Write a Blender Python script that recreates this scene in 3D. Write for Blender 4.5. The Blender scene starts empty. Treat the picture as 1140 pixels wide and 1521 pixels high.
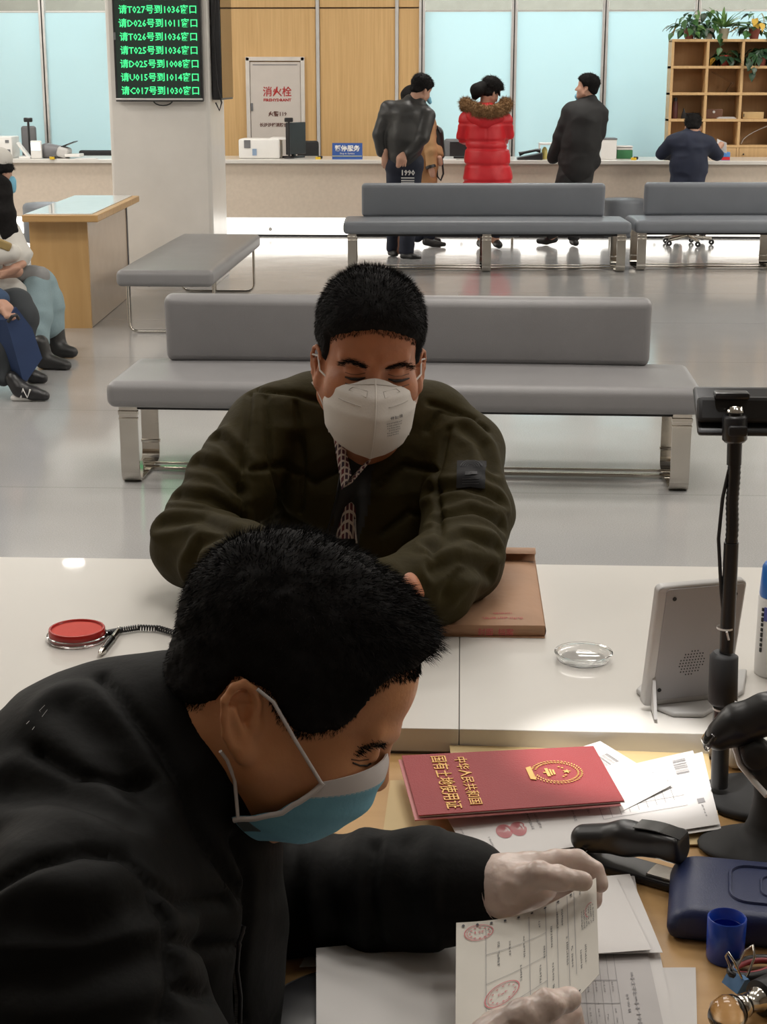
import bpy, bmesh, math, random
import numpy as np
from mathutils import Vector, Matrix, Euler
random.seed(7); rng = np.random.default_rng(7)
scene = bpy.context.scene
COL = scene.collection
# ------------------------------------------------------------------ camera
FPX, CAMH, PITCH, YAW = 2372.0, 1.60, math.radians(15.2), math.radians(2.7)
cam_data = bpy.data.cameras.new('camera'); cam = bpy.data.objects.new('camera', cam_data); COL.objects.link(cam)
cam_data.sensor_fit = 'VERTICAL'; cam_data.sensor_height = 36.0; cam_data.lens = 36.0 * FPX / 1521.0
cam_data.clip_start = 0.05; cam_data.clip_end = 200
cam.location = (0, 0, CAMH); cam.rotation_euler = (math.pi / 2 - PITCH, 0, YAW)
scene.camera = cam
# ------------------------------------------------------------------ exposure, world
scene.view_settings.view_transform = 'Standard'; scene.view_settings.look = 'None'
scene.view_settings.exposure = 0.68; scene.view_settings.gamma = 1.0; scene.view_settings.use_curve_mapping = False
world = bpy.data.worlds.new('world'); scene.world = world; world.use_nodes = True
world.node_tree.nodes['Background'].inputs[0].default_value = (0.9, 0.95, 1.0, 1)
world.node_tree.nodes['Background'].inputs[1].default_value = 0.05
# ------------------------------------------------------------------ lights of the hall
CEIL = 4.2
def area(name, loc, sx, sy, power, col=(1, 0.95, 0.88), rot=(0, 0, 0), spread=math.pi):
    l = bpy.data.lights.new(name, 'AREA'); l.shape = 'RECTANGLE'; l.size = sx; l.size_y = sy
    l.energy = power; l.color = col; l.spread = spread
    o = bpy.data.objects.new(name, l); COL.objects.link(o); o.location = loc; o.rotation_euler = rot
    return o
PANELS = [(x, y, pw, f'recessed panel light in the hall ceiling {wy}, {wx}') for y, pw, wy, xs in ((2.9, 20, 'over the reception counter', (-3.6, 0.2, 4.0)), (5.0, 24, 'in front of the nearest bench', (-3.6, 0.2, 4.0)), (7.0, 30, 'behind the nearest bench', (-3.6, 0.2, 4.0)), (9.6, 60, 'level with the writing desk', (-5.9, 5.9)), (12.4, 75, 'level with the column', (-5.9, 5.9)), (15.7, 52, 'over the far counter queue', (-4.4, 0.2, 4.6))) for x, wx in zip(xs, ('at the left', 'in the middle', 'at the right') if len(xs) == 3 else ('at the left wall', 'at the right wall'))]
for x, y, pw, _ in PANELS:
        area('ceiling_light_source', (x, y, CEIL - 0.06), 1.5, 0.9, pw)
area('staff_side_light_source', (1.1, 1.2, CEIL - 0.06), 0.6, 0.6, 5)
sl = bpy.data.lights.new('desk_spot_source', 'SPOT'); sl.energy = 360; sl.spot_size = math.radians(5.4); sl.spot_blend = 0.5; sl.shadow_soft_size = 0.03; sl.color = (1, 0.97, 0.93)
so_ = bpy.data.objects.new('desk_spot_source', sl); COL.objects.link(so_); so_.location = (-0.05, 1.45, CEIL - 0.1); so_.rotation_euler = (Vector((0.22, 1.88, 0.76)) - Vector((-0.05, 1.45, CEIL - 0.1))).to_track_quat('-Z', 'Y').to_euler()
for x in (-4.5, -1.5, 1.5, 4.5):
    area('office_light_source', (x, 20.6, CEIL - 0.1), 2.2, 1.6, 90, (0.93, 0.98, 1.0))
# ------------------------------------------------------------------ camera-ray helpers: turn a measured sight line into a world point
CAM = np.array([0, 0, CAMH])
FW = np.array([-math.sin(YAW) * math.cos(PITCH), math.cos(YAW) * math.cos(PITCH), -math.sin(PITCH)])
RT = np.array([math.cos(YAW), math.sin(YAW), 0.0]); UP = np.cross(RT, FW)
def ray(x, y): return FW + RT * (x - 570) / FPX - UP * (y - 760.5) / FPX
def W(x, y, zc): return CAM + ray(x, y) * zc                      # at a distance along the view axis
def G(x, y, z): d = ray(x, y); return CAM + d * ((z - CAMH) / d[2])   # on the level z
def Y(x, y, yy): d = ray(x, y); return CAM + d * (yy / d[1])          # on the wall plane y = yy
# ------------------------------------------------------------------ materials
MATS = {}
def mat(name, col, rough=0.6, metal=0.0, bump=0.0, bscale=60.0, vary=0.06, vscale=8.0, alpha=1.0, trans=0.0, emit=None, estr=0.0, sheen=0.0, spec=0.5, coat=0.0, stretch=(1, 1, 1), sss=0.0):
    if name in MATS: return MATS[name]
    m = bpy.data.materials.new(name); m.use_nodes = True; nt = m.node_tree; b = nt.nodes['Principled BSDF']
    tc = nt.nodes.new('ShaderNodeTexCoord'); mp = nt.nodes.new('ShaderNodeMapping'); mp.inputs['Scale'].default_value = stretch
    nt.links.new(tc.outputs['Object'], mp.inputs['Vector'])
    n = nt.nodes.new('ShaderNodeTexNoise'); n.inputs['Scale'].default_value = vscale; n.inputs['Detail'].default_value = 4
    nt.links.new(mp.outputs[0], n.inputs['Vector'])
    r = nt.nodes.new('ShaderNodeValToRGB'); e = r.color_ramp.elements
    e[0].position = 0.3; e[1].position = 0.7
    e[0].color = tuple(c * (1 - vary) for c in col) + (1,); e[1].color = tuple(min(1, c * (1 + vary)) for c in col) + (1,)
    nt.links.new(n.outputs['Fac'], r.inputs['Fac']); nt.links.new(r.outputs[0], b.inputs['Base Color'])
    b.inputs['Roughness'].default_value = rough; b.inputs['Metallic'].default_value = metal
    b.inputs['Alpha'].default_value = alpha; b.inputs['Transmission Weight'].default_value = trans
    b.inputs['Specular IOR Level'].default_value = spec; b.inputs['Coat Weight'].default_value = coat
    b.inputs['Sheen Weight'].default_value = sheen
    if sss: b.inputs['Subsurface Weight'].default_value = sss; b.inputs['Subsurface Scale'].default_value = 0.01
    if emit: b.inputs['Emission Color'].default_value = emit + (1,); b.inputs['Emission Strength'].default_value = estr
    if bump:
        n2 = nt.nodes.new('ShaderNodeTexNoise'); n2.inputs['Scale'].default_value = bscale; n2.inputs['Detail'].default_value = 3
        nt.links.new(mp.outputs[0], n2.inputs['Vector'])
        bp = nt.nodes.new('ShaderNodeBump'); bp.inputs['Strength'].default_value = bump; bp.inputs['Distance'].default_value = 0.01
        nt.links.new(n2.outputs['Fac'], bp.inputs['Height']); nt.links.new(bp.outputs[0], b.inputs['Normal'])
    MATS[name] = m; return m
def wood(name, c1, c2, rough=0.45, scale=3.0, axis='Z', coat=0.0, gs=22.0):
    if name in MATS: return MATS[name]
    m = mat(name, c1, rough, coat=coat); nt = m.node_tree; b = nt.nodes['Principled BSDF']
    mp = nt.nodes['Mapping']; s = [gs, gs, gs]; s['XYZ'.index(axis)] = 0.7; mp.inputs['Scale'].default_value = s
    n = nt.nodes['Noise Texture']; n.inputs['Scale'].default_value = scale; n.inputs['Detail'].default_value = 6; n.inputs['Distortion'].default_value = 0.6
    e = nt.nodes['Color Ramp'].color_ramp.elements; e[0].color = c1 + (1,); e[1].color = c2 + (1,); e[0].position = 0.25; e[1].position = 0.75
    return m
# ------------------------------------------------------------------ object helpers
def tag(o, label=None, cat=None, group=None, kind=None):
    if label: o['label'] = label
    if cat: o['category'] = cat
    if group: o['group'] = group
    if kind: o['kind'] = kind
    return o
def thing(name, label, cat, loc=(0, 0, 0), rz=0, group=None):
    o = bpy.data.objects.new(name, None); o.empty_display_size = 0.05; COL.objects.link(o)
    o.location = Vector([float(c) for c in loc]); o.rotation_euler = (0, 0, rz)
    return tag(o, label, cat, group)
def link(name, me, m, parent=None, world=False, loc=None, rot=None):
    """one mesh object; world=True: the mesh is in world coordinates and its (unrotated) root stands at root.location"""
    if m is not None:
        for x in (m if isinstance(m, (list, tuple)) else [m]): me.materials.append(x)
    o = bpy.data.objects.new(name, me); COL.objects.link(o)
    if parent:
        o.parent = parent
        if world and parent.parent is None: o.location = -parent.location
    if loc is not None: o.location = Vector([float(c) for c in loc])
    if rot is not None: o.rotation_euler = rot
    return o
def dup(root, loc, rz, label=None, group=None):
    r = root.copy(); COL.objects.link(r); r.location = Vector([float(c) for c in loc]); r.rotation_euler = (0, 0, rz)
    if label: r['label'] = label
    if group: r['group'] = group
    def kids(a, b):
        for ch in list(a.children):
            if ch.name == b.name: continue
            c = ch.copy(); COL.objects.link(c); c.parent = b; kids(ch, c)
    kids(root, r); return r
class MB:
    def __init__(s): s.bm = bmesh.new(); s.boxy = False
    def box(s, c, d, bev=0.0, rot=None, seg=2):
        s.boxy = True; t = bmesh.new(); bmesh.ops.create_cube(t, size=1.0)
        bmesh.ops.scale(t, vec=Vector(d), verts=t.verts)
        if bev > 0: bmesh.ops.bevel(t, geom=t.edges[:], offset=min(bev, min(d) * 0.49), segments=seg, profile=0.5, affect='EDGES')
        M = Matrix.Translation(Vector([float(q) for q in c])) @ (rot.to_4x4() if rot is not None else Matrix())
        bmesh.ops.transform(t, matrix=M, verts=t.verts); s._add(t); return s
    def _add(s, t):
        me = bpy.data.meshes.new('tmp'); t.to_mesh(me); t.free(); s.bm.from_mesh(me); bpy.data.meshes.remove(me)
    def tube(s, pts, r, n=8, caps=True, closed=False):
        pts = [Vector([float(q) for q in p]) for p in pts]; N = len(pts)
        rs = r if isinstance(r, (list, tuple)) else [r] * N
        rings = []; prev = None
        for i, p in enumerate(pts):
            if closed: d = pts[(i + 1) % N] - pts[i - 1]
            else: d = pts[min(i + 1, N - 1)] - pts[max(i - 1, 0)]
            d = d.normalized() if d.length > 1e-9 else Vector((0, 0, 1))
            if prev is None:
                a = Vector((0, 0, 1)) if abs(d.z) < 0.9 else Vector((1, 0, 0)); u = d.cross(a).normalized()
            else:
                u = (prev - d * prev.dot(d)).normalized()
            prev = u; v = d.cross(u)
            rings.append([s.bm.verts.new(p + (u * math.cos(k * 2 * math.pi / n) + v * math.sin(k * 2 * math.pi / n)) * rs[i]) for k in range(n)])
        for i in range(N if closed else N - 1):
            a, b = rings[i], rings[(i + 1) % N]
            for k in range(n): s.bm.faces.new((a[k], a[(k + 1) % n], b[(k + 1) % n], b[k]))
        if caps and not closed:
            s.bm.faces.new(rings[0][::-1]); s.bm.faces.new(rings[-1])
        return s
    def lathe(s, prof, c=(0, 0, 0), n=24, rot=None, sx=1.0, sy=1.0):
        R = rot if rot is not None else Matrix.Identity(3); c = Vector([float(q) for q in c]); rings = []
        for r, z in prof:
            if r < 1e-6: rings.append([s.bm.verts.new(c + R @ Vector((0, 0, z)))])
            else: rings.append([s.bm.verts.new(c + R @ Vector((r * sx * math.cos(k * 2 * math.pi / n), r * sy * math.sin(k * 2 * math.pi / n), z))) for k in range(n)])
        for a, b in zip(rings, rings[1:]):
            for k in range(n):
                q = [a[k % len(a)], a[(k + 1) % len(a)], b[(k + 1) % len(b)], b[k % len(b)]]
                u = []
                for v in q:
                    if v not in u: u.append(v)
                if len(u) > 2:
                    try: s.bm.faces.new(u)
                    except ValueError: pass
        return s
    def prism(s, poly, h, M=None, bev=0.0):
        """poly in xy, extruded 0..h along z, then M"""
        t = bmesh.new(); vs = [t.verts.new((float(x), float(y), 0)) for x, y in poly]; f = t.faces.new(vs)
        r = bmesh.ops.extrude_face_region(t, geom=[f]); bmesh.ops.translate(t, vec=(0, 0, h), verts=[g for g in r['geom'] if isinstance(g, bmesh.types.BMVert)])
        bmesh.ops.recalc_face_normals(t, faces=t.faces)
        if bev: bmesh.ops.bevel(t, geom=t.edges[:], offset=bev, segments=2, profile=0.5, affect='EDGES')
        if M is not None: bmesh.ops.transform(t, matrix=M, verts=t.verts)
        s._add(t); return s
    def sheet(s, fn, nu, nv, th=0.0):
        g = [[s.bm.verts.new(Vector([float(q) for q in fn(i / nu, j / nv)])) for j in range(nv + 1)] for i in range(nu + 1)]
        for i in range(nu):
            for j in range(nv): s.bm.faces.new((g[i][j], g[i + 1][j], g[i + 1][j + 1], g[i][j + 1]))
        if th:
            s.bm.normal_update()
            b = [[s.bm.verts.new(g[i][j].co - g[i][j].normal * th) for j in range(nv + 1)] for i in range(nu + 1)]
            for i in range(nu):
                for j in range(nv): s.bm.faces.new((b[i][j + 1], b[i + 1][j + 1], b[i + 1][j], b[i][j]))
            for i in range(nu):
                s.bm.faces.new((g[i + 1][0], g[i][0], b[i][0], b[i + 1][0])); s.bm.faces.new((g[i][nv], g[i + 1][nv], b[i + 1][nv], b[i][nv]))
            for j in range(nv):
                s.bm.faces.new((g[0][j], g[0][j + 1], b[0][j + 1], b[0][j])); s.bm.faces.new((g[nu][j + 1], g[nu][j], b[nu][j], b[nu][j + 1]))
        return s
    def mesh(s, name='m', smooth=True, angle=40):
        bmesh.ops.recalc_face_normals(s.bm, faces=s.bm.faces)
        me = bpy.data.meshes.new(name); s.bm.to_mesh(me); s.bm.free()
        if smooth:
            me.polygons.foreach_set('use_smooth', np.ones(len(me.polygons), bool)); me.set_sharp_from_angle(angle=math.radians((20 if s.boxy else 55) if angle == 40 else angle))
        return me
    def build(s, name, m, parent=None, world=False, smooth=True, angle=40, loc=None, rot=None):
        return link(name, s.mesh(name, smooth, angle), m, parent, world, loc, rot)
def Rz(a): return Matrix.Rotation(a, 3, 'Z')
def Rx(a): return Matrix.Rotation(a, 3, 'X')
def Ry(a): return Matrix.Rotation(a, 3, 'Y')
def V(*a): return np.array(a[0] if len(a) == 1 else a, float)
# lettering: the built-in font turned into thin mesh
def text_mesh(body, size=0.1, depth=0.001, align='CENTER', res=1, bold=0.0):
    c = bpy.data.curves.new('txt', 'FONT'); c.body = body; c.size = size; c.extrude = depth; c.align_x = align; c.align_y = 'CENTER'
    c.resolution_u = res; c.offset = bold
    o = bpy.data.objects.new('txt', c); COL.objects.link(o)
    bpy.context.view_layer.update()
    dg = bpy.context.evaluated_depsgraph_get(); me = bpy.data.meshes.new_from_object(o.evaluated_get(dg))
    bpy.data.objects.remove(o); bpy.data.curves.remove(c); me.materials.clear(); return me
def text(name, body, size, m, parent, M, depth=0.001, align='CENTER', sx=1.0, bold=0.0):
    me = text_mesh(body, size, depth, align, bold=bold); me.transform(M @ Matrix.Diagonal((sx, 1, 1, 1)))
    return link(name, me, m, parent)
def frame(o, ex, ey):
    """4x4 with x axis ex, y axis ey (unit), origin o"""
    ex = Vector([float(q) for q in ex]).normalized(); ey = Vector([float(q) for q in ey]); ey = (ey - ex * ey.dot(ex)).normalized(); ez = ex.cross(ey)
    M = Matrix((ex, ey, ez)).transposed().to_4x4(); M.translation = Vector([float(q) for q in o]); return M
# ------------------------------------------------------------------ signed-distance modelling for bodies, clothes, hands
class Sdf:
    def __init__(s, vox): s.vox = vox; s.ops = []; s.R = np.eye(3); s.o = np.zeros(3); s.sc = 1.0
    def at(s, o=(0, 0, 0), R=None, sc=1.0): s.o = V(o); s.R = np.eye(3) if R is None else np.array(R); s.sc = sc; return s
    def P(s, p): return s.o + s.R @ (V(p) * s.sc)
    def cap(s, a, b, ra, rb=None, k=0.02, op='u'):
        rb = ra if rb is None else rb; a = s.P(a); b = s.P(b); ra *= s.sc; rb *= s.sc; m = max(ra, rb)
        s.ops.append(('c', (a, b, ra, rb), k, op, np.minimum(a, b) - m, np.maximum(a, b) + m)); return s
    def chain(s, pts, rs, k=0.02, op='u'):
        for i in range(len(pts) - 1): s.cap(pts[i], pts[i + 1], rs[i], rs[i + 1], k, op)
        return s
    def ell(s, c, r, R=None, k=0.02, op='u'):
        c = s.P(c); r = V(r) * s.sc; RR = s.R @ (np.eye(3) if R is None else np.array(R)); m = np.abs(RR) @ r
        s.ops.append(('e', (c, r, RR), k, op, c - m, c + m)); return s
    def box(s, c, h, rad, R=None, k=0.02, op='u'):
        c = s.P(c); h = V(h) * s.sc; RR = s.R @ (np.eye(3) if R is None else np.array(R)); m = np.abs(RR) @ h
        s.ops.append(('b', (c, h, rad * s.sc, RR), k, op, c - m, c + m)); return s
    def half(s, p, n, k=0.005):
        """cut away everything on the side the normal n points to"""
        s.ops.append(('h', (s.P(p), s.R @ V(n) / np.linalg.norm(n)), k, 'i', None, None)); return s
    def field(s):
        v = s.vox; U = [o for o in s.ops if o[3] == 'u']
        lo = np.min([o[4] for o in U], 0) - 3 * v - 0.01; hi = np.max([o[5] for o in U], 0) + 3 * v + 0.01
        n = np.ceil((hi - lo) / v).astype(int) + 1; f = np.full(n, 0.5, np.float32)
        ax = [(lo[i] + v * np.arange(n[i])).astype(np.float32) for i in range(3)]
        for t, a, k, op, l, h in s.ops:
            if l is None: i0 = [0, 0, 0]; i1 = list(n)
            else:
                e = k + 2 * v; i0 = [max(0, int((l[i] - e - lo[i]) / v)) for i in range(3)]; i1 = [min(int(n[i]), int((h[i] + e - lo[i]) / v) + 2) for i in range(3)]
            if any(i1[i] <= i0[i] for i in range(3)): continue
            sl = tuple(slice(i0[i], i1[i]) for i in range(3))
            X = ax[0][sl[0]][:, None, None]; Yy = ax[1][sl[1]][None, :, None]; Z = ax[2][sl[2]][None, None, :]
            if t == 'c':
                A, B, ra, rb = a; d = B - A; L = max(float(d @ d), 1e-12)
                px, py, pz = X - A[0], Yy - A[1], Z - A[2]
                hh = np.clip((px * d[0] + py * d[1] + pz * d[2]) / L, 0, 1)
                g = np.sqrt((px - hh * d[0]) ** 2 + (py - hh * d[1]) ** 2 + (pz - hh * d[2]) ** 2) - (ra + (rb - ra) * hh)
            elif t in 'eb':
                c, r = a[0], a[1]; RR = a[-1]; px, py, pz = X - c[0], Yy - c[1], Z - c[2]
                q = [px * RR[0, i] + py * RR[1, i] + pz * RR[2, i] for i in range(3)]
                if t == 'e':
                    k0 = np.sqrt(sum((q[i] / r[i]) ** 2 for i in range(3))); k1 = np.sqrt(sum((q[i] / r[i] ** 2) ** 2 for i in range(3)))
                    g = k0 * (k0 - 1) / np.maximum(k1, 1e-6)
                else:
                    rad = a[2]; w = [np.abs(q[i]) - (r[i] - rad) for i in range(3)]
                    g = np.sqrt(sum(np.maximum(x, 0) ** 2 for x in w)) + np.minimum(np.maximum(w[0], np.maximum(w[1], w[2])), 0) - rad
            else:
                p, nn = a; g = (X - p[0]) * nn[0] + (Yy - p[1]) * nn[1] + (Z - p[2]) * nn[2]
            F = f[sl]
            if op == 'u':
                w = np.clip(0.5 + 0.5 * (F - g) / k, 0, 1); f[sl] = F * (1 - w) + g * w - k * w * (1 - w)
            else:
                g = -g if op == 's' else g
                w = np.clip(0.5 + 0.5 * (g - F) / k, 0, 1); f[sl] = F * (1 - w) + g * w + k * w * (1 - w)
        return f, lo
    def verts(s):
        f, lo = s.field(); v = s.vox; S = f < 0
        c = [(i, j, k) for i in (0, 1) for j in (0, 1) for k in (0, 1)]; N = np.array(f.shape) - 1
        def sub(A, o): return A[o[0]:o[0] + N[0], o[1]:o[1] + N[1], o[2]:o[2] + N[2]]
        cnt = sum(sub(S, o).astype(np.int8) for o in c); act = (cnt > 0) & (cnt < 8); idx = np.argwhere(act)
        acc = np.zeros((len(idx), 3)); num = np.zeros(len(idx))
        for ax in range(3):
            for o in c:
                if o[ax]: continue
                p = list(o); p[ax] = 1
                a = f[tuple((idx + o).T)]; b = f[tuple((idx + p).T)]; m = (a < 0) != (b < 0)
                t = np.where(m, a / np.where(m, a - b, 1), 0); pos = np.tile(np.array(o, float), (len(idx), 1)); pos[:, ax] = t
                acc[m] += pos[m]; num[m] += 1
        P = (idx + acc / num[:, None]) * v + lo
        vid = np.full(act.shape, -1, np.int64); vid[tuple(idx.T)] = np.arange(len(idx))
        faces = []
        for ax in range(3):
            u, w = [(1, 2), (2, 0), (0, 1)][ax]
            e = [slice(1, -1)] * 3; e[ax] = slice(0, -1); e2 = list(e); e2[ax] = slice(1, None)
            a = S[tuple(e)]; b = S[tuple(e2)]; off = np.array([1, 1, 1]); off[ax] = 0
            for sgn in (0, 1):
                q = np.argwhere((a & ~b) if sgn == 0 else (~a & b)) + off
                if not len(q): continue
                du = np.zeros(3, int); du[u] = 1; dw = np.zeros(3, int); dw[w] = 1
                r = [vid[tuple((q - x).T)] for x in (du + dw, dw, np.zeros(3, int), du)]
                faces.append(np.stack(r if sgn == 0 else r[::-1], 1))
        return P, np.concatenate(faces)
def np_mesh(name, P, F, smooth=True):
    me = bpy.data.meshes.new(name); n = F.shape[1]
    me.vertices.add(len(P)); me.vertices.foreach_set('co', np.ascontiguousarray(P, np.float32).ravel())
    me.loops.add(F.size); me.loops.foreach_set('vertex_index', F.astype(np.int32).ravel())
    me.polygons.add(len(F)); me.polygons.foreach_set('loop_start', np.arange(0, F.size, n, dtype=np.int32))
    me.update(calc_edges=True); me.validate()
    if smooth: me.polygons.foreach_set('use_smooth', np.ones(len(me.polygons), bool))
    return me
def normals(P, F):
    n = np.zeros_like(P); fn = np.cross(P[F[:, 2]] - P[F[:, 0]], P[F[:, 3]] - P[F[:, 1]])
    for i in range(4): np.add.at(n, F[:, i], fn)
    return n / np.maximum(np.linalg.norm(n, axis=1, keepdims=True), 1e-12)
def relax(P, F, it=2, lam=0.5):
    e = np.concatenate([F[:, [i, (i + 1) % 4]] for i in range(4)]); cnt = np.bincount(e[:, 0], minlength=len(P)) + np.bincount(e[:, 1], minlength=len(P))
    for _ in range(it):
        s = np.zeros_like(P); np.add.at(s, e[:, 0], P[e[:, 1]]); np.add.at(s, e[:, 1], P[e[:, 0]]); P = P + lam * (s / cnt[:, None] - P)
    return P
def vnoise(p, seed=0):
    i = np.floor(p).astype(np.int64); f = p - i; f = f * f * (3 - 2 * f)
    def h(x, y, z):
        n = (x * 374761393 + y * 668265263 + z * 2147483647 + seed * 1274126177) & 0xffffffff
        n = ((n ^ (n >> 13)) * 1274126177) & 0xffffffff; n = n ^ (n >> 16); return (n & 0xffff) / 32767.5 - 1
    r = 0
    for a in (0, 1):
        for b in (0, 1):
            for c in (0, 1):
                r = r + h(i[:, 0] + a, i[:, 1] + b, i[:, 2] + c) * np.where(a, f[:, 0], 1 - f[:, 0]) * np.where(b, f[:, 1], 1 - f[:, 1]) * np.where(c, f[:, 2], 1 - f[:, 2])
    return r
def seg_dist(P, line):
    d = np.full(len(P), 9.0)
    for a, b in zip(line, line[1:]):
        a = V(a); b = V(b); ab = b - a; t = np.clip((P - a) @ ab / max(ab @ ab, 1e-12), 0, 1); d = np.minimum(d, np.linalg.norm(P - a - t[:, None] * ab, axis=1))
    return d
def sdf_obj(S, name, m, parent=None, disp=None, it=1, world=True, regions=None, clip=None):
    P, F = S.verts(); P = relax(P, F, it)
    if disp is not None: P = P + normals(P, F) * disp(P)[:, None]
    if clip is not None:
        keep = clip(P)[F].all(1); F = F[keep]
        used = np.unique(F); mp = np.full(len(P), -1); mp[used] = np.arange(len(used)); P = P[used]; F = mp[F]
    me = np_mesh(name, P, F); o = link(name, me, m, parent, world)
    if regions is not None:
        c = P[F].mean(1); me.polygons.foreach_set('material_index', regions(c).astype(np.int32))
    o['_'] = 0; del o['_']
    return o, P, F
def strands(name, roots, dirs, length, width, m, parent, bend=None, seg=3, jit=0.25, world=True):
    """tapered hair strands as thin ribbons crossed by their own direction, one mesh"""
    n = len(roots); d = dirs + rng.normal(0, jit, (n, 3)); d /= np.linalg.norm(d, axis=1, keepdims=True)
    L = length * rng.uniform(0.6, 1.15, n)[:, None] if np.isscalar(length) else length[:, None] * rng.uniform(0.6, 1.15, (n, 1))
    side = np.cross(d, rng.normal(0, 1, (n, 3))); side /= np.linalg.norm(side, axis=1, keepdims=True)
    V_ = []; p = roots.copy(); q = d.copy()
    for i in range(seg + 1):
        w = width * (1 - i / seg) * 0.5 + 1e-5
        V_ += [p - side * w, p + side * w]; p = p + q * L / seg
        if bend is not None: q = q + bend / seg; q /= np.linalg.norm(q, axis=1, keepdims=True)
    P = np.stack(V_, 1).reshape(-1, 3); m0 = 2 * (seg + 1); base = np.arange(n)[:, None] * m0
    F = np.concatenate([base + np.array([2 * i, 2 * i + 1, 2 * i + 3, 2 * i + 2]) for i in range(seg)])
    o = link(name, np_mesh(name, P, F, True), m, parent, world); o['kind'] = 'stuff'; return o
# ================================================================== structure
m_floor = mat('floor_vinyl', (0.375, 0.372, 0.37), 0.13, spec=0.6, vary=0.05, vscale=1.4)
def floor_nodes():
    nt = m_floor.node_tree; b = nt.nodes['Principled BSDF']; tc = nt.nodes['Texture Coordinate']
    # fine speckle, faint sheet joints and a slight waviness
    sp = nt.nodes.new('ShaderNodeTexNoise'); sp.inputs['Scale'].default_value = 190; sp.inputs['Detail'].default_value = 2
    rp = nt.nodes.new('ShaderNodeValToRGB'); rp.color_ramp.elements[0].position = 0.35; rp.color_ramp.elements[0].color = (0.9, 0.9, 0.9, 1); rp.color_ramp.elements[1].position = 0.66; rp.color_ramp.elements[1].color = (1.08, 1.08, 1.08, 1)
    nt.links.new(tc.outputs['Object'], sp.inputs['Vector']); nt.links.new(sp.outputs['Fac'], rp.inputs['Fac'])
    bk = nt.nodes.new('ShaderNodeTexBrick'); bk.offset = 0.5
    bk.inputs['Scale'].default_value = 1.0; bk.inputs['Brick Width'].default_value = 12.0; bk.inputs['Row Height'].default_value = 1.55; bk.inputs['Mortar Size'].default_value = 0.004
    bk.inputs['Color1'].default_value = (1, 1, 1, 1); bk.inputs['Color2'].default_value = (0.97, 0.97, 0.97, 1); bk.inputs['Mortar'].default_value = (0.72, 0.72, 0.72, 1)
    nt.links.new(tc.outputs['Object'], bk.inputs['Vector'])
    m1 = nt.nodes.new('ShaderNodeMix'); m1.data_type = 'RGBA'; m1.blend_type = 'MULTIPLY'; m1.inputs[0].default_value = 1
    m2 = nt.nodes.new('ShaderNodeMix'); m2.data_type = 'RGBA'; m2.blend_type = 'MULTIPLY'; m2.inputs[0].default_value = 1
    nt.links.new(nt.nodes['Color Ramp'].outputs[0], m1.inputs[6]); nt.links.new(rp.outputs[0], m1.inputs[7])
    nt.links.new(m1.outputs[2], m2.inputs[6]); nt.links.new(bk.outputs['Color'], m2.inputs[7]); nt.links.new(m2.outputs[2], b.inputs['Base Color'])
    wv = nt.nodes.new('ShaderNodeTexNoise'); wv.inputs['Scale'].default_value = 2.2; wv.inputs['Detail'].default_value = 1.5
    bp = nt.nodes.new('ShaderNodeBump'); bp.inputs['Strength'].default_value = 0.22; bp.inputs['Distance'].default_value = 0.008
    nt.links.new(tc.outputs['Object'], wv.inputs['Vector']); nt.links.new(wv.outputs['Fac'], bp.inputs['Height']); nt.links.new(bp.outputs[0], b.inputs['Normal'])
floor_nodes()
m_ceil = mat('ceiling_paint', (0.78, 0.76, 0.72), 0.8, vary=0.02)
m_wall = mat('wall_paint', (0.72, 0.68, 0.62), 0.7, vary=0.03, bump=0.05)
m_stone = mat('column_stone', (0.74, 0.715, 0.68), 0.28, vary=0.035, vscale=5, bump=0.02)
m_beige = mat('counter_stone', (0.62, 0.53, 0.44), 0.4, vary=0.04, vscale=30)
m_white = mat('white_stone', (0.70, 0.675, 0.635), 0.3, vary=0.02, vscale=3, spec=0.35, coat=0.35)
m_chrome = mat('chrome', (0.55, 0.52, 0.47), 0.12, 1.0, vary=0.04)
m_alu = mat('brushed_aluminium', (0.72, 0.71, 0.70), 0.4, 0.85)
m_panel = wood('oak_panel', (0.57, 0.35, 0.145), (0.69, 0.455, 0.21), 0.5, 2.2)
m_deskw = wood('maple_desk', (0.47, 0.27, 0.10), (0.58, 0.355, 0.15), 0.42, 1.6, axis='X', gs=14)
m_shelfw = wood('shelf_oak', (0.52, 0.33, 0.15), (0.62, 0.41, 0.2), 0.5, 2.0)
m_black = mat('black_plastic', (0.018, 0.018, 0.02), 0.35, vary=0.2)
m_blackm = mat('black_matte', (0.02, 0.02, 0.021), 0.7, vary=0.2)
m_grey = mat('grey_plastic', (0.16, 0.16, 0.17), 0.5)
m_lgrey = mat('light_grey_plastic', (0.55, 0.54, 0.53), 0.45, vary=0.02)
m_whitep = mat('white_plastic', (0.8, 0.79, 0.77), 0.4, vary=0.02)
m_leather = mat('grey_leatherette', (0.225, 0.22, 0.225), 0.38, bump=0.12, bscale=350, vary=0.04, vscale=5)
m_leather2 = mat('blue_grey_leatherette', (0.17, 0.185, 0.21), 0.45, bump=0.1, bscale=350, vary=0.04, vscale=5)
def struct(o): o['kind'] = 'structure'; return o
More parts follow.
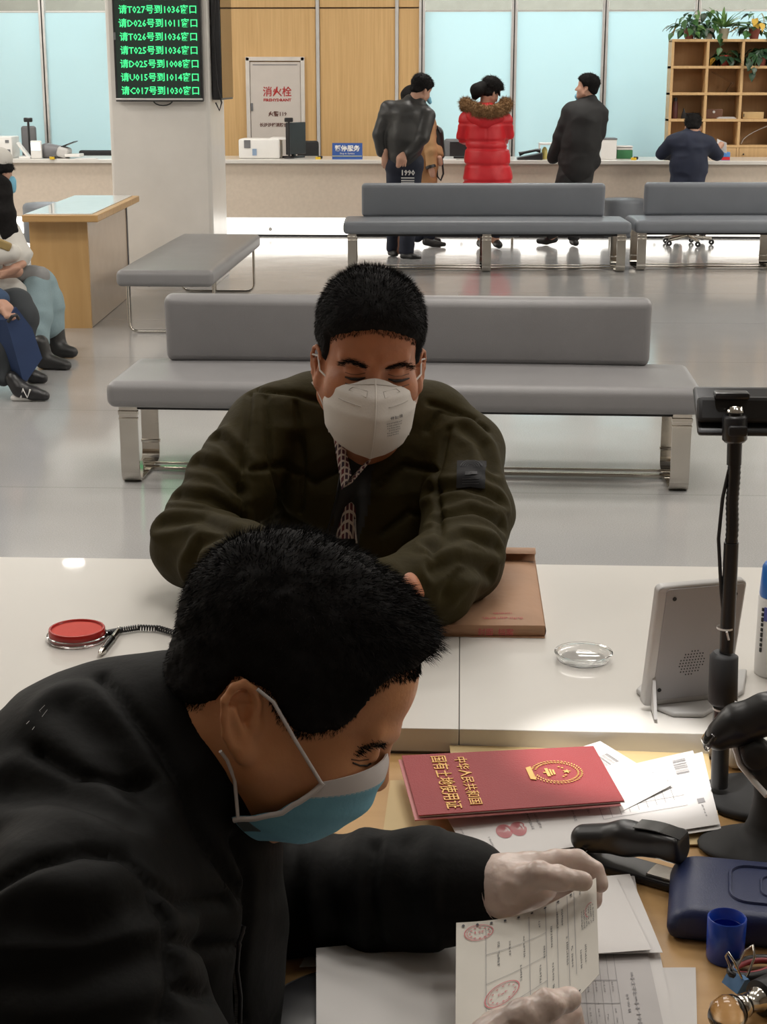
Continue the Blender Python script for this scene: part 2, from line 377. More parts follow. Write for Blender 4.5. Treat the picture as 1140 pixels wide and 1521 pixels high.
def glass_pane_mat():
    m = bpy.data.materials.new('frosted_film'); m.use_nodes = True; nt = m.node_tree; nt.nodes.remove(nt.nodes['Principled BSDF'])
    out = nt.nodes['Material Output']; t = nt.nodes.new('ShaderNodeBsdfTranslucent'); d = nt.nodes.new('ShaderNodeBsdfDiffuse'); g = nt.nodes.new('ShaderNodeBsdfGlossy')
    n = nt.nodes.new('ShaderNodeTexNoise'); n.inputs['Scale'].default_value = 0.6; r = nt.nodes.new('ShaderNodeValToRGB')
    r.color_ramp.elements[0].color = (0.72, 0.87, 0.895, 1); r.color_ramp.elements[1].color = (0.76, 0.90, 0.92, 1)
    tc = nt.nodes.new('ShaderNodeTexCoord'); nt.links.new(tc.outputs['Object'], n.inputs['Vector']); nt.links.new(n.outputs['Fac'], r.inputs['Fac'])
    nt.links.new(r.outputs[0], t.inputs['Color']); nt.links.new(r.outputs[0], d.inputs['Color']); g.inputs['Roughness'].default_value = 0.12
    a = nt.nodes.new('ShaderNodeMixShader'); a.inputs[0].default_value = 0.3; nt.links.new(t.outputs[0], a.inputs[1]); nt.links.new(d.outputs[0], a.inputs[2])
    b = nt.nodes.new('ShaderNodeMixShader'); b.inputs[0].default_value = 0.04; nt.links.new(a.outputs[0], b.inputs[1]); nt.links.new(g.outputs[0], b.inputs[2])
    nt.links.new(b.outputs[0], out.inputs[0]); return m
m_frost = glass_pane_mat()
m_clear = mat('clear_glass', (0.9, 0.97, 0.96), 0.02, trans=1.0, vary=0.01)
XL, XR, YF, YB, YO = -7.5, 7.5, -2.2, 18.6, 22.4
struct(MB().box((0, (YF + YO) / 2, -0.05), (15, YO - YF, 0.1)).build('floor', m_floor))
struct(MB().box((0, (YF + YO) / 2, CEIL + 0.05), (15, YO - YF, 0.1)).build('ceiling', m_ceil))
struct(MB().box((XL - 0.1, (YF + YO) / 2, CEIL / 2), (0.2, YO - YF, CEIL)).build('wall_left', m_wall))
struct(MB().box((XR + 0.1, (YF + YO) / 2, CEIL / 2), (0.2, YO - YF, CEIL)).build('wall_right', m_wall))
struct(MB().box((0, YF - 0.1, CEIL / 2), (15.4, 0.2, CEIL)).build('wall_front', mat('dark_wood_wall', (0.22, 0.16, 0.11), 0.6)))
struct(MB().box((0, YO + 0.1, CEIL / 2), (15.4, 0.2, CEIL)).build('wall_office', mat('office_wall', (0.35, 0.31, 0.26), 0.7)))
# the wall behind the far counter: solid plinth and header, oak panels, frosted panes between steel mullions
wb = struct(MB().box((0, YB + 0.06, 0.35), (15, 0.1, 0.7)).box((0, YB + 0.06, 3.72), (15, 0.14, 0.96)).box((-1.69, YB + 0.09, 1.97), (2.5, 0.08, 2.54)).build('wall_back', mat('wall_core', (0.3, 0.26, 0.2), 0.7)))
for a, b in ((-2.93, -1.637), (-1.592, -0.747), (-0.706, -0.468)):
    for z0, z1 in ((0.7, 2.347), (2.362, 3.24)):
        MB().box(((a + b) / 2, YB + 0.02, (z0 + z1) / 2), (b - a, 0.06, z1 - z0), 0.004).build('wood_panel', m_panel, wb)
for x in (-1.614, -0.727):
    MB().box((x, YB + 0.0, 1.97), (0.038, 0.07, 2.54), 0.004).build('metal_strip', m_lgrey, wb)
MULL = [-6.72, -5.72, -4.72, -3.72, -2.96, -0.445, 0.579, 1.583, 2.594, 3.6, 4.6, 5.6, 6.6]
for x in MULL:
    MB().box((x - 0.020, YB - 0.02, 1.95), (0.028, 0.08, 2.5), 0.004).box((x + 0.020, YB - 0.02, 1.95), (0.028, 0.08, 2.5), 0.004).build('mullion', m_alu, wb)
    MB().box((x, YB + 0.005, 1.95), (0.012, 0.03, 2.5)).build('mullion_gap', m_black, wb)
ed = [XL] + MULL + [XR]
for a, b in zip(ed, ed[1:]):
    if -2.97 < a < -0.5: continue
    MB().box(((a + b) / 2, YB, 1.51), (b - a - 0.066, 0.012, 1.60)).build('frosted_pane', m_frost, wb)
    MB().box(((a + b) / 2, YB, 2.78), (b - a - 0.066, 0.008, 0.90)).build('clear_pane', m_clear, wb)
    MB().box(((a + b) / 2, YB, 2.322), (b - a - 0.066, 0.02, 0.014)).build('pane_joint', m_alu, wb)
    MB().box(((a + b) / 2, YB, 0.705), (b - a - 0.066, 0.05, 0.03)).build('sill_rail', m_alu, wb)
# square stone column
CY = 12.7
c0, c1 = Y(163, 200, CY)[0], Y(313, 200, CY)[0]
cw = c1 - c0; cxm = (c0 + c1) / 2
col = struct(MB().box((cxm, CY + cw / 2, CEIL / 2), (cw, cw, CEIL), 0.03).build('column', m_stone))
MB().box((cxm, CY + cw / 2, 0.05), (cw + 0.012, cw + 0.012, 0.1), 0.004).build('skirting', m_alu, col)
# ceiling fixtures (outside the frame; their mirror images show on floor and counter)
m_lamp = mat('lamp_face', (1, 1, 1), 0.5, emit=(1.0, 0.96, 0.9), estr=25)
for i, (x, y) in enumerate([(-3.447, 13.66)]):
    t = thing('ceiling_downlight', 'round recessed downlight in the hall ceiling beyond the column', 'ceiling light', (x, y, CEIL))
    MB().lathe([(0.13, 0.0), (0.13, -0.02), (0.10, -0.02), (0.10, -0.005)], n=24).build('trim_ring', m_whitep, t)
    MB().lathe([(0.10, -0.008), (0, -0.008)], n=24).build('lamp', m_lamp, t)
for x, y, _, lab in PANELS:
        t = thing('ceiling_panel_light', lab, 'ceiling light', (x, y, CEIL), group='panel lights of the hall ceiling')
        MB().box((0, 0.48, -0.035), (1.6, 0.05, 0.07)).box((0, -0.48, -0.035), (1.6, 0.05, 0.07)).box((0.78, 0, -0.035), (0.05, 1.0, 0.07)).box((-0.78, 0, -0.035), (0.05, 1.0, 0.07)).build('frame', m_whitep, t)
# ================================================================== far service counter
t = thing('service_counter', 'long stone service counter with a lit white base and pale top along the back wall', 'counter', (0, 17.1, 0))
MB().box((0, -0.30, 0.475), (14.6, 0.05, 0.55), 0.004).box((0, 0.38, 0.38), (14.6, 0.04, 0.74)).build('front_panel', m_beige, t)
MB().box((0, 0.05, 0.77), (14.8, 0.84, 0.04), 0.006).build('countertop', m_white, t)
MB().box((0, -0.24, 0.105), (14.5, 0.02, 0.17)).build('light_panel', mat('lit_base', (1, 1, 1), 0.5, emit=(1.0, 0.97, 0.9), estr=1.6), t)
MB().box((0, -0.25, 0.01), (14.6, 0.10, 0.02)).build('plinth', m_blackm, t)
for k in range(7): MB().lathe([(0.02, 0), (0.02, 0.012), (0, 0.014)], (-5.0 + k * 2.0 + 1.02, -0.262, 0.075), 14, Rx(math.pi / 2)).build('outlet_cap', m_alu, t)
# ================================================================== fire hydrant cabinet in the oak wall
x0, x1 = -2.43, -1.765
t = thing('fire_hydrant_cabinet', 'pale grey fire hydrant cabinet door with red lettering set in the oak wall', 'cabinet', ((x0 + x1) / 2, YB - 0.01, 0.7))
w_ = x1 - x0; m_cab = mat('cabinet_paint', (0.60, 0.55, 0.51), 0.45, vary=0.02); m_red = mat('red_letter', (0.42, 0.02, 0.02), 0.5)
MB().box((-w_ / 2 + 0.022, -0.02, 0.565), (0.045, 0.05, 1.13), 0.006).box((w_ / 2 - 0.022, -0.02, 0.565), (0.045, 0.05, 1.13), 0.006).box((0, -0.02, 1.108), (w_, 0.05, 0.045), 0.006).build('frame', mat('cabinet_frame', (0.66, 0.62, 0.58), 0.4), t)
d = MB().box((0, -0.012, 0.54), (w_ - 0.095, 0.03, 1.07), 0.004).build('door', m_cab, t)
MB().box((0, -0.029, 1.045), (w_ - 0.16, 0.004, 0.008)).build('slot', m_grey, d)
MB().box((-w_ / 2 + 0.063, -0.034, 0.585), (0.022, 0.014, 0.085), 0.004).build('lock', m_grey, d)
for s_, sz, z, mm, sx in (('消火栓', 0.115, 0.745, m_red, 0.95), ('FIREHYDRANT', 0.042, 0.660, m_red, 1.15), ('火警119', 0.06, 0.505, mat('dark_letter', (0.12, 0.05, 0.04), 0.5), 1.0), ('长沙沙祥消防设备厂', 0.046, 0.385, MATS['dark_letter'], 1.0)):
    text('lettering', s_, sz, mm, d, Matrix.Translation((0.02, -0.0285, z)) @ Matrix.Rotation(math.pi / 2, 4, 'X'), sx=sx, bold=0.0015)
# ================================================================== queue screens on the column
ty = CY - 0.09
xa, xb = Y(168, 60, ty)[0], Y(299, 60, ty)[0]; zb = Y(235, 151, ty)[2]; W_ = xb - xa; H_ = W_ * 1.72
t = thing('queue_screen', 'upright black wall screen on the column front listing queue numbers in green', 'screen', ((xa + xb) / 2, ty, zb))
MB().box((0, 0.04, H_ / 2), (W_, 0.06, H_), 0.006).build('bezel', m_black, t)
MB().box((0, 0.004, 0.018), (W_ - 0.004, 0.012, 0.014), 0.003).build('bottom_trim', m_alu, t)
MB().box((0, 0.011, H_ / 2), (W_ - 0.035, 0.004, H_ - 0.05)).build('display', mat('display_dark', (0.012, 0.02, 0.015), 0.18, emit=(0.02, 0.03, 0.024), estr=0.5), t)
MB().tube([(0.02 + 0.075 * math.cos(a), 0.05, 0.01 - 0.04 * math.sin(a)) for a in np.linspace(0, math.pi, 9)], 0.005).build('cable', m_black, t)
MB().box((-W_ / 2 + 0.012, 0.008, 0.485), (0.016, 0.006, 0.055), 0.002).build('sensor_label', m_grey, t)
m_green = mat('green_pixels', (0.05, 0.7, 0.25), 0.5, emit=(0.06, 0.95, 0.30), estr=0.55)
rows = ['请C017号到1030窗口', '请U015号到1014窗口', '请D025号到1008窗口', '请T025号到1036窗口', '请T026号到1036窗口', '请D026号到1011窗口', '请T027号到1036窗口', '请C018号到1028窗口', '请D024号到1008窗口', '请T024号到1036窗口']
for i, s_ in enumerate(rows):
    z = 0.078 + i * 0.0995
    text('text_line', s_, 0.068, m_green, t, Matrix.Translation((0.012, 0.0075, z)) @ Matrix.Rotation(math.pi / 2, 4, 'X'), sx=0.975, bold=0.0010)
# second screen on the column's right face, seen almost edge-on
xs = c1 + 0.08; yy = CY + 0.10; L_ = 0.64
t = thing('queue_screen', 'dark wall screen seen edge-on on the right face of the column', 'screen', (xs, yy + L_ / 2, zb + 0.01))
MB().box((-0.035, 0, H_ / 2), (0.07, L_, H_), 0.006).build('housing', m_black, t)
MB().box((0.002, 0, H_ / 2), (0.004, L_ - 0.03, H_ - 0.03)).build('display', mat('display_glass', (0.02, 0.018, 0.016), 0.03, spec=1.0), t)
MB().tube([(-0.03, -L_ / 2 - 0.006, 0.75), (-0.05, -L_ / 2 - 0.012, 0.5), (-0.03, -L_ / 2 - 0.008, 0.1), (0.0, -L_ / 2 - 0.01, -0.02), (-0.02, -L_ / 2, -0.08), (-0.05, -L_ / 2 + 0.01, -0.02)], 0.006).build('cable', m_black, t)
# ================================================================== benches
def rloop(pts, rad, n=4):
    out = []
    for i, p in enumerate(pts):
        if i in (0, len(pts) - 1): out.append(V(p)); continue
        p = V(p); a = V(pts[i - 1]) - p; b = V(pts[i + 1]) - p; a /= np.linalg.norm(a); b /= np.linalg.norm(b)
        for k in range(n + 1):
            q = k / n; out.append((1 - q) ** 2 * (p + a * rad) + 2 * q * (1 - q) * p + q * q * (p + b * rad))
    return out
def flat_bar(pts, w, th):
    """flat bar (width w along x, thickness th) swept along a path in the yz plane"""
    mb = MB(); pts = [V(p) for p in pts]; rings = []
    for i, p in enumerate(pts):
        d = pts[min(i + 1, len(pts) - 1)] - pts[max(i - 1, 0)]; d /= np.linalg.norm(d); nn = np.cross(d, (1, 0, 0))
        rings.append([mb.bm.verts.new(Vector(p + np.array((sx * w / 2, 0, 0)) + nn * sn * th / 2)) for sx, sn in ((-1, -1), (1, -1), (1, 1), (-1, 1))])
    for a, b in zip(rings, rings[1:]):
        for k in range(4): mb.bm.faces.new((a[k], a[(k + 1) % 4], b[(k + 1) % 4], b[k]))
    mb.bm.faces.new(rings[0][::-1]); mb.bm.faces.new(rings[-1]); return mb
def cushion(x0, x1, y0, y1, z0, z1, bev, seam=True, crown=0.012, nx=48, ny=14):
    """padded slab with rounded edges, slightly crowned, optional stitched seam in the middle"""
    t = bmesh.new(); bmesh.ops.create_cube(t, size=1.0)
    bmesh.ops.scale(t, vec=(x1 - x0, y1 - y0, z1 - z0), verts=t.verts)
    bmesh.ops.bevel(t, geom=t.edges[:], offset=bev, segments=5, profile=0.5, affect='EDGES')
    for ax, n, L in (('x', nx, x1 - x0), ('y', ny, y1 - y0)):
        for i in range(1, n):
            c = (-0.5 + i / n) * L
            bmesh.ops.bisect_plane(t, geom=t.verts[:] + t.edges[:] + t.faces[:], plane_co=(c if ax == 'x' else 0, c if ax == 'y' else 0, 0), plane_no=(1 if ax == 'x' else 0, 1 if ax == 'y' else 0, 0))
    for v in t.verts:
        u = v.co.x / (x1 - x0) * 2; w = v.co.y / (y1 - y0) * 2
        s = 1 if v.co.z > 0 else -0.25
        v.co.z += s * crown * (1 - u ** 4) * (1 - w ** 4) * (1 if abs(v.co.z) > (z1 - z0) * 0.25 else 0.3)
        if seam:
            v.co.z -= 0.006 * math.exp(-(v.co.x / 0.012) ** 2) * (1 if v.co.z > 0 else 0)
        v.co += Vector(((x0 + x1) / 2, (y0 + y1) / 2, (z0 + z1) / 2))
    mb = MB(); mb._add(t); return mb
def bench(label, loc, rz, leather, L=2.42, group=None, mid=False):
    t = thing('waiting_bench', label, 'bench', loc, rz, group)
    cushion(-L / 2, L / 2, 0.0, 0.60, 0.325, 0.43, 0.035, nx=61).build('seat', leather, t)
    b = cushion(-L / 2 + 0.17, L / 2 - 0.15, -0.145, 0.145, -0.045, 0.045, 0.035, False, 0.012, 24, 8)
    M = Matrix.Translation((0, 0.52, 0.575)) @ Matrix.Rotation(math.radians(90 + 6), 4, 'X') @ Matrix.Rotation(math.pi, 4, 'Z')
    bmesh.ops.transform(b.bm, matrix=M, verts=b.bm.verts); b.build('backrest', leather, t)
    for x in ([-L / 2 + 0.075, L / 2 - 0.075] + ([0.0] if mid else [])):
        p = rloop([(x, 0.07, 0.32), (x, 0.07, 0.006), (x, 0.47, 0.006), (x, 0.47, 0.32)], 0.05)
        flat_bar(p, 0.075, 0.012).build('leg_frame', m_chrome, t)
        MB().box((x, 0.07, 0.295), (0.082, 0.02, 0.02), 0.003).box((x, 0.07, 0.27), (0.079, 0.018, 0.012), 0.003).box((x, 0.47, 0.09), (0.082, 0.02, 0.014), 0.003).build('clamp', m_chrome, t)
    MB().box((0, 0.30, 0.012), (L - 0.16, 0.03, 0.014), 0.003).box((0, 0.30, 0.033), (L - 0.16, 0.012, 0.010), 0.002).build('stretcher', m_chrome, t)
    MB().box((0, 0.28, 0.312), (L - 0.2, 0.36, 0.02)).build('under_frame', m_blackm, t)
    return t
nb = bench('large grey padded bench with backrest directly behind the seated man in green', (-0.222, 6.19, 0), math.radians(-1.2), m_leather, 2.37, 'grey benches with backrests')
b2 = bench('blue-grey padded bench with backrest left of centre before the far counter', (0.235, 13.66, 0), math.radians(2.5), m_leather2, 2.44, 'grey benches with backrests', True)
b3 = dup(b2, (2.71, 13.89, 0), math.radians(3.0), 'blue-grey padded bench cut by the right edge before the far counter')
# backless bench
t = thing('backless_bench', 'grey padded backless bench standing lengthwise before the column', 'bench', (-1.86, 10.03, 0), 0)
mb = cushion(-1.24, 1.24, -0.31, 0.31, 0.325, 0.43, 0.035, nx=41)
bmesh.ops.transform(mb.bm, matrix=Matrix.Translation((0, 1.24, 0)) @ Matrix.Rotation(math.pi / 2, 4, 'Z'), verts=mb.bm.verts); mb.build('seat', m_leather, t)
for y in (0.22, 2.26):
    MB().tube(rloop([(-0.28, y, 0.33), (-0.28, y, 0.011), (0.28, y, 0.011), (0.28, y, 0.33)], 0.06), 0.010, 10).build('leg_frame', m_chrome, t)
for x in (-0.14, 0.14): MB().tube([(x, 0.22, 0.31), (x, 2.26, 0.31)], 0.012, 8).build('rail', m_chrome, t)
MB().tube([(-0.02, 2.26, 0.013), (-0.02, 2.26, 0.31)], 0.009, 8).build('support_rod', m_chrome, t)
# ================================================================== writing desk at the left
t = thing('writing_desk', 'maple writing desk with white glass top standing beside the column', 'desk', (-2.61, 11.18, 0), math.radians(2.5))
MB().box((0, 0, 0.7275), (0.49, 1.77, 0.045), 0.006).build('desktop', m_deskw, t)
m_side = wood('maple_side', (0.50, 0.30, 0.12), (0.60, 0.38, 0.17), 0.28, 1.2, 'Z', gs=10)
MB().box((-0.04, -0.74, 0.352), (0.38, 0.03, 0.704)).build('end_panel', m_side, t)
MB().box((-0.04, 0.86, 0.352), (0.38, 0.03, 0.704)).build('end_panel', m_side, t)
MB().box((0.140, 0.06, 0.354), (0.02, 1.57, 0.70)).build('side_panel', mat('pale_laminate', (0.60, 0.47, 0.36), 0.16, vary=0.03), t)
MB().box((0.151, 0.83, 0.354), (0.012, 0.03, 0.70)).build('edge_trim', m_grey, t)
MB().box((-0.015, 0.0, 0.753), (0.43, 1.68, 0.006), 0.002).build('glass_top', mat('glass_over_paper', (0.75, 0.77, 0.76), 0.05, vary=0.02), t)
# round ottomans
def ottoman(label, x, y, r=0.22):
    t = thing('ottoman', label, 'ottoman', (x, y, 0), 0, 'grey drum ottomans by the far counter')
    MB().lathe([(0, 0.07), (r - 0.02, 0.07), (r, 0.09), (r, 0.40), (r - 0.008, 0.425), (r - 0.03, 0.44), (0, 0.45)], n=32).build('drum', m_leather2, t)
    for a in (0.7, 2.3, 3.9, 5.5): MB().tube([(0.8 * r * math.cos(a), 0.8 * r * math.sin(a), 0.0), (0.8 * r * math.cos(a), 0.8 * r * math.sin(a), 0.08)], 0.014, 8).build('foot', m_chrome, t)
    return t
ottoman('grey drum ottoman half hidden behind the maple writing desk', *G(66, 300, 0.45)[:2], 0.21)
ottoman('grey drum ottoman standing between the two far benches', 1.64, 16.3)
ottoman('grey drum ottoman seen under the far bench at the red coat', 0.40, 16.25)
# ================================================================== near counter and clerk's desk
CT, DT = 0.78, 0.745
t = thing('reception_counter', 'white stone reception counter slab between the two seated men', 'counter', (0, 2.31, 0))
for a, b in ((-2.3, 0.0070), (0.0078, 1.9)):
    MB().box(((a + b) / 2, 0, CT - 0.0165), (b - a, 0.74, 0.033), 0.0012).build('counter_slab', m_white, t)
MB().box((-0.2, 0.2, 0.373), (4.0, 0.04, 0.745)).box((-0.2, -0.345, 0.373), (4.0, 0.03, 0.745)).build('body_panel', m_beige, t)
t = thing('clerk_desk', 'maple desktop on the clerk side joined below the white counter', 'desk', (0, 1.60, 0))
MB().box((-0.2, 0, DT - 0.0125), (4.0, 0.68, 0.025), 0.003).build('desktop', m_deskw, t)
for x in (-2.15, 1.75): MB().box((x, 0, 0.36), (0.03, 0.62, 0.72)).build('side_panel', m_side, t)
MB().box((-0.2, 0.30, 0.40), (3.9, 0.02, 0.62)).build('modesty_panel', m_side, t)
# ---- paper helpers
m_paper = mat('white_paper', (0.72, 0.70, 0.69), 0.75, vary=0.012, bump=0.02, bscale=30)
m_paper2 = mat('grey_copy_paper', (0.55, 0.53, 0.53), 0.75, vary=0.02)
m_paper3 = mat('cream_form_paper', (0.66, 0.63, 0.57), 0.7, vary=0.012)
m_ink = mat('printing_ink', (0.08, 0.08, 0.09), 0.7); m_inkg = mat('grey_ink', (0.30, 0.29, 0.30), 0.7); m_inkr = mat('red_stamp_ink', (0.50, 0.07, 0.09), 0.7)
m_inkp = mat('pink_print', (0.60, 0.18, 0.20), 0.7)
class Surf:
    """thin curved sheet through four world corners (u along a->b, v along a->d), with a bulge"""
    def __init__(s, a, b, c, d, bulge=0.0, wob=0.0, seed=0, fn=None): s.c = [V(q) for q in (a, b, c, d)]; s.b = bulge; s.w = wob; s.s = seed; s.fn = fn
    def __call__(s, u, v):
        a, b, c, d = s.c; p = a * (1 - u) * (1 - v) + b * u * (1 - v) + c * u * v + d * (1 - u) * v
        n = np.cross(b - a, d - a); n /= np.linalg.norm(n)
        h = s.b * math.sin(math.pi * u) + s.w * math.sin(5 * u + s.s) * math.sin(4 * v + 2 * s.s)
        if s.fn: h += s.fn(u, v)
        return p + n * h
    def off(s, u, v, e):
        a, b, c, d = s.c; n = np.cross(b - a, d - a); n /= np.linalg.norm(n); return s(u, v) + n * e
def sheet_part(S, name, m, parent, nu=16, nv=12, th=0.0004):
    return MB().sheet(S, nu, nv, th).build(name, m, parent, world=True, angle=60)
class Ink:
    """flat printed marks laid on a sheet surface"""
    def __init__(s, S, e=0.0006): s.S = S; s.v = []; s.f = []; s.e = e
    def quad(s, u0, v0, u1, v1, ang=0.0):
        i = len(s.v)
        n = max(1, int(max(abs(u1 - u0), abs(v1 - v0)) / 0.07)); lu = abs(u1 - u0) >= abs(v1 - v0)
        for k in range(n):
            a, b = k / n, (k + 1) / n
            q = [(u0 + (u1 - u0) * a, v0), (u0 + (u1 - u0) * b, v0), (u0 + (u1 - u0) * b, v1), (u0 + (u1 - u0) * a, v1)] if lu else [(u0, v0 + (v1 - v0) * a), (u1, v0 + (v1 - v0) * a), (u1, v0 + (v1 - v0) * b), (u0, v0 + (v1 - v0) * b)]
            i = len(s.v); s.v += [s.S.off(x, y, s.e) for x, y in q]; s.f.append((i, i + 1, i + 2, i + 3))
    def glyphs(s, u, v, n, su, sv, along='v', gap=1.15):
        """a run of n small characters, each made of a few strokes; su, sv: size of one character in u and v"""
        for k in range(n):
            uu = u + (k * su * gap if along == 'u' else 0); vv = v + (k * sv * gap if along == 'v' else 0)
            if random.random() < 0.06: continue
            for _ in range(3):
                if random.random() < 0.5: y = vv + random.random() * sv * 0.8; s.quad(uu, y, uu + su, y + sv * 0.16)
                else: x = uu + random.random() * su * 0.8; s.quad(x, vv, x + su * 0.16, vv + sv)
    def ring(s, cu, cv, ru, rv, w=0.12, n=36, a0=0, a1=2 * math.pi):
        for k in range(n):
            a = a0 + (a1 - a0) * k / n; b = a0 + (a1 - a0) * (k + 1) / n; i = len(s.v)
            s.v += [s.S.off(cu + ru * r * math.cos(x), cv + rv * r * math.sin(x), s.e) for x, r in ((a, 1 - w), (a, 1), (b, 1), (b, 1 - w))]; s.f.append((i, i + 1, i + 2, i + 3))
    def build(s, name, m, parent, kind=None):
        me = bpy.data.meshes.new(name); me.from_pydata([tuple(p) for p in s.v], [], s.f); o = link(name, me, m, parent, True)
        if parent.parent is None and parent.type == 'MESH': o.location = (0, 0, 0)
        o['kind'] = 'stuff'; return o
def paper_thing(name, label, cat, S, m, th=0.0004, group=None, nu=16, nv=12):
    o = MB().sheet(S, nu, nv, th).build(name, m, angle=60); return tag(o, label, cat, group)
def ink_on(o, S): return Ink(S)
# ---- tan folders, printed sheets and red certificate
Z0 = DT + 0.001
def gq(pts, zs): return [G(p[0], p[1], z) for p, z in zip(pts, zs)]
m_kraft = mat('kraft_folder', (0.52, 0.36, 0.17), 0.6, vary=0.04); m_yel = mat('yellow_folder', (0.62, 0.47, 0.24), 0.6, vary=0.03)
S = Surf(*gq([(567, 1252), (700, 1256), (712, 1156), (580, 1159)], [Z0 + .001] * 4)); paper_thing('folder', 'tan card folder poking out left of the red certificate', 'folder', S, m_yel, 0.0015)
S = Surf(*gq([(690, 1262), (1074, 1253), (1052, 1113), (668, 1107)], [Z0 + .003, Z0 + .003, Z0 + .006, Z0 + .012])); paper_thing('folder', 'yellow card folder under the printed sheets and red certificate', 'folder', S, m_yel, 0.0015)
def lift(u, v): return 0.012 * max(0, u - 0.72) ** 2 * 12 * (0.3 + 0.7 * v)
S = Surf(*gq([(706, 1285), (1072, 1231), (1044, 1117), (668, 1212)], [Z0 + .006, Z0 + .010, Z0 + .014, Z0 + .008]), wob=0.0006); paper_thing('printed_sheet', 'white printed sheet lowest of the pile under the red certificate', 'paper', S, m_paper)
S = Surf(*gq([(702, 1281), (1070, 1224), (1030, 1116), (662, 1210)], [Z0 + .009, Z0 + .013, Z0 + .018, Z0 + .010]), wob=0.001, fn=lambda u, v: 0.004 * math.sin(3 * u) * v)
o = paper_thing('printed_sheet', 'white form with barcode and two red fingerprints under the red certificate', 'paper', S, m_paper)
k = Ink(S); k.glyphs(0.10, 0.10, 14, 0.008, 0.018, 'v'); k.glyphs(0.44, 0.35, 12, 0.010, 0.028, 'v'); k.glyphs(0.50, 0.42, 9, 0.010, 0.028, 'v'); k.glyphs(0.27, 0.35, 9, 0.010, 0.03, 'v'); k.glyphs(0.30, 0.35, 9, 0.010, 0.03, 'v')
k.glyphs(0.02, 0.15, 22, 0.006, 0.02, 'v'); k.glyphs(0.80, 0.55, 8, 0.010, 0.03, 'v'); k.glyphs(0.955, 0.12, 7, 0.007, 0.03, 'v')
for i in range(9): k.quad(0.55 + i * 0.038, 0.30 + i * 0.012, 0.552 + i * 0.038, 0.60 + i * 0.01)
k.quad(0.55, 0.30, 0.90, 0.304); k.quad(0.55, 0.44, 0.90, 0.444)
for i in range(26):
    if i % 4 != 3: k.quad(0.90 + 0.0, 0.72 + i * 0.0078, 0.955, 0.72 + i * 0.0078 + random.choice((0.002, 0.005)))
k.quad(0.945, 0.30, 0.975, 0.36)
k.build('printing', m_inkg, o)
k = Ink(S, 0.0007)
for cu, cv, ru, rv in ((0.168, 0.42, 0.030, 0.12), (0.222, 0.41, 0.030, 0.12)):
    for q in range(6): k.ring(cu, cv, ru * (1 - q * 0.16), rv * (1 - q * 0.16), w=0.12 / (1 - q * 0.15) * 0.8, n=24, a0=random.random(), a1=random.random() + 5.9)
k.build('fingerprint_marks', m_inkp, o)
S = Surf(*gq([(900, 1218), (1000, 1165), (892, 1101), (800, 1130)], [Z0 + .013, Z0 + .02, Z0 + .024, Z0 + .016]), wob=0.0005); o = paper_thing('printed_sheet', 'white sheet with a barcode beside the right end of the red certificate', 'paper', S, m_paper)
k = Ink(S)
for i in range(24):
    if i % 5 != 4: k.quad(0.60 + 0.011 * i, 0.60, 0.60 + 0.011 * i + random.choice((0.003, 0.006)), 0.78)
k.glyphs(0.30, 0.55, 8, 0.03, 0.02, 'u'); k.glyphs(0.10, 0.40, 14, 0.02, 0.015, 'u'); k.build('printing', m_inkg, o)
# red land-use certificate: cover on top, pink page edge under it
cz = DT + 0.030
C4 = gq([(622, 1211), (928, 1189), (882, 1108), (597, 1122)], [cz, cz + .002, cz + .004, cz + .001])
t = thing('certificate_booklet', 'dark red land use certificate with gold lettering and emblem on white sheets', 'booklet', tuple(C4[0]))
m_cert = mat('red_cover', (0.33, 0.045, 0.05), 0.6, bump=0.2, bscale=500, vary=0.05); m_gold = mat('gold_print', (0.72, 0.42, 0.12), 0.45, 0.3)
S = Surf(*C4); sheet_part(S, 'cover', m_cert, t, 4, 4, 0.0012)
D4 = [q - np.array((0.004, 0.003, 0.0045)) for q in C4]; sheet_part(Surf(*D4), 'back_cover', mat('pink_cover_edge', (0.60, 0.22, 0.22), 0.5), t, 4, 4, 0.0015)
D4 = [q - np.array((-0.001, -0.001, 0.002)) for q in C4]; sheet_part(Surf(*D4), 'pages', m_paper3, t, 2, 2, 0.001)
base = V(t.location)
down = C4[0] - C4[3]; right = C4[1] - C4[0]; right /= np.linalg.norm(right); down /= np.linalg.norm(down)
def on_cover(u, v): return S.off(u, v, 0.0009) - base
text('title_lettering', '中华人民共和国', 0.0170, m_gold, t, frame(on_cover(0.285, 0.50), down, right), 0.0004, sx=1.15, bold=0.00005)
text('title_lettering', '国有土地使用证', 0.0215, m_gold, t, frame(on_cover(0.175, 0.50), down, right), 0.0004, sx=1.0, bold=0.0001)
ME = frame(on_cover(0.735, 0.545), down, right) @ Matrix.Diagonal((1.15, 1.12, 1, 1))
def star(cx, cy, r, a0=math.pi / 2): return [(cx + (r if k % 2 == 0 else r * 0.4) * math.cos(a0 + k * math.pi / 5), cy + (r if k % 2 == 0 else r * 0.4) * math.sin(a0 + k * math.pi / 5)) for k in range(10)]
mb = MB()
n = 40
for k in range(n):   # wreath of ears around the emblem
    a = -0.42 * math.pi + k * (1.84 * math.pi) / n
    for rr in (0.0235, 0.0275):
        ca, sa = math.cos(a), math.sin(a); p = Matrix.Translation((rr * ca, rr * sa + 0.002, 0)) @ Matrix.Rotation(a + 0.9, 4, 'Z')
        mb.prism([(-0.0022, 0), (0, -0.0009), (0.0022, 0), (0, 0.0009)], 0.0005, ME @ p)
mb.prism([(-0.017, -0.024), (0.017, -0.024), (0.014, -0.030), (-0.014, -0.030)], 0.0005, ME); mb.build('emblem_wreath', m_gold, t)
mb = MB(); mb.prism(star(0, 0.013, 0.0052), 0.0005, ME)
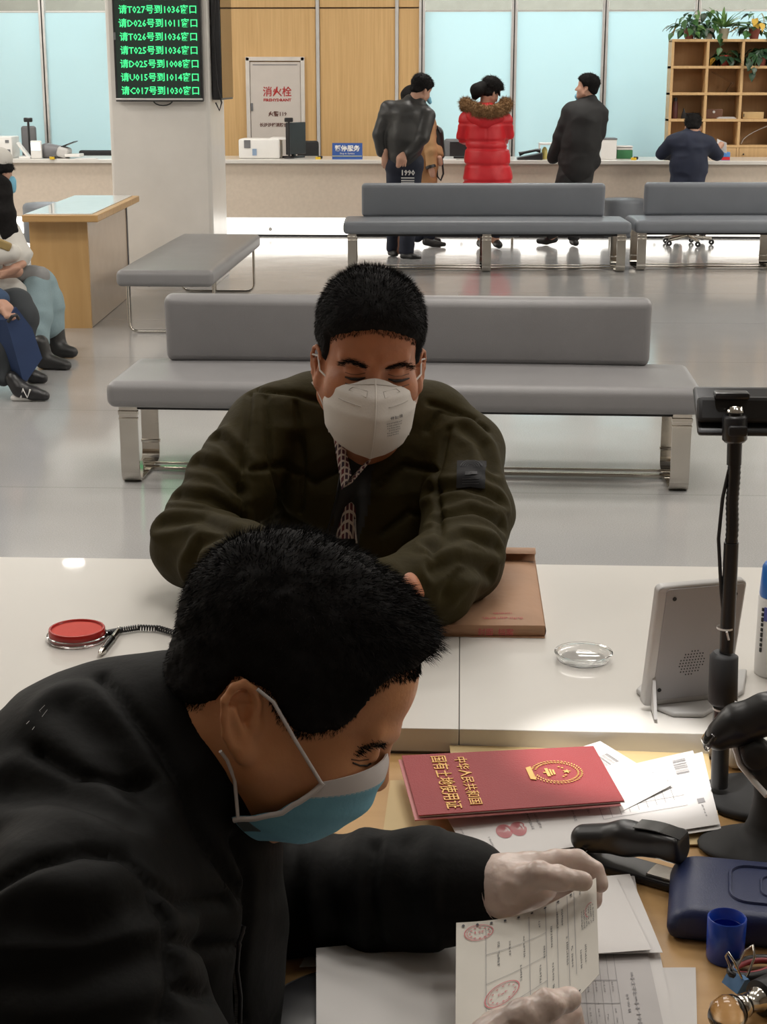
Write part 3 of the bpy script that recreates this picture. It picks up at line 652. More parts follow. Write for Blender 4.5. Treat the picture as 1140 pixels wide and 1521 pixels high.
for a in (0.25, 0.75, 2.4, 2.9): mb.prism(star(0.0125 * math.cos(a), 0.006 + 0.0075 * math.sin(a) - 0.001, 0.0021), 0.0005, ME)
for q in ((-0.010, -0.010, 0.020, 0.0035), (-0.0075, -0.0055, 0.015, 0.002), (-0.006, -0.0025, 0.012, 0.0022), (-0.0012, -0.013, 0.0024, 0.003)):
    mb.prism([(q[0], q[1]), (q[0] + q[2], q[1]), (q[0] + q[2], q[1] + q[3]), (q[0], q[1] + q[3])], 0.0005, ME)
mb.build('emblem_stars_and_gate', m_gold, t)
# ---- loose papers in front
pl = [
 ('white blank sheet filling the foreground between clerk and held form', [(470, 1600), (760, 1590), (700, 1387), (470, 1408)], 0.010, m_paper, 'blank_sheet'),
 ('small white paper corner on the desk beside the clerk chest', [(340, 1436), (418, 1435), (416, 1404), (340, 1402)], 0.001, m_paper2, 'paper_scrap'),
 ('cream sheet edge behind the large blank sheet', [(445, 1436), (600, 1432), (590, 1398), (463, 1403)], 0.003, m_paper3, 'form_sheet'),
 ('grey form strip showing just under the clerk sleeve', [(510, 1412), (700, 1392), (700, 1376), (520, 1391)], 0.0045, m_paper2, 'form_sheet'),
 ('blank white sheet lowest at the right of the desk papers', [(840, 1640), (1039, 1640), (1034, 1437), (900, 1438)], 0.001, m_paper, 'blank_sheet'),
 ('blank white sheet second from the right edge of the desk papers', [(840, 1640), (1026, 1640), (978, 1402), (850, 1404)], 0.003, m_paper, 'blank_sheet'),
 ('grey copied table form lying under the gloved hands', [(800, 1640), (1012, 1640), (962, 1412), (800, 1414)], 0.005, m_paper2, 'printed_form'),
 ('printed sheet edge peeking out right of the white sheets by the glove', [(860, 1400), (962, 1404), (943, 1301), (850, 1310)], 0.007, m_paper2, 'printed_form'),
 ('white sheet just right of the upper gloved hand', [(800, 1420), (985, 1414), (936, 1298), (800, 1310)], 0.010, m_paper, 'blank_sheet'),
 ('white sheet on top of the pile beside the raised glove', [(790, 1421), (968, 1411), (915, 1300), (790, 1316)], 0.013, m_paper, 'blank_sheet'),
]
SP = {}
for lab, q, dz, mm, nm in pl:
    hz = [0.030, 0.006, 0.006, 0.022] if 'blank sheet filling' in lab else [0] * 4
    S = Surf(*gq(q, [DT + dz + 0.001 + h_ for h_ in hz]), wob=0.0005, seed=dz * 900); o = paper_thing(nm, lab, 'paper', S, mm); SP[lab] = (o, S)
o, S = SP['grey copied table form lying under the gloved hands']; k = Ink(S)
for i in range(9): k.quad(0.12 + i * 0.07, 0.05, 0.124 + i * 0.07, 0.97)
for v in (0.2, 0.42, 0.62, 0.78): k.quad(0.12, v, 0.68, v + 0.004)
for i in range(8): k.glyphs(0.14 + i * 0.07, 0.45 + 0.04 * (i % 3), 5, 0.014, 0.018, 'v'); k.glyphs(0.14 + i * 0.07, 0.70, 4, 0.014, 0.018, 'v')
k.glyphs(0.80, 0.36, 14, 0.035, 0.030, 'v'); k.glyphs(0.74, 0.55, 6, 0.02, 0.02, 'v'); k.build('printing', m_inkg, o)
o, S = SP['printed sheet edge peeking out right of the white sheets by the glove']; k = Ink(S); k.glyphs(0.93, 0.1, 26, 0.02, 0.022, 'v'); k.glyphs(0.97, 0.1, 26, 0.015, 0.022, 'v'); k.build('printing', m_inkg, o)
o, S = SP['grey form strip showing just under the clerk sleeve']; k = Ink(S); k.quad(0.37, 0.1, 0.38, 0.9); k.quad(0.55, 0.3, 0.62, 0.5); k.quad(0.1, 0.6, 0.9, 0.62); k.build('printing', m_inkg, o)
# ---- ink pad, pen with coiled cord, glass dish
p = G(115, 950, CT)
t = thing('ink_pad', 'round red ink pad in a clear dish on the white counter', 'ink pad', p)
m_glass = mat('clear_plastic', (0.95, 0.95, 0.95), 0.04, trans=1.0, vary=0.01)
MB().lathe([(0, 0.0005), (0.043, 0.0005), (0.0455, 0.003), (0.0455, 0.009), (0.0435, 0.010), (0.0435, 0.0035), (0, 0.003)], n=40).build('dish', m_glass, t)
MB().lathe([(0, 0.004), (0.0405, 0.004), (0.0425, 0.007), (0.0425, 0.0175), (0.0415, 0.019), (0.039, 0.019), (0.038, 0.017), (0.0375, 0.0165)], n=40).build('rim', mat('red_plastic', (0.45, 0.02, 0.015), 0.25), t)
MB().lathe([(0.0378, 0.0160), (0.03, 0.0168), (0, 0.0172)], n=40).build('pad', mat('red_pad', (0.62, 0.05, 0.03), 0.7), t)
a, b = G(148, 978, CT), G(178, 940, CT); t = thing('ballpoint_pen', 'clear silver ballpoint pen lying beside the red ink pad', 'pen', a)
d = b - a; L_ = np.linalg.norm(d); u = d / L_
def pp(q, h=0.006): return u * L_ * q + np.array((0, 0, h))
MB().tube([pp(0.0), pp(0.06), pp(0.16)], [0.0015, 0.004, 0.0055], 14).build('tip', m_chrome, t)
MB().tube([pp(0.16), pp(0.62)], [0.0055, 0.0055], 14).build('grip', m_glass, t)
MB().tube([pp(0.2), pp(0.60)], [0.002, 0.002], 8).build('refill', m_black, t)
MB().tube([pp(0.60), pp(0.64), pp(1.0)], [0.006, 0.005, 0.0045], 14).build('barrel', m_chrome, t)
t = thing('pen_cord', 'black coiled pen cord curving over the counter to the clerk hair', 'cord', G(165, 940, CT))
path = [G(x, y, CT + 0.006) for x, y in ((163, 941), (180, 936), (205, 932), (235, 933), (262, 941), (285, 955), (300, 975))]
pts = []; b0 = V(t.location); N = 320
for i in range(N):
    f = i / (N - 1) * (len(path) - 1); j = min(int(f), len(path) - 2); q = path[j] * (1 - f + j) + path[j + 1] * (f - j); d = path[j + 1] - path[j]; d /= np.linalg.norm(d)
    s_ = np.cross(d, (0, 0, 1)); a_ = i * 0.9; pts.append(q + s_ * 0.0038 * math.cos(a_) + np.array((0, 0, 1)) * 0.0038 * math.sin(a_) - b0)
MB().tube(pts, 0.0014, 5).build('coil', m_black, t)
MB().tube([path[0] - b0 - np.array((0.006, -0.001, 0)), path[1] - b0], 0.0048, 10).build('sleeve', m_black, t)
p = G(867, 981, CT); o = MB().lathe([(0, 0.001), (0.036, 0.001), (0.0385, 0.003), (0.040, 0.011), (0.0425, 0.0125), (0.0425, 0.0138), (0.0385, 0.013), (0.0368, 0.0045), (0.035, 0.003), (0, 0.003)], n=48).build('glass_dish', m_glass, loc=p)
tag(o, 'small round clear dish alone on the white counter', 'dish')
# ---- kraft envelope under the customer's arm
t = thing('kraft_envelope', 'bulky brown kraft document envelope under the arm of the man in green', 'envelope', (0.0, 2.47, CT))
m_env = mat('kraft_paper', (0.42, 0.235, 0.135), 0.6, vary=0.05, vscale=14, bump=0.15, bscale=25)
x0, x1, y0, y1 = -0.19, 0.137, -0.175, 0.17
def top(u, v):
    e = min(u, 1 - u, 0.08) / 0.08; g = min(v, 1 - v, 0.1) / 0.1
    return np.array((x0 + (x1 - x0) * u, y0 + (y1 - y0) * v + 0.008 * u, 0.017 + 0.006 * (e * g) ** 0.5 + 0.0015 * math.sin(9 * u) * math.sin(6 * v)))
MB().sheet(top, 24, 20, 0.0).build('front_face', m_env, t)
def wrap(u, v):
    q = top(u, 0); return np.array((q[0], q[1] - 0.003 * math.sin(math.pi * v), q[2] * (1 - v) + 0.001))
MB().sheet(wrap, 24, 4).build('bottom_edge', m_env, t)
def side(u, v):
    q = top(1, u); return np.array((q[0] + 0.002 * math.sin(math.pi * v), q[1], q[2] * (1 - v) + 0.001))
MB().sheet(side, 16, 4).build('side_fold', m_env, t)
def back(u, v): return np.array((x0 + (x1 - x0) * u, y0 + (y1 - y0) * v, 0.001))
MB().sheet(back, 2, 2).build('back_face', m_env, t)
def flap(u, v):
    a = math.pi * 1.35 * v; return np.array((0.02 + 0.117 * u, 0.16 + 0.02 * math.sin(a) * 1.0 + 0.012 * v, 0.021 + 0.019 * (1 - math.cos(a)) * 0.5 + 0.008 * u * 0))
MB().sheet(flap, 12, 10, 0.0008).build('flap', m_env, t)
text('red_print', '封面  档案', 0.012, m_inkr, t, Matrix.Translation((0.062, y0 - 0.0045, 0.010)) @ Matrix.Rotation(math.pi / 2, 4, 'X'), 0.0003)
k = Ink(lambda u, v: None); k.S = type('T', (), {'off': staticmethod(lambda u, v, e: top(u, v) + np.array((0, 0, 0.0008)))})()
k.glyphs(0.70, 0.05, 22, 0.008, 0.02, 'u'); k.glyphs(0.76, 0.10, 10, 0.008, 0.02, 'u'); me = bpy.data.meshes.new('red_print'); me.from_pydata([tuple(q) for q in k.v], [], k.f); o = link('red_print', me, m_inkr, t); o['kind'] = 'stuff'
# ---- tilted rating tablet (seen from behind)
BL, BR = G(966, 1046, CT + 0.010), G(1080, 1034, CT + 0.010)
TL = Y(989, 872, BL[1] - 0.030); TR = Y(1114, 857, BR[1] - 0.032)
t = thing('customer_tablet', 'light grey tilted counter tablet seen from behind by the phone stand', 'tablet', tuple((BL + BR) / 2 * np.array((1, 1, 0)) + np.array((0, 0, CT))))
b0 = V(t.location); ex = (BR - BL); ex /= np.linalg.norm(ex); upv = (TL - BL); hgt = np.linalg.norm(upv); wid = np.linalg.norm(BR - BL); Mt = frame(BL - b0, ex, upv)
m_tab = mat('tablet_shell', (0.36, 0.355, 0.365), 0.5, vary=0.02); m_tabl = mat('tablet_rim', (0.52, 0.51, 0.50), 0.4, vary=0.02)
def rrect(x0, y0, x1, y1, r, n=5):
    out = []
    for cx, cy, a in ((x1 - r, y0 + r, -math.pi / 2), (x1 - r, y1 - r, 0), (x0 + r, y1 - r, math.pi / 2), (x0 + r, y0 + r, math.pi)):
        out += [(cx + r * math.cos(a + k * math.pi / 2 / n), cy + r * math.sin(a + k * math.pi / 2 / n)) for k in range(n + 1)]
    return out
MB().prism(rrect(-0.010, -0.004, wid + 0.004, hgt, 0.008), 0.014, Mt @ Matrix.Translation((0, 0, -0.014)), 0.003).build('shell', m_tabl, t)
pnl = MB().prism(rrect(0.002, 0.006, wid, hgt - 0.004, 0.005), 0.0015, Mt).build('back_panel', m_tab, t)
for sx, sy in ((0.016, 0.016), (wid - 0.012, hgt - 0.018), (0.014, hgt - 0.018), (0.010, 0.022)):
    if (sx, sy) != (0.016, 0.016): MB().lathe([(0.0028, 0.0012), (0.0028, 0.0026), (0.0, 0.0022)], n=10).build('screw', m_blackm, pnl).matrix_local = Mt @ Matrix.Translation((sx, sy, 0))
for i in range(-4, 5):
    for j in range(-4, 5):
        if i * i + j * j < 19: pnl_o = None
mb = MB()
for i in range(-4, 5):
    for j in range(-4, 5):
        if i * i + j * j < 19: mb.box((0.052 + i * 0.0042 + j * 0.0006, 0.060 + j * 0.0044, 0.0017), (0.0014, 0.0014, 0.0008))
o = mb.build('speaker_holes', m_blackm, pnl); o.data.transform(Mt); o['kind'] = 'stuff'
q = [G(x, y, CT) - b0 for x, y in ((945, 1030), (975, 1056), (1000, 1066), (1046, 1067), (1105, 1032), (1110, 1000), (965, 1010))]
MB().prism([(c[0], c[1]) for c in q], 0.007, Matrix.Translation((0, 0, 0.0005)), 0.0025).build('foot', m_tabl, t)
mb = MB(); mb.prism([(0, 0), (0.0, 0.055), (-0.045, 0.0)], 0.004, frame(BL - b0 + np.array((0.001, 0.002, -0.004)), (0, 1, 0.0), (0, 0, 1))); mb.build('gusset', m_tabl, t)
# ---- phone stand
pb = G(1118, 1192, DT); t = thing('phone_stand', 'tall black gooseneck phone stand on a round base at the right', 'phone stand', (pb[0] + 0.004, pb[1] + 0.004, DT)); b0 = V(t.location)
MB().lathe([(0, 0), (0.062, 0), (0.065, 0.004), (0.064, 0.009), (0.06, 0.011), (0.02, 0.013), (0, 0.013)], n=48).build('base', m_blackm, t)
yp = pb[1] + 0.004
def PY(x, y): return Y(x, y, yp) - b0
P0 = PY(1070, 1172)
MB().tube([PY(1069, 1168), PY(1073, 1050)], 0.0105, 18).build('lower_tube', m_black, t)
MB().tube([PY(1074, 1044), PY(1074, 1040), PY(1076, 975), PY(1077, 970)], [0.015, 0.0178, 0.0172, 0.013], 20).build('collar', m_blackm, t)
MB().tube([PY(1080, 968), PY(1087, 806)], 0.0088, 16).build('pole', m_black, t)
g = [PY(1087 + 4 * k / 30 + 0.7 * math.sin(k * 0.3), 806 - 116 * k / 30) for k in range(31)]
MB().tube(g, [0.0078 if k % 2 else 0.0070 for k in range(31)], 14).build('gooseneck', m_black, t)
MB().tube([PY(1091, 690), PY(1092, 655)], [0.0085, 0.0085], 14).build('neck_tip', m_black, t)
MB().tube([PY(1092, 656), PY(1092, 652), PY(1092, 620), PY(1092, 616)], [0.012, 0.0145, 0.0145, 0.012], 20).build('ball_head', m_black, t)
MB().lathe([(0, 0.0), (0.008, 0.002), (0.011, 0.007), (0.008, 0.013), (0, 0.015)], PY(1092, 620), 16).build('ball', m_chrome, t)
c = PY(1093, 636); MB().box(c + np.array((0.0, -0.016, 0)), (0.022, 0.008, 0.012), 0.003).build('thumb_screw', m_black, t)
c = PY(1107, 612) + np.array((0.0, 0.014, 0)); MB().box(c + np.array((0.01, 0, 0.0)), (0.125, 0.014, 0.030), 0.005, Rx(-0.25)).build('clamp_back', m_blackm, t)
MB().box(PY(1090, 590) + np.array((0, 0.014, 0)), (0.04, 0.02, 0.008), 0.003).build('clamp_top', m_black, t)
MB().tube([PY(1080, 960), PY(1072, 880), PY(1068, 800), PY(1074, 740), PY(1083, 700), PY(1088, 685)], 0.0022, 8).build('cable', m_black, t)
MB().lathe([(0.0105, -0.0012), (0.0105, 0.0012)], PY(1078, 932), 16).tube([PY(1078, 934) + np.array((0, -0.011, 0)), PY(1081, 946) + np.array((0, -0.011, 0))], 0.0014, 6).build('zip_tie', m_whitep, t)
MB().lathe([(0.0118, -0.0012), (0.0118, 0.0012)], PY(1074, 1052), 16).build('white_tie', m_whitep, t)
c = Y(1107, 612, yp + 0.028); o = MB().box((0, 0, 0), (0.150, 0.008, 0.072), 0.004, Rx(-0.9)).build('mobile_phone', m_black, loc=tuple(c + np.array((0.018, 0.004, 0.0)))); tag(o, 'black mobile phone clamped sideways on top of the gooseneck stand', 'phone')
# ---- glue bottle cut by the right edge
p = G(1152, 1000, CT); t = thing('glue_bottle', 'white bottle with blue cap at the right edge of the counter', 'bottle', p)
hb = Y(1152, 837, p[1])[2] - CT; r = 0.030
MB().lathe([(0, 0), (r - 0.002, 0), (r, 0.004), (r, hb * 0.70), (r - 0.002, hb * 0.712), (0, hb * 0.712)], n=32).build('body', m_whitep, t)
MB().lathe([(0, hb * 0.712), (r - 0.0015, hb * 0.712), (r - 0.0008, hb * 0.73), (r - 0.003, hb * 0.97), (r - 0.006, hb), (0, hb)], n=32).build('cap', mat('blue_cap', (0.02, 0.16, 0.55), 0.3), t)
mb = MB()
for k_ in range(9): mb.box((-r * math.cos(0.55) - 0.0002, -r * math.sin(0.55) - 0.0003, hb * 0.25 + 0.0075 * k_), (0.003, 0.003, 0.0045 if k_ % 3 else 0.006), 0, Rz(0.55))
o = mb.build('label_print', m_black, t); o['kind'] = 'stuff'
MB().box((-r * math.cos(0.75), -r * math.sin(0.75), hb * 0.58), (0.0015, 0.007, 0.02), 0, Rz(0.75)).build('blue_label', mat('blue_print', (0.08, 0.1, 0.4), 0.5), t)
# ---- scanner on its curved stand
pb = G(1120, 1262, DT); t = thing('barcode_scanner', 'black handheld scanner resting on its curved desk stand at the right edge', 'scanner', pb); b0 = V(t.location); yb = pb[1] + 0.01
S_ = Sdf(0.003)
S_.ell(b0 + (0.02, 0.0, 0.0055), (0.085, 0.055, 0.010), k=0.004).half(b0 + (0, 0, 0.0003), (0, 0, -1), 0.001)
q = [Y(x, y, yb) for x, y in ((1150, 1250), (1148, 1225), (1150, 1185), (1141, 1145), (1124, 1118), (1115, 1105))]
S_.chain(q, [0.036, 0.024, 0.017, 0.015, 0.013, 0.012], 0.02)
sdf_obj(S_, 'stand', m_blackm, t)
S_ = Sdf(0.003); q = [Y(x, y, yb + 0.004) for x, y in ((1068, 1093), (1098, 1076), (1140, 1060), (1190, 1045))]
S_.chain(q, [0.017, 0.022, 0.022, 0.018], 0.012); S_.half(Y(1052, 1090, yb), (-1, 0, 0.25), 0.004)
sdf_obj(S_, 'scanner_head', m_black, t)
MB().lathe([(0, -0.016), (0.014, -0.016), (0.016, -0.012), (0.016, 0.012), (0.013, 0.016), (0, 0.016)], Y(1122, 1118, yb - 0.008) - b0, 24, Rx(math.pi / 2)).build('pivot', m_blackm, t)
q = Y(1062, 1092, yb) - b0; MB().box(q + np.array((-0.006, 0, -0.004)), (0.006, 0.034, 0.022), 0.003, Ry(0.5)).build('scan_window', m_glass, t)
o = MB().sheet(lambda u, v: Y(1092 + 60 * u, 1046 - 6 * u + 3 * math.sin(9 * u) - 5 * v, yb + 0.005 + 0.03 * v), 12, 6, 0.001).build('plastic_wrap', mat('shiny_film', (0.75, 0.74, 0.72), 0.1, vary=0.1)); tag(o, 'crumpled shiny plastic film lying on top of the scanner', 'wrapper')
p = G(1125, 1140, DT); t = thing('white_device', 'white rounded desk device behind the scanner stand', 'device', (p[0] + 0.01, 1.918, DT))
MB().box((0, 0, 0.022), (0.10, 0.035, 0.042), 0.010, seg=4).build('case', m_whitep, t)
b0 = V(t.location); MB().tube([Y(1092, 1108, yb) - b0, Y(1100, 1135, yb) - b0, Y(1120, 1160, yb - 0.02) - b0, Y(1140, 1182, yb - 0.04) - b0], 0.0035, 8).build('white_cable', m_whitep, t)
# ---- stapler
a, b = G(868, 1276, DT), G(1008, 1316, DT); t = thing('stapler', 'black desktop stapler lying between papers and the blue case', 'stapler', a)
ex = b - a; L_ = np.linalg.norm(ex) ; ang = math.atan2(ex[1], ex[0]); t.rotation_euler = (0, 0, ang)
MB().box((L_ / 2, 0, 0.005), (L_ + 0.015, 0.042, 0.009), 0.003).build('base', m_black, t)
MB().box((L_ - 0.018, 0, 0.0105), (0.030, 0.028, 0.003), 0.001).build('anvil', m_chrome, t)
Ra = Matrix.Rotation(-math.radians(6), 4, 'Y'); mb = MB(); mb.box((L_ * 0.50 + 0.012, 0, 0.028), (L_ * 0.92, 0.018, 0.010), 0.002); bmesh.ops.transform(mb.bm, matrix=Ra, verts=mb.bm.verts); mb.build('magazine', m_chrome, t)
S_ = Sdf(0.0022); S_.chain([(0.0, 0, 0.026), (0.05, 0, 0.040), (0.11, 0, 0.050), (L_ + 0.004, 0, 0.050)], [0.016, 0.018, 0.019, 0.018], 0.012); S_.half((0, 0.0195, 0), (0, 1, 0), 0.004).half((0, -0.0195, 0), (0, -1, 0), 0.004).half((0, 0, 0.060), (-0.02, 0, 1), 0.004).half((L_ + 0.012, 0, 0), (1, 0, 0.15), 0.006)
sdf_obj(S_, 'arm', m_black, t, world=False)
MB().sheet(lambda u, v: ((L_ * 0.55 + 0.055 * u), -0.012 + 0.024 * v, 0.0615 + 0.003 * math.sin(math.pi * u)), 10, 4, 0.001).build('top_grip', mat('smoky_grip', (0.04, 0.04, 0.04), 0.2), t)
MB().lathe([(0.004, -0.022), (0.004, 0.022)], (0.008, 0, 0.022), 12, Rx(math.pi / 2)).build('hinge_pin', m_chrome, t)
# ---- navy case
c = [G(987, 1376, DT), G(1050, 1300, DT)]
t = thing('plastic_case', 'navy blue rounded plastic case at the right edge of the desk', 'case', (c[0][0] + 0.13, c[0][1] + 0.005, DT), math.radians(-9))
m_navy = mat('navy_plastic', (0.014, 0.024, 0.085), 0.45, bump=0.08, bscale=600)
S_ = Sdf(0.0035); S_.box((-0.0025, 0.010, 0.019), (0.1225, 0.065, 0.019), 0.011, None, 0.004).half((-0.125, -0.055, 0.019), (-1, -1, 0), 0.01).half((-0.110, 0.010, 0.036), (-0.8, 0, 1), 0.01); sdf_obj(S_, 'lid', m_navy, t, world=False)
mb = MB(); pr = rrect(-0.062, -0.028, 0.075, 0.052, 0.02)
mb.tube([(x, y, 0.0385) for x, y in pr], 0.0022, 6, closed=True); mb.build('embossed_rim', m_navy, t)
MB().tube([(x, y, 0.0383) for x, y in rrect(-0.03, -0.012, 0.05, 0.034, 0.012)], 0.0018, 6, closed=True).build('embossed_rim', m_navy, t)
MB().box((0.008, 0.010, 0.0385), (0.036, 0.018, 0.002), 0.0008, Rz(0.2)).build('emblem_plate', m_navy, t)
# ---- blue bottle cap, binder clip, scissors, clear-headed stamp, padded case
p = G(1077, 1424, DT); r = 0.0195
o = MB().lathe([(0, 0.0005), (r - 0.002, 0.0005), (r - 0.0008, 0.003), (r, 0.046), (r - 0.0012, 0.047), (r - 0.0022, 0.046), (r - 0.0022, 0.036), (r - 0.0032, 0.035), (r - 0.0022, 0.032), (r - 0.0032, 0.029), (r - 0.0022, 0.026), (r - 0.003, 0.004), (0, 0.0035)], n=40).build('bottle_cap', mat('blue_plastic', (0.012, 0.06, 0.42), 0.28, spec=0.6), loc=p)
tag(o, 'open royal blue plastic bottle cap standing upright before the navy case', 'cup')
p = G(1086, 1455, DT); t = thing('binder_clip', 'small blue binder clip with chrome handles in front of the blue cap', 'clip', p, 0.5)
MB().prism([(-0.011, 0), (0.011, 0), (0.0025, 0.013), (-0.0025, 0.013)], 0.024, Matrix.Rotation(math.pi / 2, 4, 'X')).build('spring_body', mat('clip_blue', (0.10, 0.22, 0.42), 0.35), t)
for s_ in (-1, 1): MB().tube([(s_ * 0.003, -0.020, 0.013), (s_ * 0.012, -0.019, 0.032), (s_ * 0.015, -0.012, 0.040), (s_ * 0.012, -0.005, 0.032), (s_ * 0.003, -0.004, 0.013)], 0.0013, 8).build('wire_handle', m_chrome, t)
p = G(1120, 1450, DT); t = thing('scissors', 'black handled scissors lying by the right edge behind the stamp', 'scissors', p, 0.5)
for cx, cy in ((0.0, 0.0), (0.02, -0.036)):
    hnd = MB().tube([(cx + 0.026 * math.cos(a), cy + 0.014 * math.sin(a), 0.009) for a in np.linspace(0, 2 * math.pi, 25)[:-1]], 0.0048, 10, closed=True).build('handle', m_black, t)
    MB().tube([(cx + 0.0215 * math.cos(a), cy + 0.0098 * math.sin(a), 0.010) for a in np.linspace(0, 2 * math.pi, 25)[:-1]], 0.0028, 8, closed=True).build('handle_lining', mat('red_rubber', (0.35, 0.05, 0.06), 0.5), hnd)
MB().box((0.075, -0.012, 0.007), (0.10, 0.010, 0.002), 0.0005, Rz(0.12)).build('blade', m_chrome, t)
MB().box((0.075, -0.020, 0.0095), (0.10, 0.010, 0.002), 0.0005, Rz(-0.12)).build('blade', m_chrome, t)
p = G(1082, 1530, DT); t = thing('seal_stamp', 'round clear-headed seal with a chrome collar at the bottom right', 'stamp', p, math.radians(38))
Rl = Ry(math.pi / 2)
MB().lathe([(0, -0.020), (0.010, -0.018), (0.016, -0.010), (0.0175, 0.0), (0.015, 0.009), (0.0105, 0.013), (0, 0.014)], (0, 0, 0.018), 32, Rl).build('clear_head', mat('amber_clear', (0.9, 0.78, 0.6), 0.03, trans=1.0), t)
MB().lathe([(0.0095, 0.012), (0.011, 0.014), (0.011, 0.020), (0.0095, 0.022), (0.010, 0.036), (0.012, 0.038), (0.012, 0.042), (0, 0.042)], (0, 0, 0.018), 32, Rl).build('collar', m_chrome, t)
MB().lathe([(0, 0.040), (0.0175, 0.042), (0.0178, 0.075), (0.015, 0.080), (0, 0.080)], (0, 0, 0.018), 32, Rl).build('stamp_body', m_black, t)
p = G(455, 1500, DT); S_ = Sdf(0.004); S_.at(p).box((0.035, -0.06, 0.012), (0.085, 0.115, 0.0115), 0.011, Rz(-0.25), 0.004)
P_ = Sdf(0.004); P_.at(p).ell((0.002, -0.07, 0.010), (0.062, 0.125, 0.015), Rz(-0.25)).half((0, 0, 0.0003), (0, 0, -1), 0.002)
t = thing('padded_case', 'black rounded padded case half hidden under the large blank sheet', 'case', p)
o, _, _ = sdf_obj(P_, 'shell', m_black, t); MB().tube([p + V(Rz(-0.25) @ Vector((0.062 * math.cos(a), 0.125 * math.sin(a), 0))) + V(0.002, -0.07, 0.010) - p for a in np.linspace(0, 2 * math.pi, 41)[:-1]], 0.0022, 6, closed=True).build('piping', m_blackm, t)
# ================================================================== people: shared builders
from mathutils.bvhtree import BVHTree
m_skin = mat('skin_customer', (0.45, 0.175, 0.085), 0.48, vary=0.10, vscale=25, bump=0.06, bscale=220, sss=0.12)
m_skin2 = mat('skin_clerk', (0.68, 0.32, 0.155), 0.46, vary=0.08, vscale=22, bump=0.05, bscale=240, sss=0.12)
m_skin3 = mat('skin_far', (0.48, 0.27, 0.19), 0.55, vary=0.05)
m_hair = mat('black_hair', (0.009, 0.008, 0.008), 0.75, vary=0.3, vscale=60, spec=0.15)
m_lash = mat('lash_line', (0.02, 0.012, 0.01), 0.6)
def cat_mesh(parts):
    P = []; F = []; n = 0
    for p, f in parts: P.append(p); F.append(f + n); n += len(p)
    return np.concatenate(P), np.concatenate(F)
def unit(v): v = V(v); return v / np.linalg.norm(v)
def head_frame(fwd, up):
    f = unit(fwd); u = V(up); u = unit(u - f * (u @ f)); x = np.cross(f, u); return np.stack([x, f, u], 1)
def add_head(S, o, R, sc, jaw=1.0, nose=1.0, ear_y=-0.01, ear=True, full=1.0, eyes=True, flatear=False, earout=0.42, eartilt=0.2):
    S.at(o, R, sc)
    S.ell((0, -0.014, 0.042), (0.0755, 0.096, 0.084), k=0.01)
    S.ell((0, 0.022, -0.030 * jaw), (0.063 * full, 0.066, 0.074 * jaw), k=0.03)
    S.ell((0, 0.050, 0.045), (0.056, 0.036, 0.040), k=0.03)
    S.ell((0, 0.058, -0.095 * jaw), (0.026, 0.024, 0.020), k=0.03)
    for s in (-1, 1):
        S.ell((s * 0.040 * full, 0.052, -0.032 * jaw), (0.026, 0.028, 0.028), k=0.02)
        S.cap((s * 0.058, 0.0, -0.055 * jaw), (s * 0.022, 0.05, -0.092 * jaw), 0.020, 0.018, 0.03)
        if eyes:
            S.cap((s * 0.012, 0.0845, 0.017), (s * 0.044, 0.072, 0.019), 0.0085, 0.008, 0.012)
            S.ell((s * 0.032, 0.093, 0.001), (0.017, 0.010, 0.0085), k=0.010, op='s')
            S.ell((s * 0.0315, 0.0735, 0.0), (0.0135, 0.0115, 0.0105), k=0.004)
    S.cap((0, 0.080, 0.008), (0, 0.080 + 0.024 * nose, -0.034 * jaw), 0.0085, 0.0115, 0.012)
    for s in (-1, 1): S.ell((s * 0.011, 0.080 + 0.014 * nose, -0.037 * jaw), (0.009, 0.010, 0.008), k=0.006)
    S.cap((-0.018, 0.078, -0.063 * jaw), (0.018, 0.078, -0.063 * jaw), 0.008, 0.008, 0.012)
    if ear:
        for s in (-1, 1):
            a = V(s * 0.0775, ear_y, -0.012); er = Rx(eartilt) @ Rz(s * earout)
            S.at(S0(o, R, sc, a), R @ V(er), sc)
            if flatear: S.ell((0, 0, 0), (0.009, 0.017, 0.030), k=0.006); S.at(o, R, sc); continue
            S.ell((0, 0.004, -0.002), (0.0085, 0.015, 0.026), k=0.010)
            S.ell((s * 0.011, 0.003, 0.000), (0.0125, 0.0100, 0.0165), k=0.003, op='s').ell((s * 0.006, 0.003, 0.016), (0.006, 0.009, 0.005), k=0.003, op='s')
            h = []
            for t in np.linspace(-0.55, 1.45, 12) * math.pi:
                h.append((s * (0.0055 + 0.002 * math.sin(t)), 0.001 - 0.0155 * math.cos(t + 0.15) * (1.0 if math.sin(t) > 0 else 0.8), 0.004 + 0.0265 * math.sin(t)))
            S.chain([q for q in h if not (q[1] > 0.012 and q[2] < -0.012)], [0.0034] * 12, k=0.003)
            S.cap((s * 0.005, -0.004, 0.008), (s * 0.005, 0.003, -0.014), 0.0032, 0.003, 0.004)
            S.ell((s * 0.004, 0.004, -0.027), (0.0055, 0.0085, 0.009), k=0.006)
            S.ell((s * 0.006, 0.0135, -0.006), (0.003, 0.0035, 0.006), k=0.004)
            S.at(o, R, sc)
    return S
def S0(o, R, sc, p): return V(o) + R @ (V(p) * sc)
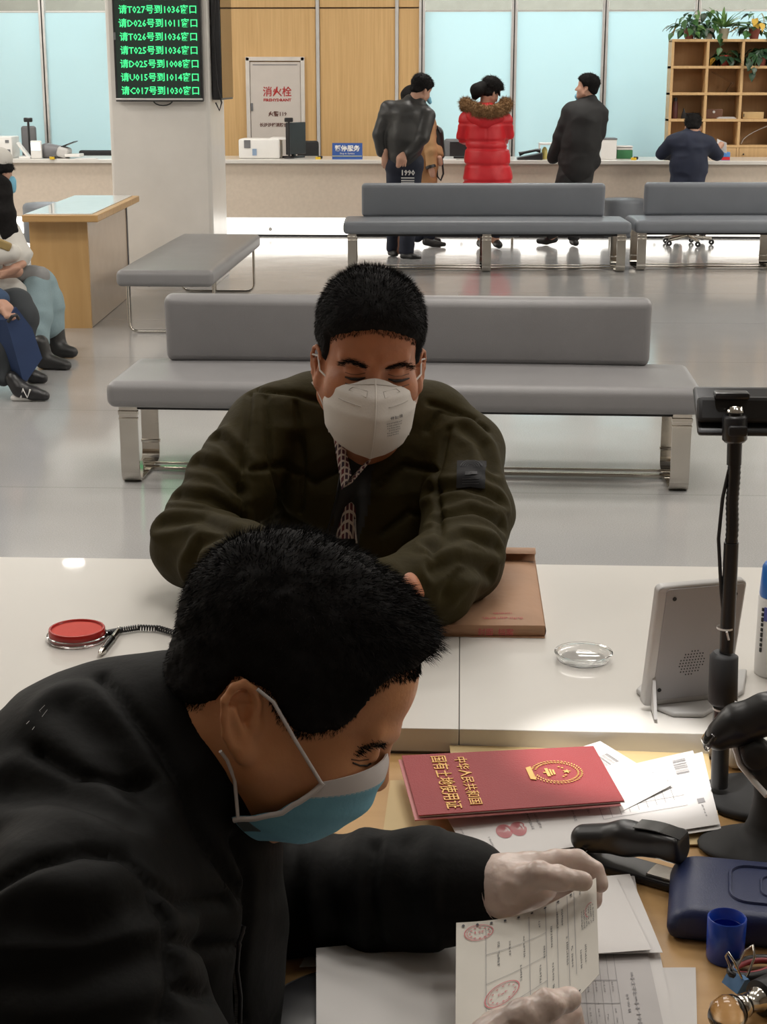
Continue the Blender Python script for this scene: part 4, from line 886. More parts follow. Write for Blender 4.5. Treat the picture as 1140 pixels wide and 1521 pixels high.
def hair_cap(o, R, sc, thick, hairline, name, m, parent, vox, noise=0.002, nscale=90, strand=None, world=True, extra=None):
    """scalp copy pushed outward by thick(local) above the hairline and under the skin below it; thin strands grow from it"""
    S = Sdf(vox); S.at(o, R, sc).ell((0, -0.014, 0.042), (0.0755, 0.096, 0.084), k=0.01).ell((0, 0.050, 0.045), (0.056, 0.036, 0.040), k=0.03)
    S.ell((0, 0.015, -0.02), (0.062, 0.06, 0.055), k=0.03).ell((0, -0.055, -0.02), (0.052, 0.045, 0.05), k=0.03)
    P, F = S.verts(); P = relax(P, F, 2); N = normals(P, F); L = (P - V(o)) @ R / sc
    t = thick(L); e = hairline(L) + 0.0018 * vnoise(L * 260, 8); w = np.clip(e / 0.012, -1, 1); w = np.where(w > 0, w * w * (3 - 2 * w), w)
    d = np.where(w > 0, t * w + 0.001, 0.006 * w) * sc
    nz = vnoise(L * nscale, 3) * noise + vnoise(L * nscale * 2.7, 5) * noise * 0.5
    D = N.copy()
    if extra is not None: D = D + extra(L) @ R.T; D /= np.linalg.norm(D, axis=1, keepdims=True)
    P2 = P + D * (d + nz * np.clip(w, 0, 1))[:, None]
    keep = (w > -0.99)[F].any(1); F2 = F[keep]
    obj = link(name, np_mesh(name, P2, F2), m, parent, world)
    if strand:
        n, length, width, comb, jit = strand
        fi = rng.choice(np.nonzero((w > 0.25)[F].all(1))[0], n); b = rng.dirichlet((1, 1, 1, 1), n)
        r = (P2[F[fi]] * b[:, :, None]).sum(1); nn = (D[F[fi]] * b[:, :, None]).sum(1); ll = (L[F[fi]] * b[:, :, None]).sum(1)
        tt = np.clip(t[F[fi]].mean(1) / 0.02, 0.25, 1.6)
        cd, bend = comb(ll); dirs = nn + cd @ R.T; dirs /= np.linalg.norm(dirs, axis=1, keepdims=True)
        so = strands('hair_strands', r - dirs * 0.003, dirs, length * tt * sc, width, m, obj, bend @ R.T, 3, jit, False); so.location = (0, 0, 0)
        n2 = int(n * 0.35); zone = np.nonzero((np.abs(w)[F] < 0.75).all(1))[0]
        if len(zone):
            fi = rng.choice(zone, n2); b = rng.dirichlet((1, 1, 1, 1), n2); r = (P[F[fi]] * b[:, :, None]).sum(1); nn = (N[F[fi]] * b[:, :, None]).sum(1); ll = (L[F[fi]] * b[:, :, None]).sum(1)
            cd, bend = comb(ll); dirs = nn * 0.35 + cd @ R.T; dirs /= np.linalg.norm(dirs, axis=1, keepdims=True)
            so = strands('hairline_strands', r, dirs, 0.0042, width * 0.8, m, obj, bend @ R.T, 2, jit, False); so.location = (0, 0, 0)
    return obj
def bvh(P, F): return BVHTree.FromPolygons([tuple(p) for p in P], [tuple(int(i) for i in f) for f in F])
def shoot(T, x, y, off=0.0):
    d = unit(ray(x, y)); h = T.ray_cast(Vector(CAM), Vector(d))
    if h[0] is None: return None
    return V(h[0]) + V(h[1]) * off
def shoot_line(T, pts, off=0.0, sub=6):
    out = []
    for (a, b), (c, d) in zip(pts, pts[1:]):
        n = max(1, int(math.hypot(c - a, d - b) / sub))
        for k in range(n): q = shoot(T, a + (c - a) * k / n, b + (d - b) * k / n, off); out += [q] if q is not None else []
    q = shoot(T, *pts[-1], off); out += [q] if q is not None else []
    # drop jumps in depth
    res = [out[0]] if out else []
    for q in out[1:]:
        if np.linalg.norm(q - res[-1]) < 0.09: res.append(q)
    return res
def seg_dist2(P, lines):
    """distance to a set of dense polylines (points)"""
    pts = np.concatenate([np.array(l) for l in lines]); d = np.full(len(P), 9.0)
    lo = pts.min(0) - 0.03; hi = pts.max(0) + 0.03; m = np.all((P > lo) & (P < hi), 1); Q = P[m]; dd = np.full(len(Q), 9.0)
    for l in lines:
        l = np.array(l)
        for a, b in zip(l, l[1:]):
            ab = b - a; t = np.clip((Q - a) @ ab / max(ab @ ab, 1e-12), 0, 1); dd = np.minimum(dd, np.linalg.norm(Q - a - t[:, None] * ab, axis=1))
    d[m] = dd; return d
def cloth(S, name, m, parent, seams=(), creases=(), noise=0.003, nsc=(14, 14, 14), it=1, puff=0.0, regions=None, sw=0.006, sd=0.005, cw=0.012, cd=0.006, world=True):
    P, F = S.verts(); P = relax(P, F, it); T = bvh(P, F); N = normals(P, F); d = np.zeros(len(P))
    sl = [l for l in (shoot_line(T, s) for s in seams) if len(l) > 1]; cl = [l for l in (shoot_line(T, s) for s in creases) if len(l) > 1]
    if sl:
        q = seg_dist2(P, sl); d -= sd * np.exp(-(q / sw) ** 2); d += puff * np.clip(q / 0.035, 0, 1) ** 0.5
    if cl:
        q = seg_dist2(P, cl); d -= cd * np.exp(-(q / cw) ** 2); d += cd * 0.7 * np.exp(-((q - 2 * cw) / cw) ** 2)
    n1 = vnoise(P * V(nsc), 11); n2 = vnoise(P * V(nsc) * 2.3, 17); d += noise * (1 - 2 * np.abs(n1)) + noise * 0.4 * n2
    P2 = P + N * d[:, None]; me = np_mesh(name, P2, F); o = link(name, me, m, parent, world)
    if regions is not None: me.polygons.foreach_set('material_index', regions(P2[F].mean(1)).astype(np.int32))
    return o, bvh(P2, F)
def person(label, PF, m, base):
    P, F = PF; base = V(base); o = link('person', np_mesh('person', P - base, F), m); o.location = Vector(base); return tag(o, label, 'person')
def loop_tube(name, pts, r, m, parent, n=8): return MB().tube(pts, r, n).build(name, m, parent, world=True)
# ================================================================== the seated man in green across the counter
ang = math.radians(17); RC = head_frame(-FW * math.cos(ang) - UP * math.sin(ang) + RT * 0.10, UP + RT * 0.03)
HC = W(549, 536, 2.62); sc = 1.06
S = Sdf(0.003); add_head(S, HC, RC, sc, full=1.10, nose=0.9, ear_y=-0.004)
S.at(); nb_ = W(552, 700, 2.80)
S.cap(S0(HC, RC, sc, (0, -0.02, -0.06)), nb_, 0.062, 0.068, 0.03)
h1 = S.verts(); h1 = (relax(*h1, 1), h1[1])
S = Sdf(0.012); pel = W(550, 1030, 3.0)
S.chain([nb_, W(548, 800, 2.88), pel], [0.10, 0.14, 0.15], 0.05)
for pts in ([(402, 650, 2.79), (345, 725, 2.70), (290, 812, 2.615), (430, 858, 2.43), (500, 858, 2.36)], [(680, 685, 2.76), (697, 755, 2.66), (681, 832, 2.53), (600, 868, 2.37), (570, 872, 2.34)]):
    S.chain([W(*q) for q in pts], [0.034, 0.032, 0.032, 0.028, 0.024], 0.02)
kneeL, kneeR = pel + (-0.10, -0.10, 0.0), pel + (0.10, -0.10, 0.0)
for k_ in (kneeL, kneeR): S.chain([pel + (k_ - pel) * V(0.9, 0, 1), k_ + (0, -0.02, 0), V(k_[0], k_[1] - 0.02, 0.08)], [0.075, 0.055, 0.04], 0.03)
b1 = S.verts()
cust = person('man in a dark green padded jacket and white folded mask leaning on the counter', cat_mesh([h1, b1]), m_skin, (pel[0], pel[1], 0))
# hands clasped on the counter (behind the clerk's head from here)
S = Sdf(0.003)
for sx, w0 in ((-1, W(500, 858, 2.36)), (1, W(568, 872, 2.34))):
    S.at(w0, np.eye(3))
    S.ell((-sx * 0.045, -0.01, -0.006), (0.045, 0.038, 0.018), k=0.02)
    for i in range(4): S.chain([(-sx * 0.07, -0.032 + i * 0.017, -0.004), (-sx * 0.105, -0.034 + i * 0.018, -0.002), (-sx * (0.125 - 0.005 * abs(i - 1.5)), -0.034 + i * 0.018, -0.018)], [0.0095, 0.0085, 0.0075], 0.003)
    S.chain([(-sx * 0.02, -0.03, 0.0), (-sx * 0.05, -0.052, 0.0), (-sx * 0.08, -0.055, -0.004)], [0.013, 0.011, 0.0095], 0.008)
    S.at(); S.cap(w0 + (sx * 0.03, 0, 0), w0 + (-sx * 0.02, 0, -0.003), 0.026, 0.024, 0.02)
sdf_obj(S, 'hands', m_skin, cust)
# brows, closed smiling eyes
def HP(x, y, z, o=HC, R=RC, s=sc): return S0(o, R, s, (x, y, z))
hT = bvh(*h1)
for i, (bx, ex) in enumerate((([(508, 541), (518, 536), (530, 538), (545, 545)], [(513, 560), (522, 563), (532, 563.5), (543, 561)]), ([(574, 547), (585, 543), (598, 541), (611, 546)], [(577, 563), (587, 566), (597, 565.5), (608, 562)]))):
    line = shoot_line(hT, bx, 0.0, 3); L0 = np.array(line); n = 620; idx = rng.integers(0, len(L0), n); r = L0[idx] + rng.normal(0, 0.0024, (n, 3))
    sgn = -1 if i == 0 else 1
    strands('eyebrow', r, np.tile(RT * sgn * 0.9 + UP * 0.1 - FW * 0.12, (n, 1)), 0.008, 0.0007, m_hair, cust, None, 2, 0.1)
    l = shoot_line(hT, ex, 0.0006, 2.5)
    loop_tube('eyelash_line', l, [0.0010 + 0.0015 * math.sin(math.pi * k / (len(l) - 1)) for k in range(len(l))], m_lash, cust)
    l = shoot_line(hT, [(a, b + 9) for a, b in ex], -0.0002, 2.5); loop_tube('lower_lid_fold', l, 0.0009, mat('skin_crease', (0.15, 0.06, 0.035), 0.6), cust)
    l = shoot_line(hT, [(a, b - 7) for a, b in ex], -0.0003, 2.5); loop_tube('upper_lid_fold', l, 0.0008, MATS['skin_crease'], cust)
# hair
def thickC(L): z = L[:, 2]; y = L[:, 1]; return 0.007 + 0.009 * np.clip((z - 0.03) / 0.08, 0, 1) + 0.006 * np.clip((y - 0.0) / 0.08, 0, 1) * np.clip((z - 0.04) / 0.05, 0, 1)
def lineC(L):
    x, y, z = np.abs(L[:, 0]), L[:, 1], L[:, 2]
    hl = np.interp(y, [-0.12, -0.07, -0.03, -0.022, 0.012, 0.020, 0.035, 0.045, 0.06, 0.10], [-0.045, -0.03, -0.005, 0.018, 0.018, -0.004, 0.016, 0.045, 0.056, 0.061]) + 0.009 * (0.6 - (x / 0.05) ** 2) * np.clip((y - 0.04) / 0.02, 0, 1)
    return z - hl
def combC(l):
    top = np.clip((l[:, 2] - 0.06) / 0.05, 0, 1)[:, None]
    return np.where(l[:, 1:2] > 0.03, 1, 0.4) * np.array([0.15, 0.75, 0.1]) * top + (1 - top) * np.array([0, 0.1, -1.2]), np.array([0, 0.3, -0.35]) * np.ones((len(l), 1))
hair_cap(HC, RC, sc, thickC, lineC, 'hair', m_hair, cust, 0.0035, 0.0022, 85, (20000, 0.017, 0.0008, combC, 0.16))
# folded respirator mask
m_mask = mat('white_respirator', (0.66, 0.62, 0.58), 0.8, vary=0.015, bump=0.05, bscale=300)
MIDv = [0.0, 0.25, 0.5, 0.75, 1.0]
def interp(v, ys, xs=MIDv): return np.interp(v, xs, ys)
def kn95(u, v, off=0.0):
    a = abs(u); cr = (1 - a ** 1.45)
    ym = interp(v, [0.098, 0.126, 0.134, 0.122, 0.094]); zm = interp(v, [-0.006, -0.032, -0.062, -0.095, -0.132])
    hw = np.interp(v, [0, 0.12, 0.25, 0.5, 0.75, 0.88, 0.96, 1.0], [0.030, 0.048, 0.062, 0.072, 0.067, 0.052, 0.030, 0.004]); ye = interp(v, [0.086, 0.052, 0.034, 0.040, 0.088]); ze = interp(v, [-0.020, -0.026, -0.056, -0.094, -0.130])
    x = math.copysign(hw * math.sin(a * math.pi / 2), u) * (0.9 + 0.1 * a); y = ye + (ym - ye) * cr + off; z = ze + (zm - ze) * cr
    return HP(x, y + 0.002, z)
mk = MB().sheet(lambda u, v: kn95(2 * u - 1, v), 44, 30, 0.0016).build('respirator_mask', m_mask, cust, world=True, angle=75)
loopy = MB(); loopy.tube([kn95(0, v, 0.0012) for v in np.linspace(0.01, 0.99, 24)], 0.0011, 6).build('centre_weld', m_mask, mk, world=False)
for sgn in (-1, 1):
    MB().tube([kn95(sgn * u, 0.07 + 0.02 * u, 0.0006) for u in np.linspace(0.03, 0.97, 20)], 0.0008, 6).build('edge_weld', mat('mask_weld', (0.50, 0.47, 0.44), 0.8), mk)
    MB().tube([kn95(sgn * u, v, 0.0008) for u, v in ((0.22, 0.36), (0.35, 0.355), (0.5, 0.35), (0.62, 0.345))], 0.0007, 6).build('dotted_weld', MATS['mask_weld'], mk)
    MB().tube([kn95(sgn * u, v, 0.0006) for u, v in ((0.16, 0.16), (0.5, 0.13), (0.52, 0.19), (0.16, 0.24), (0.16, 0.16))], 0.0005, 6).build('nose_wire', MATS['mask_weld'], mk)
    # ear loops
    A = kn95(sgn * 0.98, 0.22, 0.001); B = kn95(sgn * 0.95, 0.80, 0.001); E1 = HP(sgn * 0.080, 0.004, 0.006); E2 = HP(sgn * 0.080, -0.004, -0.046)
    MB().tube([A, HP(sgn * 0.078, 0.028, -0.012), E1, HP(sgn * 0.090, -0.016, 0.004)], 0.0016, 8).build('ear_loop', m_mask, mk)
    MB().tube([B, HP(sgn * 0.070, 0.032, -0.066), HP(sgn * 0.080, 0.002, -0.045), HP(sgn * 0.086, -0.012, -0.040)], 0.0016, 8).build('ear_loop', m_mask, mk)
class MS:
    def off(s, u, v, e): return kn95(-(0.14 + 0.45 * u) if False else (0.14 + 0.42 * u) * SGN, 0.47 + 0.30 * v, 0.0022)
SGN = -1 if (HP(1, 0, 0) - HP(0, 0, 0)) @ RT > 0 else -1
k = Ink(MS()); k.S = MS()
k.glyphs(0.22, 0.02, 3, 0.14, 0.13, 'u', 1.4)
for i in range(6): k.glyphs(0.10 + 0.02 * i, 0.26 + i * 0.10, 9 - i // 2, 0.06, 0.055, 'u', 1.2)
k.build('mask_print', m_ink, mk)
# shirt, dark lining, padded jacket
m_green = mat('green_padded_cloth', (0.031, 0.0235, 0.0058), 0.75, vary=0.10, vscale=30, bump=0.10, bscale=90, spec=0.14)
m_lining = mat('black_lining', (0.012, 0.011, 0.010), 0.7)
S = Sdf(0.0045)
S.ell(W(548, 735, 2.82), (0.205, 0.125, 0.155), k=0.05)
S.cap(W(408, 640, 2.80), W(680, 672, 2.77), 0.070, 0.070, 0.05)
S.chain([W(548, 800, 2.86), pel + (0, 0.0, 0.02)], [0.165, 0.175], 0.06)
S.cap(W(470, 610, 2.80), W(635, 625, 2.78), 0.066, 0.066, 0.04)
S.chain([W(*q) for q in ((402, 636, 2.775), (345, 725, 2.70), (290, 812, 2.615))], [0.071, 0.069, 0.066], 0.02)
S.chain([W(*q) for q in ((290, 812, 2.615), (360, 838, 2.50), (440, 858, 2.42), (500, 858, 2.375))], [0.066, 0.060, 0.052, 0.042], 0.012)
S.chain([W(*q) for q in ((688, 672, 2.755), (697, 755, 2.66), (681, 832, 2.53))], [0.064, 0.067, 0.066], 0.02)
S.chain([W(*q) for q in ((681, 832, 2.53), (640, 866, 2.43), (575, 872, 2.35))], [0.066, 0.061, 0.040], 0.012)
# neck hole and the open front
S.cap(W(550, 560, 2.74), W(552, 650, 2.76), 0.074, 0.068, 0.012, 's')
S.chain([W(*q) for q in ((548, 640, 2.66), (533, 700, 2.665), (520, 760, 2.68), (508, 830, 2.70))], [0.042, 0.030, 0.022, 0.020], 0.008, 's')
S.half(V(0, 0, CT + 0.003), (0, 0, -1), 0.004) if False else None
opening = [W(*q) for q in ((548, 640, 2.66), (533, 700, 2.665), (520, 760, 2.68), (508, 830, 2.70))]
neck = [W(550, 560, 2.74), W(552, 650, 2.76)]
def regC(c): return (seg_dist(c, opening) < np.interp(seg_dist(c, [opening[0]] * 2), [0, 0.05, 0.2], [0.044, 0.034, 0.024])) | (seg_dist(c, neck) < 0.077)
seams = [[(463, 553), (410, 560), (372, 585), (368, 640), (358, 720), (362, 770)], [(372, 580), (440, 588), (478, 598)], [(640, 600), (700, 620), (722, 640)], [(636, 640), (655, 612), (705, 622)], [(668, 640), (650, 720), (655, 800), (640, 830)],
         [(395, 590), (400, 680), (412, 740), (440, 790)], [(372, 700), (420, 690), (470, 715), (500, 700)], [(440, 600), (452, 690), (448, 760)], [(560, 720), (600, 690), (650, 700)], [(570, 790), (610, 760), (650, 770)], [(380, 780), (420, 760), (470, 790)]]
creases = [[(295, 690), (330, 700), (355, 730)], [(262, 740), (310, 745), (360, 775)], [(245, 780), (300, 775), (350, 800)], [(285, 850), (300, 810), (340, 795)], [(330, 862), (340, 830), (380, 810)], [(640, 730), (690, 725), (738, 745)], [(650, 770), (700, 760), (742, 780)], [(640, 815), (690, 800), (735, 815)], [(640, 850), (680, 835), (725, 850)], [(660, 880), (680, 850), (700, 845)], [(690, 640), (715, 665), (728, 700)], [(320, 650), (345, 670), (360, 690)]]
jk, jT = cloth(S, 'padded_jacket', [m_green, m_lining], cust, seams, creases, 0.0035, (11, 11, 20), 1, 0.004, regC, 0.0055, 0.008, 0.010, 0.007)
# zip tape and teeth on both fronts
def tape(name, px, r, m, par, off=0.001):
    l = shoot_line(jT, px, off, 5)
    if len(l) > 2: loop_tube(name, [q for q in l], r, m, par)
tape('zip_edge', [(505, 652), (507, 700), (499, 745), (487, 790)], 0.0016, m_black, jk); tape('zip_edge', [(566, 668), (552, 700), (535, 750), (530, 800)], 0.0016, m_black, jk)
l = shoot_line(jT, [(529, 772), (531, 806)], 0.002, 2); mb = MB()
for q in l[::1]: mb.box(q, (0.003, 0.002, 0.0012))
if l: o = mb.build('zip_teeth', m_alu, jk); o['kind'] = 'stuff'
# rib-knit collar band around the neck
mr = MB(); cc = W(551, 612, 2.77)
ring = []
for a in np.linspace(-1.35, 4.49, 40):
    ring.append(cc + RT * 0.078 * math.cos(a) + np.array((0, 1, 0)) * 0.072 * math.sin(a) + UP * (0.010 + 0.028 * math.sin(a)))
mr.tube(ring, 0.012, 12); mr.build('rib_collar', m_lining, jk)
# shirt collar: two plaid leaves in the V
m_plaid = mat('plaid_shirt', (0.30, 0.05, 0.04), 0.7)
nt = m_plaid.node_tree; b = nt.nodes['Principled BSDF']
ck = nt.nodes.new('ShaderNodeTexBrick'); ck.inputs['Scale'].default_value = 90; ck.offset = 0; ck.inputs['Mortar Size'].default_value = 0.10; ck.inputs['Brick Width'].default_value = 0.6; ck.inputs['Row Height'].default_value = 0.6
ck.inputs['Color1'].default_value = (0.16, 0.02, 0.025, 1); ck.inputs['Color2'].default_value = (0.03, 0.02, 0.04, 1); ck.inputs['Mortar'].default_value = (0.62, 0.52, 0.45, 1)
nt.links.new(nt.nodes['Texture Coordinate'].outputs['Object'], ck.inputs['Vector']); nt.links.new(ck.outputs['Color'], b.inputs['Base Color'])
zc_ = 2.655
def leaf(pts, zs): return [W(x, y, z) for (x, y), z in zip(pts, zs)]
for pts in ([(494, 632), (507, 640), (522, 706), (509, 728)], [(571, 662), (560, 668), (508, 724), (524, 716)]):
    a = leaf(pts, (2.70, 2.695, 2.665, 2.66)); MB().sheet(lambda u, v: (a[0] * (1 - u) + a[1] * u) * (1 - v) + (a[3] * (1 - u) + a[2] * u) * v - FW * 0.004 * math.sin(math.pi * u), 4, 8, 0.002).build('shirt_collar', m_plaid, cust, world=True)
a = leaf([(500, 640), (575, 650), (528, 800), (500, 800)], (2.725, 2.725, 2.70, 2.70)); MB().sheet(lambda u, v: (a[0] * (1 - u) + a[1] * u) * (1 - v) + (a[3] * (1 - u) + a[2] * u) * v - FW * 0.012 * math.sin(math.pi * u), 6, 12, 0.002).build('shirt_front', m_plaid, cust, world=True)
# dark sleeve badge
c = [shoot(jT, x, y, 0.002) for x, y in ((681, 688), (718, 684), (718, 722), (684, 718))]
if all(q is not None for q in c):
    def bsurf(u, v, e=0.003):
        q = shoot(jT, 679 + 41 * u + 1 * v, 724 - 38 * v + 4 * abs(u - 0.5) * (1 if v < 0.1 else 0), e); return q if q is not None else c[0]
    bd = MB().sheet(bsurf, 10, 10, 0.002).build('sleeve_badge', mat('badge_cloth', (0.012, 0.012, 0.014), 0.85), jk)
    class BS: off = staticmethod(lambda u, v, e: bsurf(min(max(u, 0), 1), min(max(v, 0), 1), 0.004))
    k = Ink(BS)
    for i in range(4): k.ring(0.5, 0.72 - i * 0.0, 0.40 - i * 0.08, 0.30 - i * 0.05, 0.10, 20, math.pi * 0.05, math.pi * 0.95)
    for i in range(3): k.quad(0.2, 0.12 + 0.09 * i, 0.8, 0.15 + 0.09 * i)
    k.quad(0.3, 0.45, 0.7, 0.55); o = k.build('badge_stitching', mat('badge_thread', (0.05, 0.05, 0.055), 0.8), bd)
# trousers and stool below the counter
S = Sdf(0.012)
for sx in (-1, 1):
    S.chain([pel + (sx * 0.10, 0.06, -0.03), pel + (sx * 0.11, -0.10, -0.02), V(pel[0] + sx * 0.11, pel[1] - 0.12, 0.10)], [0.11, 0.08, 0.06], 0.03)
S.cap(pel + (-0.06, 0.05, 0), pel + (0.06, 0.05, 0), 0.15, 0.15, 0.03)
sdf_obj(S, 'trousers', mat('dark_trousers', (0.02, 0.02, 0.025), 0.8), cust)
for sx in (-1, 1): MB().box((pel[0] + sx * 0.11, pel[1] - 0.17, 0.05), (0.10, 0.27, 0.09), 0.03, seg=4).build('shoe', m_black, cust, world=True)
t = thing('visitor_stool', 'round stool under the man in green behind the counter', 'stool', (pel[0], pel[1] + 0.04, 0))
hs = pel[2] - 0.165
MB().lathe([(0, hs - 0.05), (0.18, hs - 0.05), (0.19, hs - 0.03), (0.18, hs), (0, hs)], n=32).build('seat', m_blackm, t)
MB().lathe([(0.025, 0.02), (0.025, hs - 0.04)], n=16).build('post', m_chrome, t)
MB().lathe([(0, 0), (0.2, 0), (0.2, 0.012), (0.03, 0.025), (0, 0.025)], n=32).build('base', m_chrome, t)
# ================================================================== the clerk in black, in profile at the front left
a27 = math.radians(27)
fwd = RT * math.cos(a27) - UP * math.sin(a27); up0 = RT * math.sin(a27) + UP * math.cos(a27)
up1 = up0 * math.cos(0.14) - FW * math.sin(0.14)
RK = head_frame(fwd, up1); sk = 1.04; JK = 0.78
EAR = W(352, 1068, 1.40 - 0.078 * sk); OK_ = EAR - RK @ (V(0.0765, -0.032, -0.012) * sk)
def KP(x, y, z): return S0(OK_, RK, sk, (x, y, z))
S = Sdf(0.0024); add_head(S, OK_, RK, sk, jaw=JK, nose=0.55, ear_y=-0.032, full=0.98, eartilt=0.50)
NB = W(165, 1185, 1.45)
S.at(); S.cap(KP(0, -0.030, -0.03), NB, 0.064, 0.072, 0.03)
S.cap(KP(0, 0.01, -0.075), W(300, 1230, 1.42), 0.045, 0.05, 0.03)
h2 = S.verts(); h2 = (relax(*h2, 1), h2[1]); kT = bvh(*h2)
S = Sdf(0.012); PELK = V(-0.60, 1.22, 0.58)
S.chain([NB, W(120, 1400, 1.46), PELK], [0.11, 0.13, 0.15], 0.05)
wl = W(722, 1322, 1.55); wr = W(705, 1650, 1.31)
S.chain([W(250, 1210, 1.62), W(395, 1318, 1.63), W(560, 1320, 1.60), wl], [0.04, 0.032, 0.030, 0.027], 0.02)
S.chain([W(110, 1410, 1.22), W(290, 1800, 1.20), W(500, 1740, 1.25), wr], [0.04, 0.038, 0.034, 0.027], 0.02)
for s_ in (-1, 1):
    k_ = PELK + (0.36, 0.04 + s_ * 0.10, -0.02); S.chain([PELK + (0, s_ * 0.09, -0.02), k_, V(k_[0] + 0.02, k_[1], 0.08)], [0.085, 0.06, 0.042], 0.03)
b2 = S.verts()
clerk = person('clerk in a black padded jacket and blue surgical mask reading a form in profile', cat_mesh([h2, b2]), m_skin2, (PELK[0], PELK[1], 0))
# hair
def thickK(L):
    x, y, z = np.abs(L[:, 0]), L[:, 1], L[:, 2]
    return 0.006 + 0.006 * np.clip((z - 0.045) / 0.075, 0, 1) + 0.016 * np.clip((z - 0.05) / 0.06, 0, 1) * np.clip((y - 0.01) / 0.07, 0, 1) + 0.004 * np.clip((-y - 0.03) / 0.06, 0, 1) * np.clip((z + 0.0) / 0.05, 0, 1)
def lineK(L):
    x, y, z = np.abs(L[:, 0]), L[:, 1], L[:, 2]
    hl = np.interp(y, [-0.12, -0.089, -0.070, -0.054, -0.048, -0.016, -0.006, 0.012, 0.026, 0.044, 0.051, 0.056, 0.066, 0.10], [-0.04, -0.032, -0.026, -0.012, 0.018, 0.020, 0.010, 0.000, 0.002, 0.014, 0.028, 0.058, 0.074, 0.082])
    return z - hl
def combK(l):
    top = np.clip((l[:, 2] - 0.05) / 0.05, 0, 1)[:, None]; fr = np.clip(l[:, 1:2] / 0.08, 0, 1)
    return top * (np.array([0.1, 0.45, 0.0]) + fr * np.array([0.0, 1.3, -0.15])) + (1 - top) * np.array([0, 0.15, -1.3]), (np.array([0, 0.25, -0.3]) * top + (1 - top) * np.array([0, 0.0, -0.4]))
hair_cap(OK_, RK, sk, thickK, lineK, 'hair', m_hair, clerk, 0.0032, 0.003, 80, (26000, 0.0165, 0.0009, combK, 0.25))
# eyebrow, lashes, mole
l = shoot_line(kT, [(528, 1119), (540, 1110), (556, 1104), (570, 1105)], 0.0, 2)
L0 = np.array(l); r = L0[rng.integers(0, len(L0), 420)] + rng.normal(0, 0.0017, (420, 3)); strands('eyebrow', r, np.tile(fwd * 0.9 - up0 * 0.15 - FW * 0.03, (420, 1)), 0.004, 0.0007, m_hair, clerk, None, 2, 0.08)
l = shoot_line(kT, [(524, 1133), (534, 1137), (545, 1137), (551, 1133)], 0.0005, 2)
if len(l) > 2: loop_tube('eyelash_line', l, 0.0008, m_lash, clerk)
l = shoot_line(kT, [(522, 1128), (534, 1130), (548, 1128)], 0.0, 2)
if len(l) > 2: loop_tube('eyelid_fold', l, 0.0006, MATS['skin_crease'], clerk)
q = shoot(kT, 263, 1096)
if q is not None: MB().lathe([(0, -0.002), (0.0028, -0.001), (0.003, 0.0005), (0.0015, 0.002), (0, 0.0024)], q, 12).build('mole', MATS['skin_crease'], clerk, world=True)
# surgical mask
m_blue = mat('surgical_blue', (0.20, 0.50, 0.68), 0.75, vary=0.04, bump=0.06, bscale=200); m_mw = mat('mask_white_band', (0.74, 0.71, 0.72), 0.8)
def km(u, v, off=0.0):
    a = abs(u); xs = [0, 0.2, 0.4, 0.6, 0.8, 1.0]
    ym = np.interp(v, xs, [0.092, 0.101, 0.099, 0.088, 0.068, 0.036]); zm = np.interp(v, xs, [0.000, -0.022, -0.046, -0.073, -0.094, -0.108])
    hw = np.interp(v, xs, [0.068, 0.071, 0.072, 0.072, 0.071, 0.068]); ye = np.interp(v, xs, [0.050, 0.040, 0.030, 0.020, 0.010, 0.000]); ze = np.interp(v, xs, [-0.030, -0.052, -0.066, -0.075, -0.082, -0.090])
    c = math.cos(a * math.pi / 2) ** 0.9; x = math.copysign(hw * math.sin(a * math.pi / 2) ** 0.80, u) if a else 0
    pleat = 0.0016 * math.sin(v * 6 * math.pi) * (1 - 0.5 * a)
    return KP(x * (1 + off * 8), ye + (ym - ye) * c + pleat + off, ze + (zm - ze) * c)
def strip(v0, v1): return lambda u, v: km(2 * u - 1, v0 + (v1 - v0) * v)
mk = MB().sheet(strip(0.16, 1.0), 40, 30, 0.0015).build('surgical_mask', m_blue, clerk, world=True, angle=75)
MB().sheet(strip(0.0, 0.17), 40, 5, 0.0019).build('top_band', m_mw, mk)
for s_ in (-1, 1):
    MB().tube([km(s_ * 0.985, v, 0.0012) for v in np.linspace(0, 1, 16)], 0.0024, 8).build('side_binding', m_mw, mk)
    MB().tube([km(s_ * 0.98, 0.02, 0.002), KP(s_ * 0.078, 0.018, -0.006), KP(s_ * 0.084, -0.012, 0.016), KP(s_ * 0.086, -0.028, 0.020)], 0.0016, 8).build('ear_loop', m_mw, mk)
    MB().tube([km(s_ * 0.98, 0.95, 0.002), KP(s_ * 0.068, -0.012, -0.060), KP(s_ * 0.076, -0.024, -0.046), KP(s_ * 0.082, -0.032, -0.040)], 0.0016, 8).build('ear_loop', m_mw, mk)
MB().sheet(lambda u, v: km(0.80 + 0.19 * u, 0.86 + 0.14 * v, 0.0015), 6, 6, 0.001).build('grey_tab', mat('mask_tab', (0.10, 0.13, 0.15), 0.8), mk)
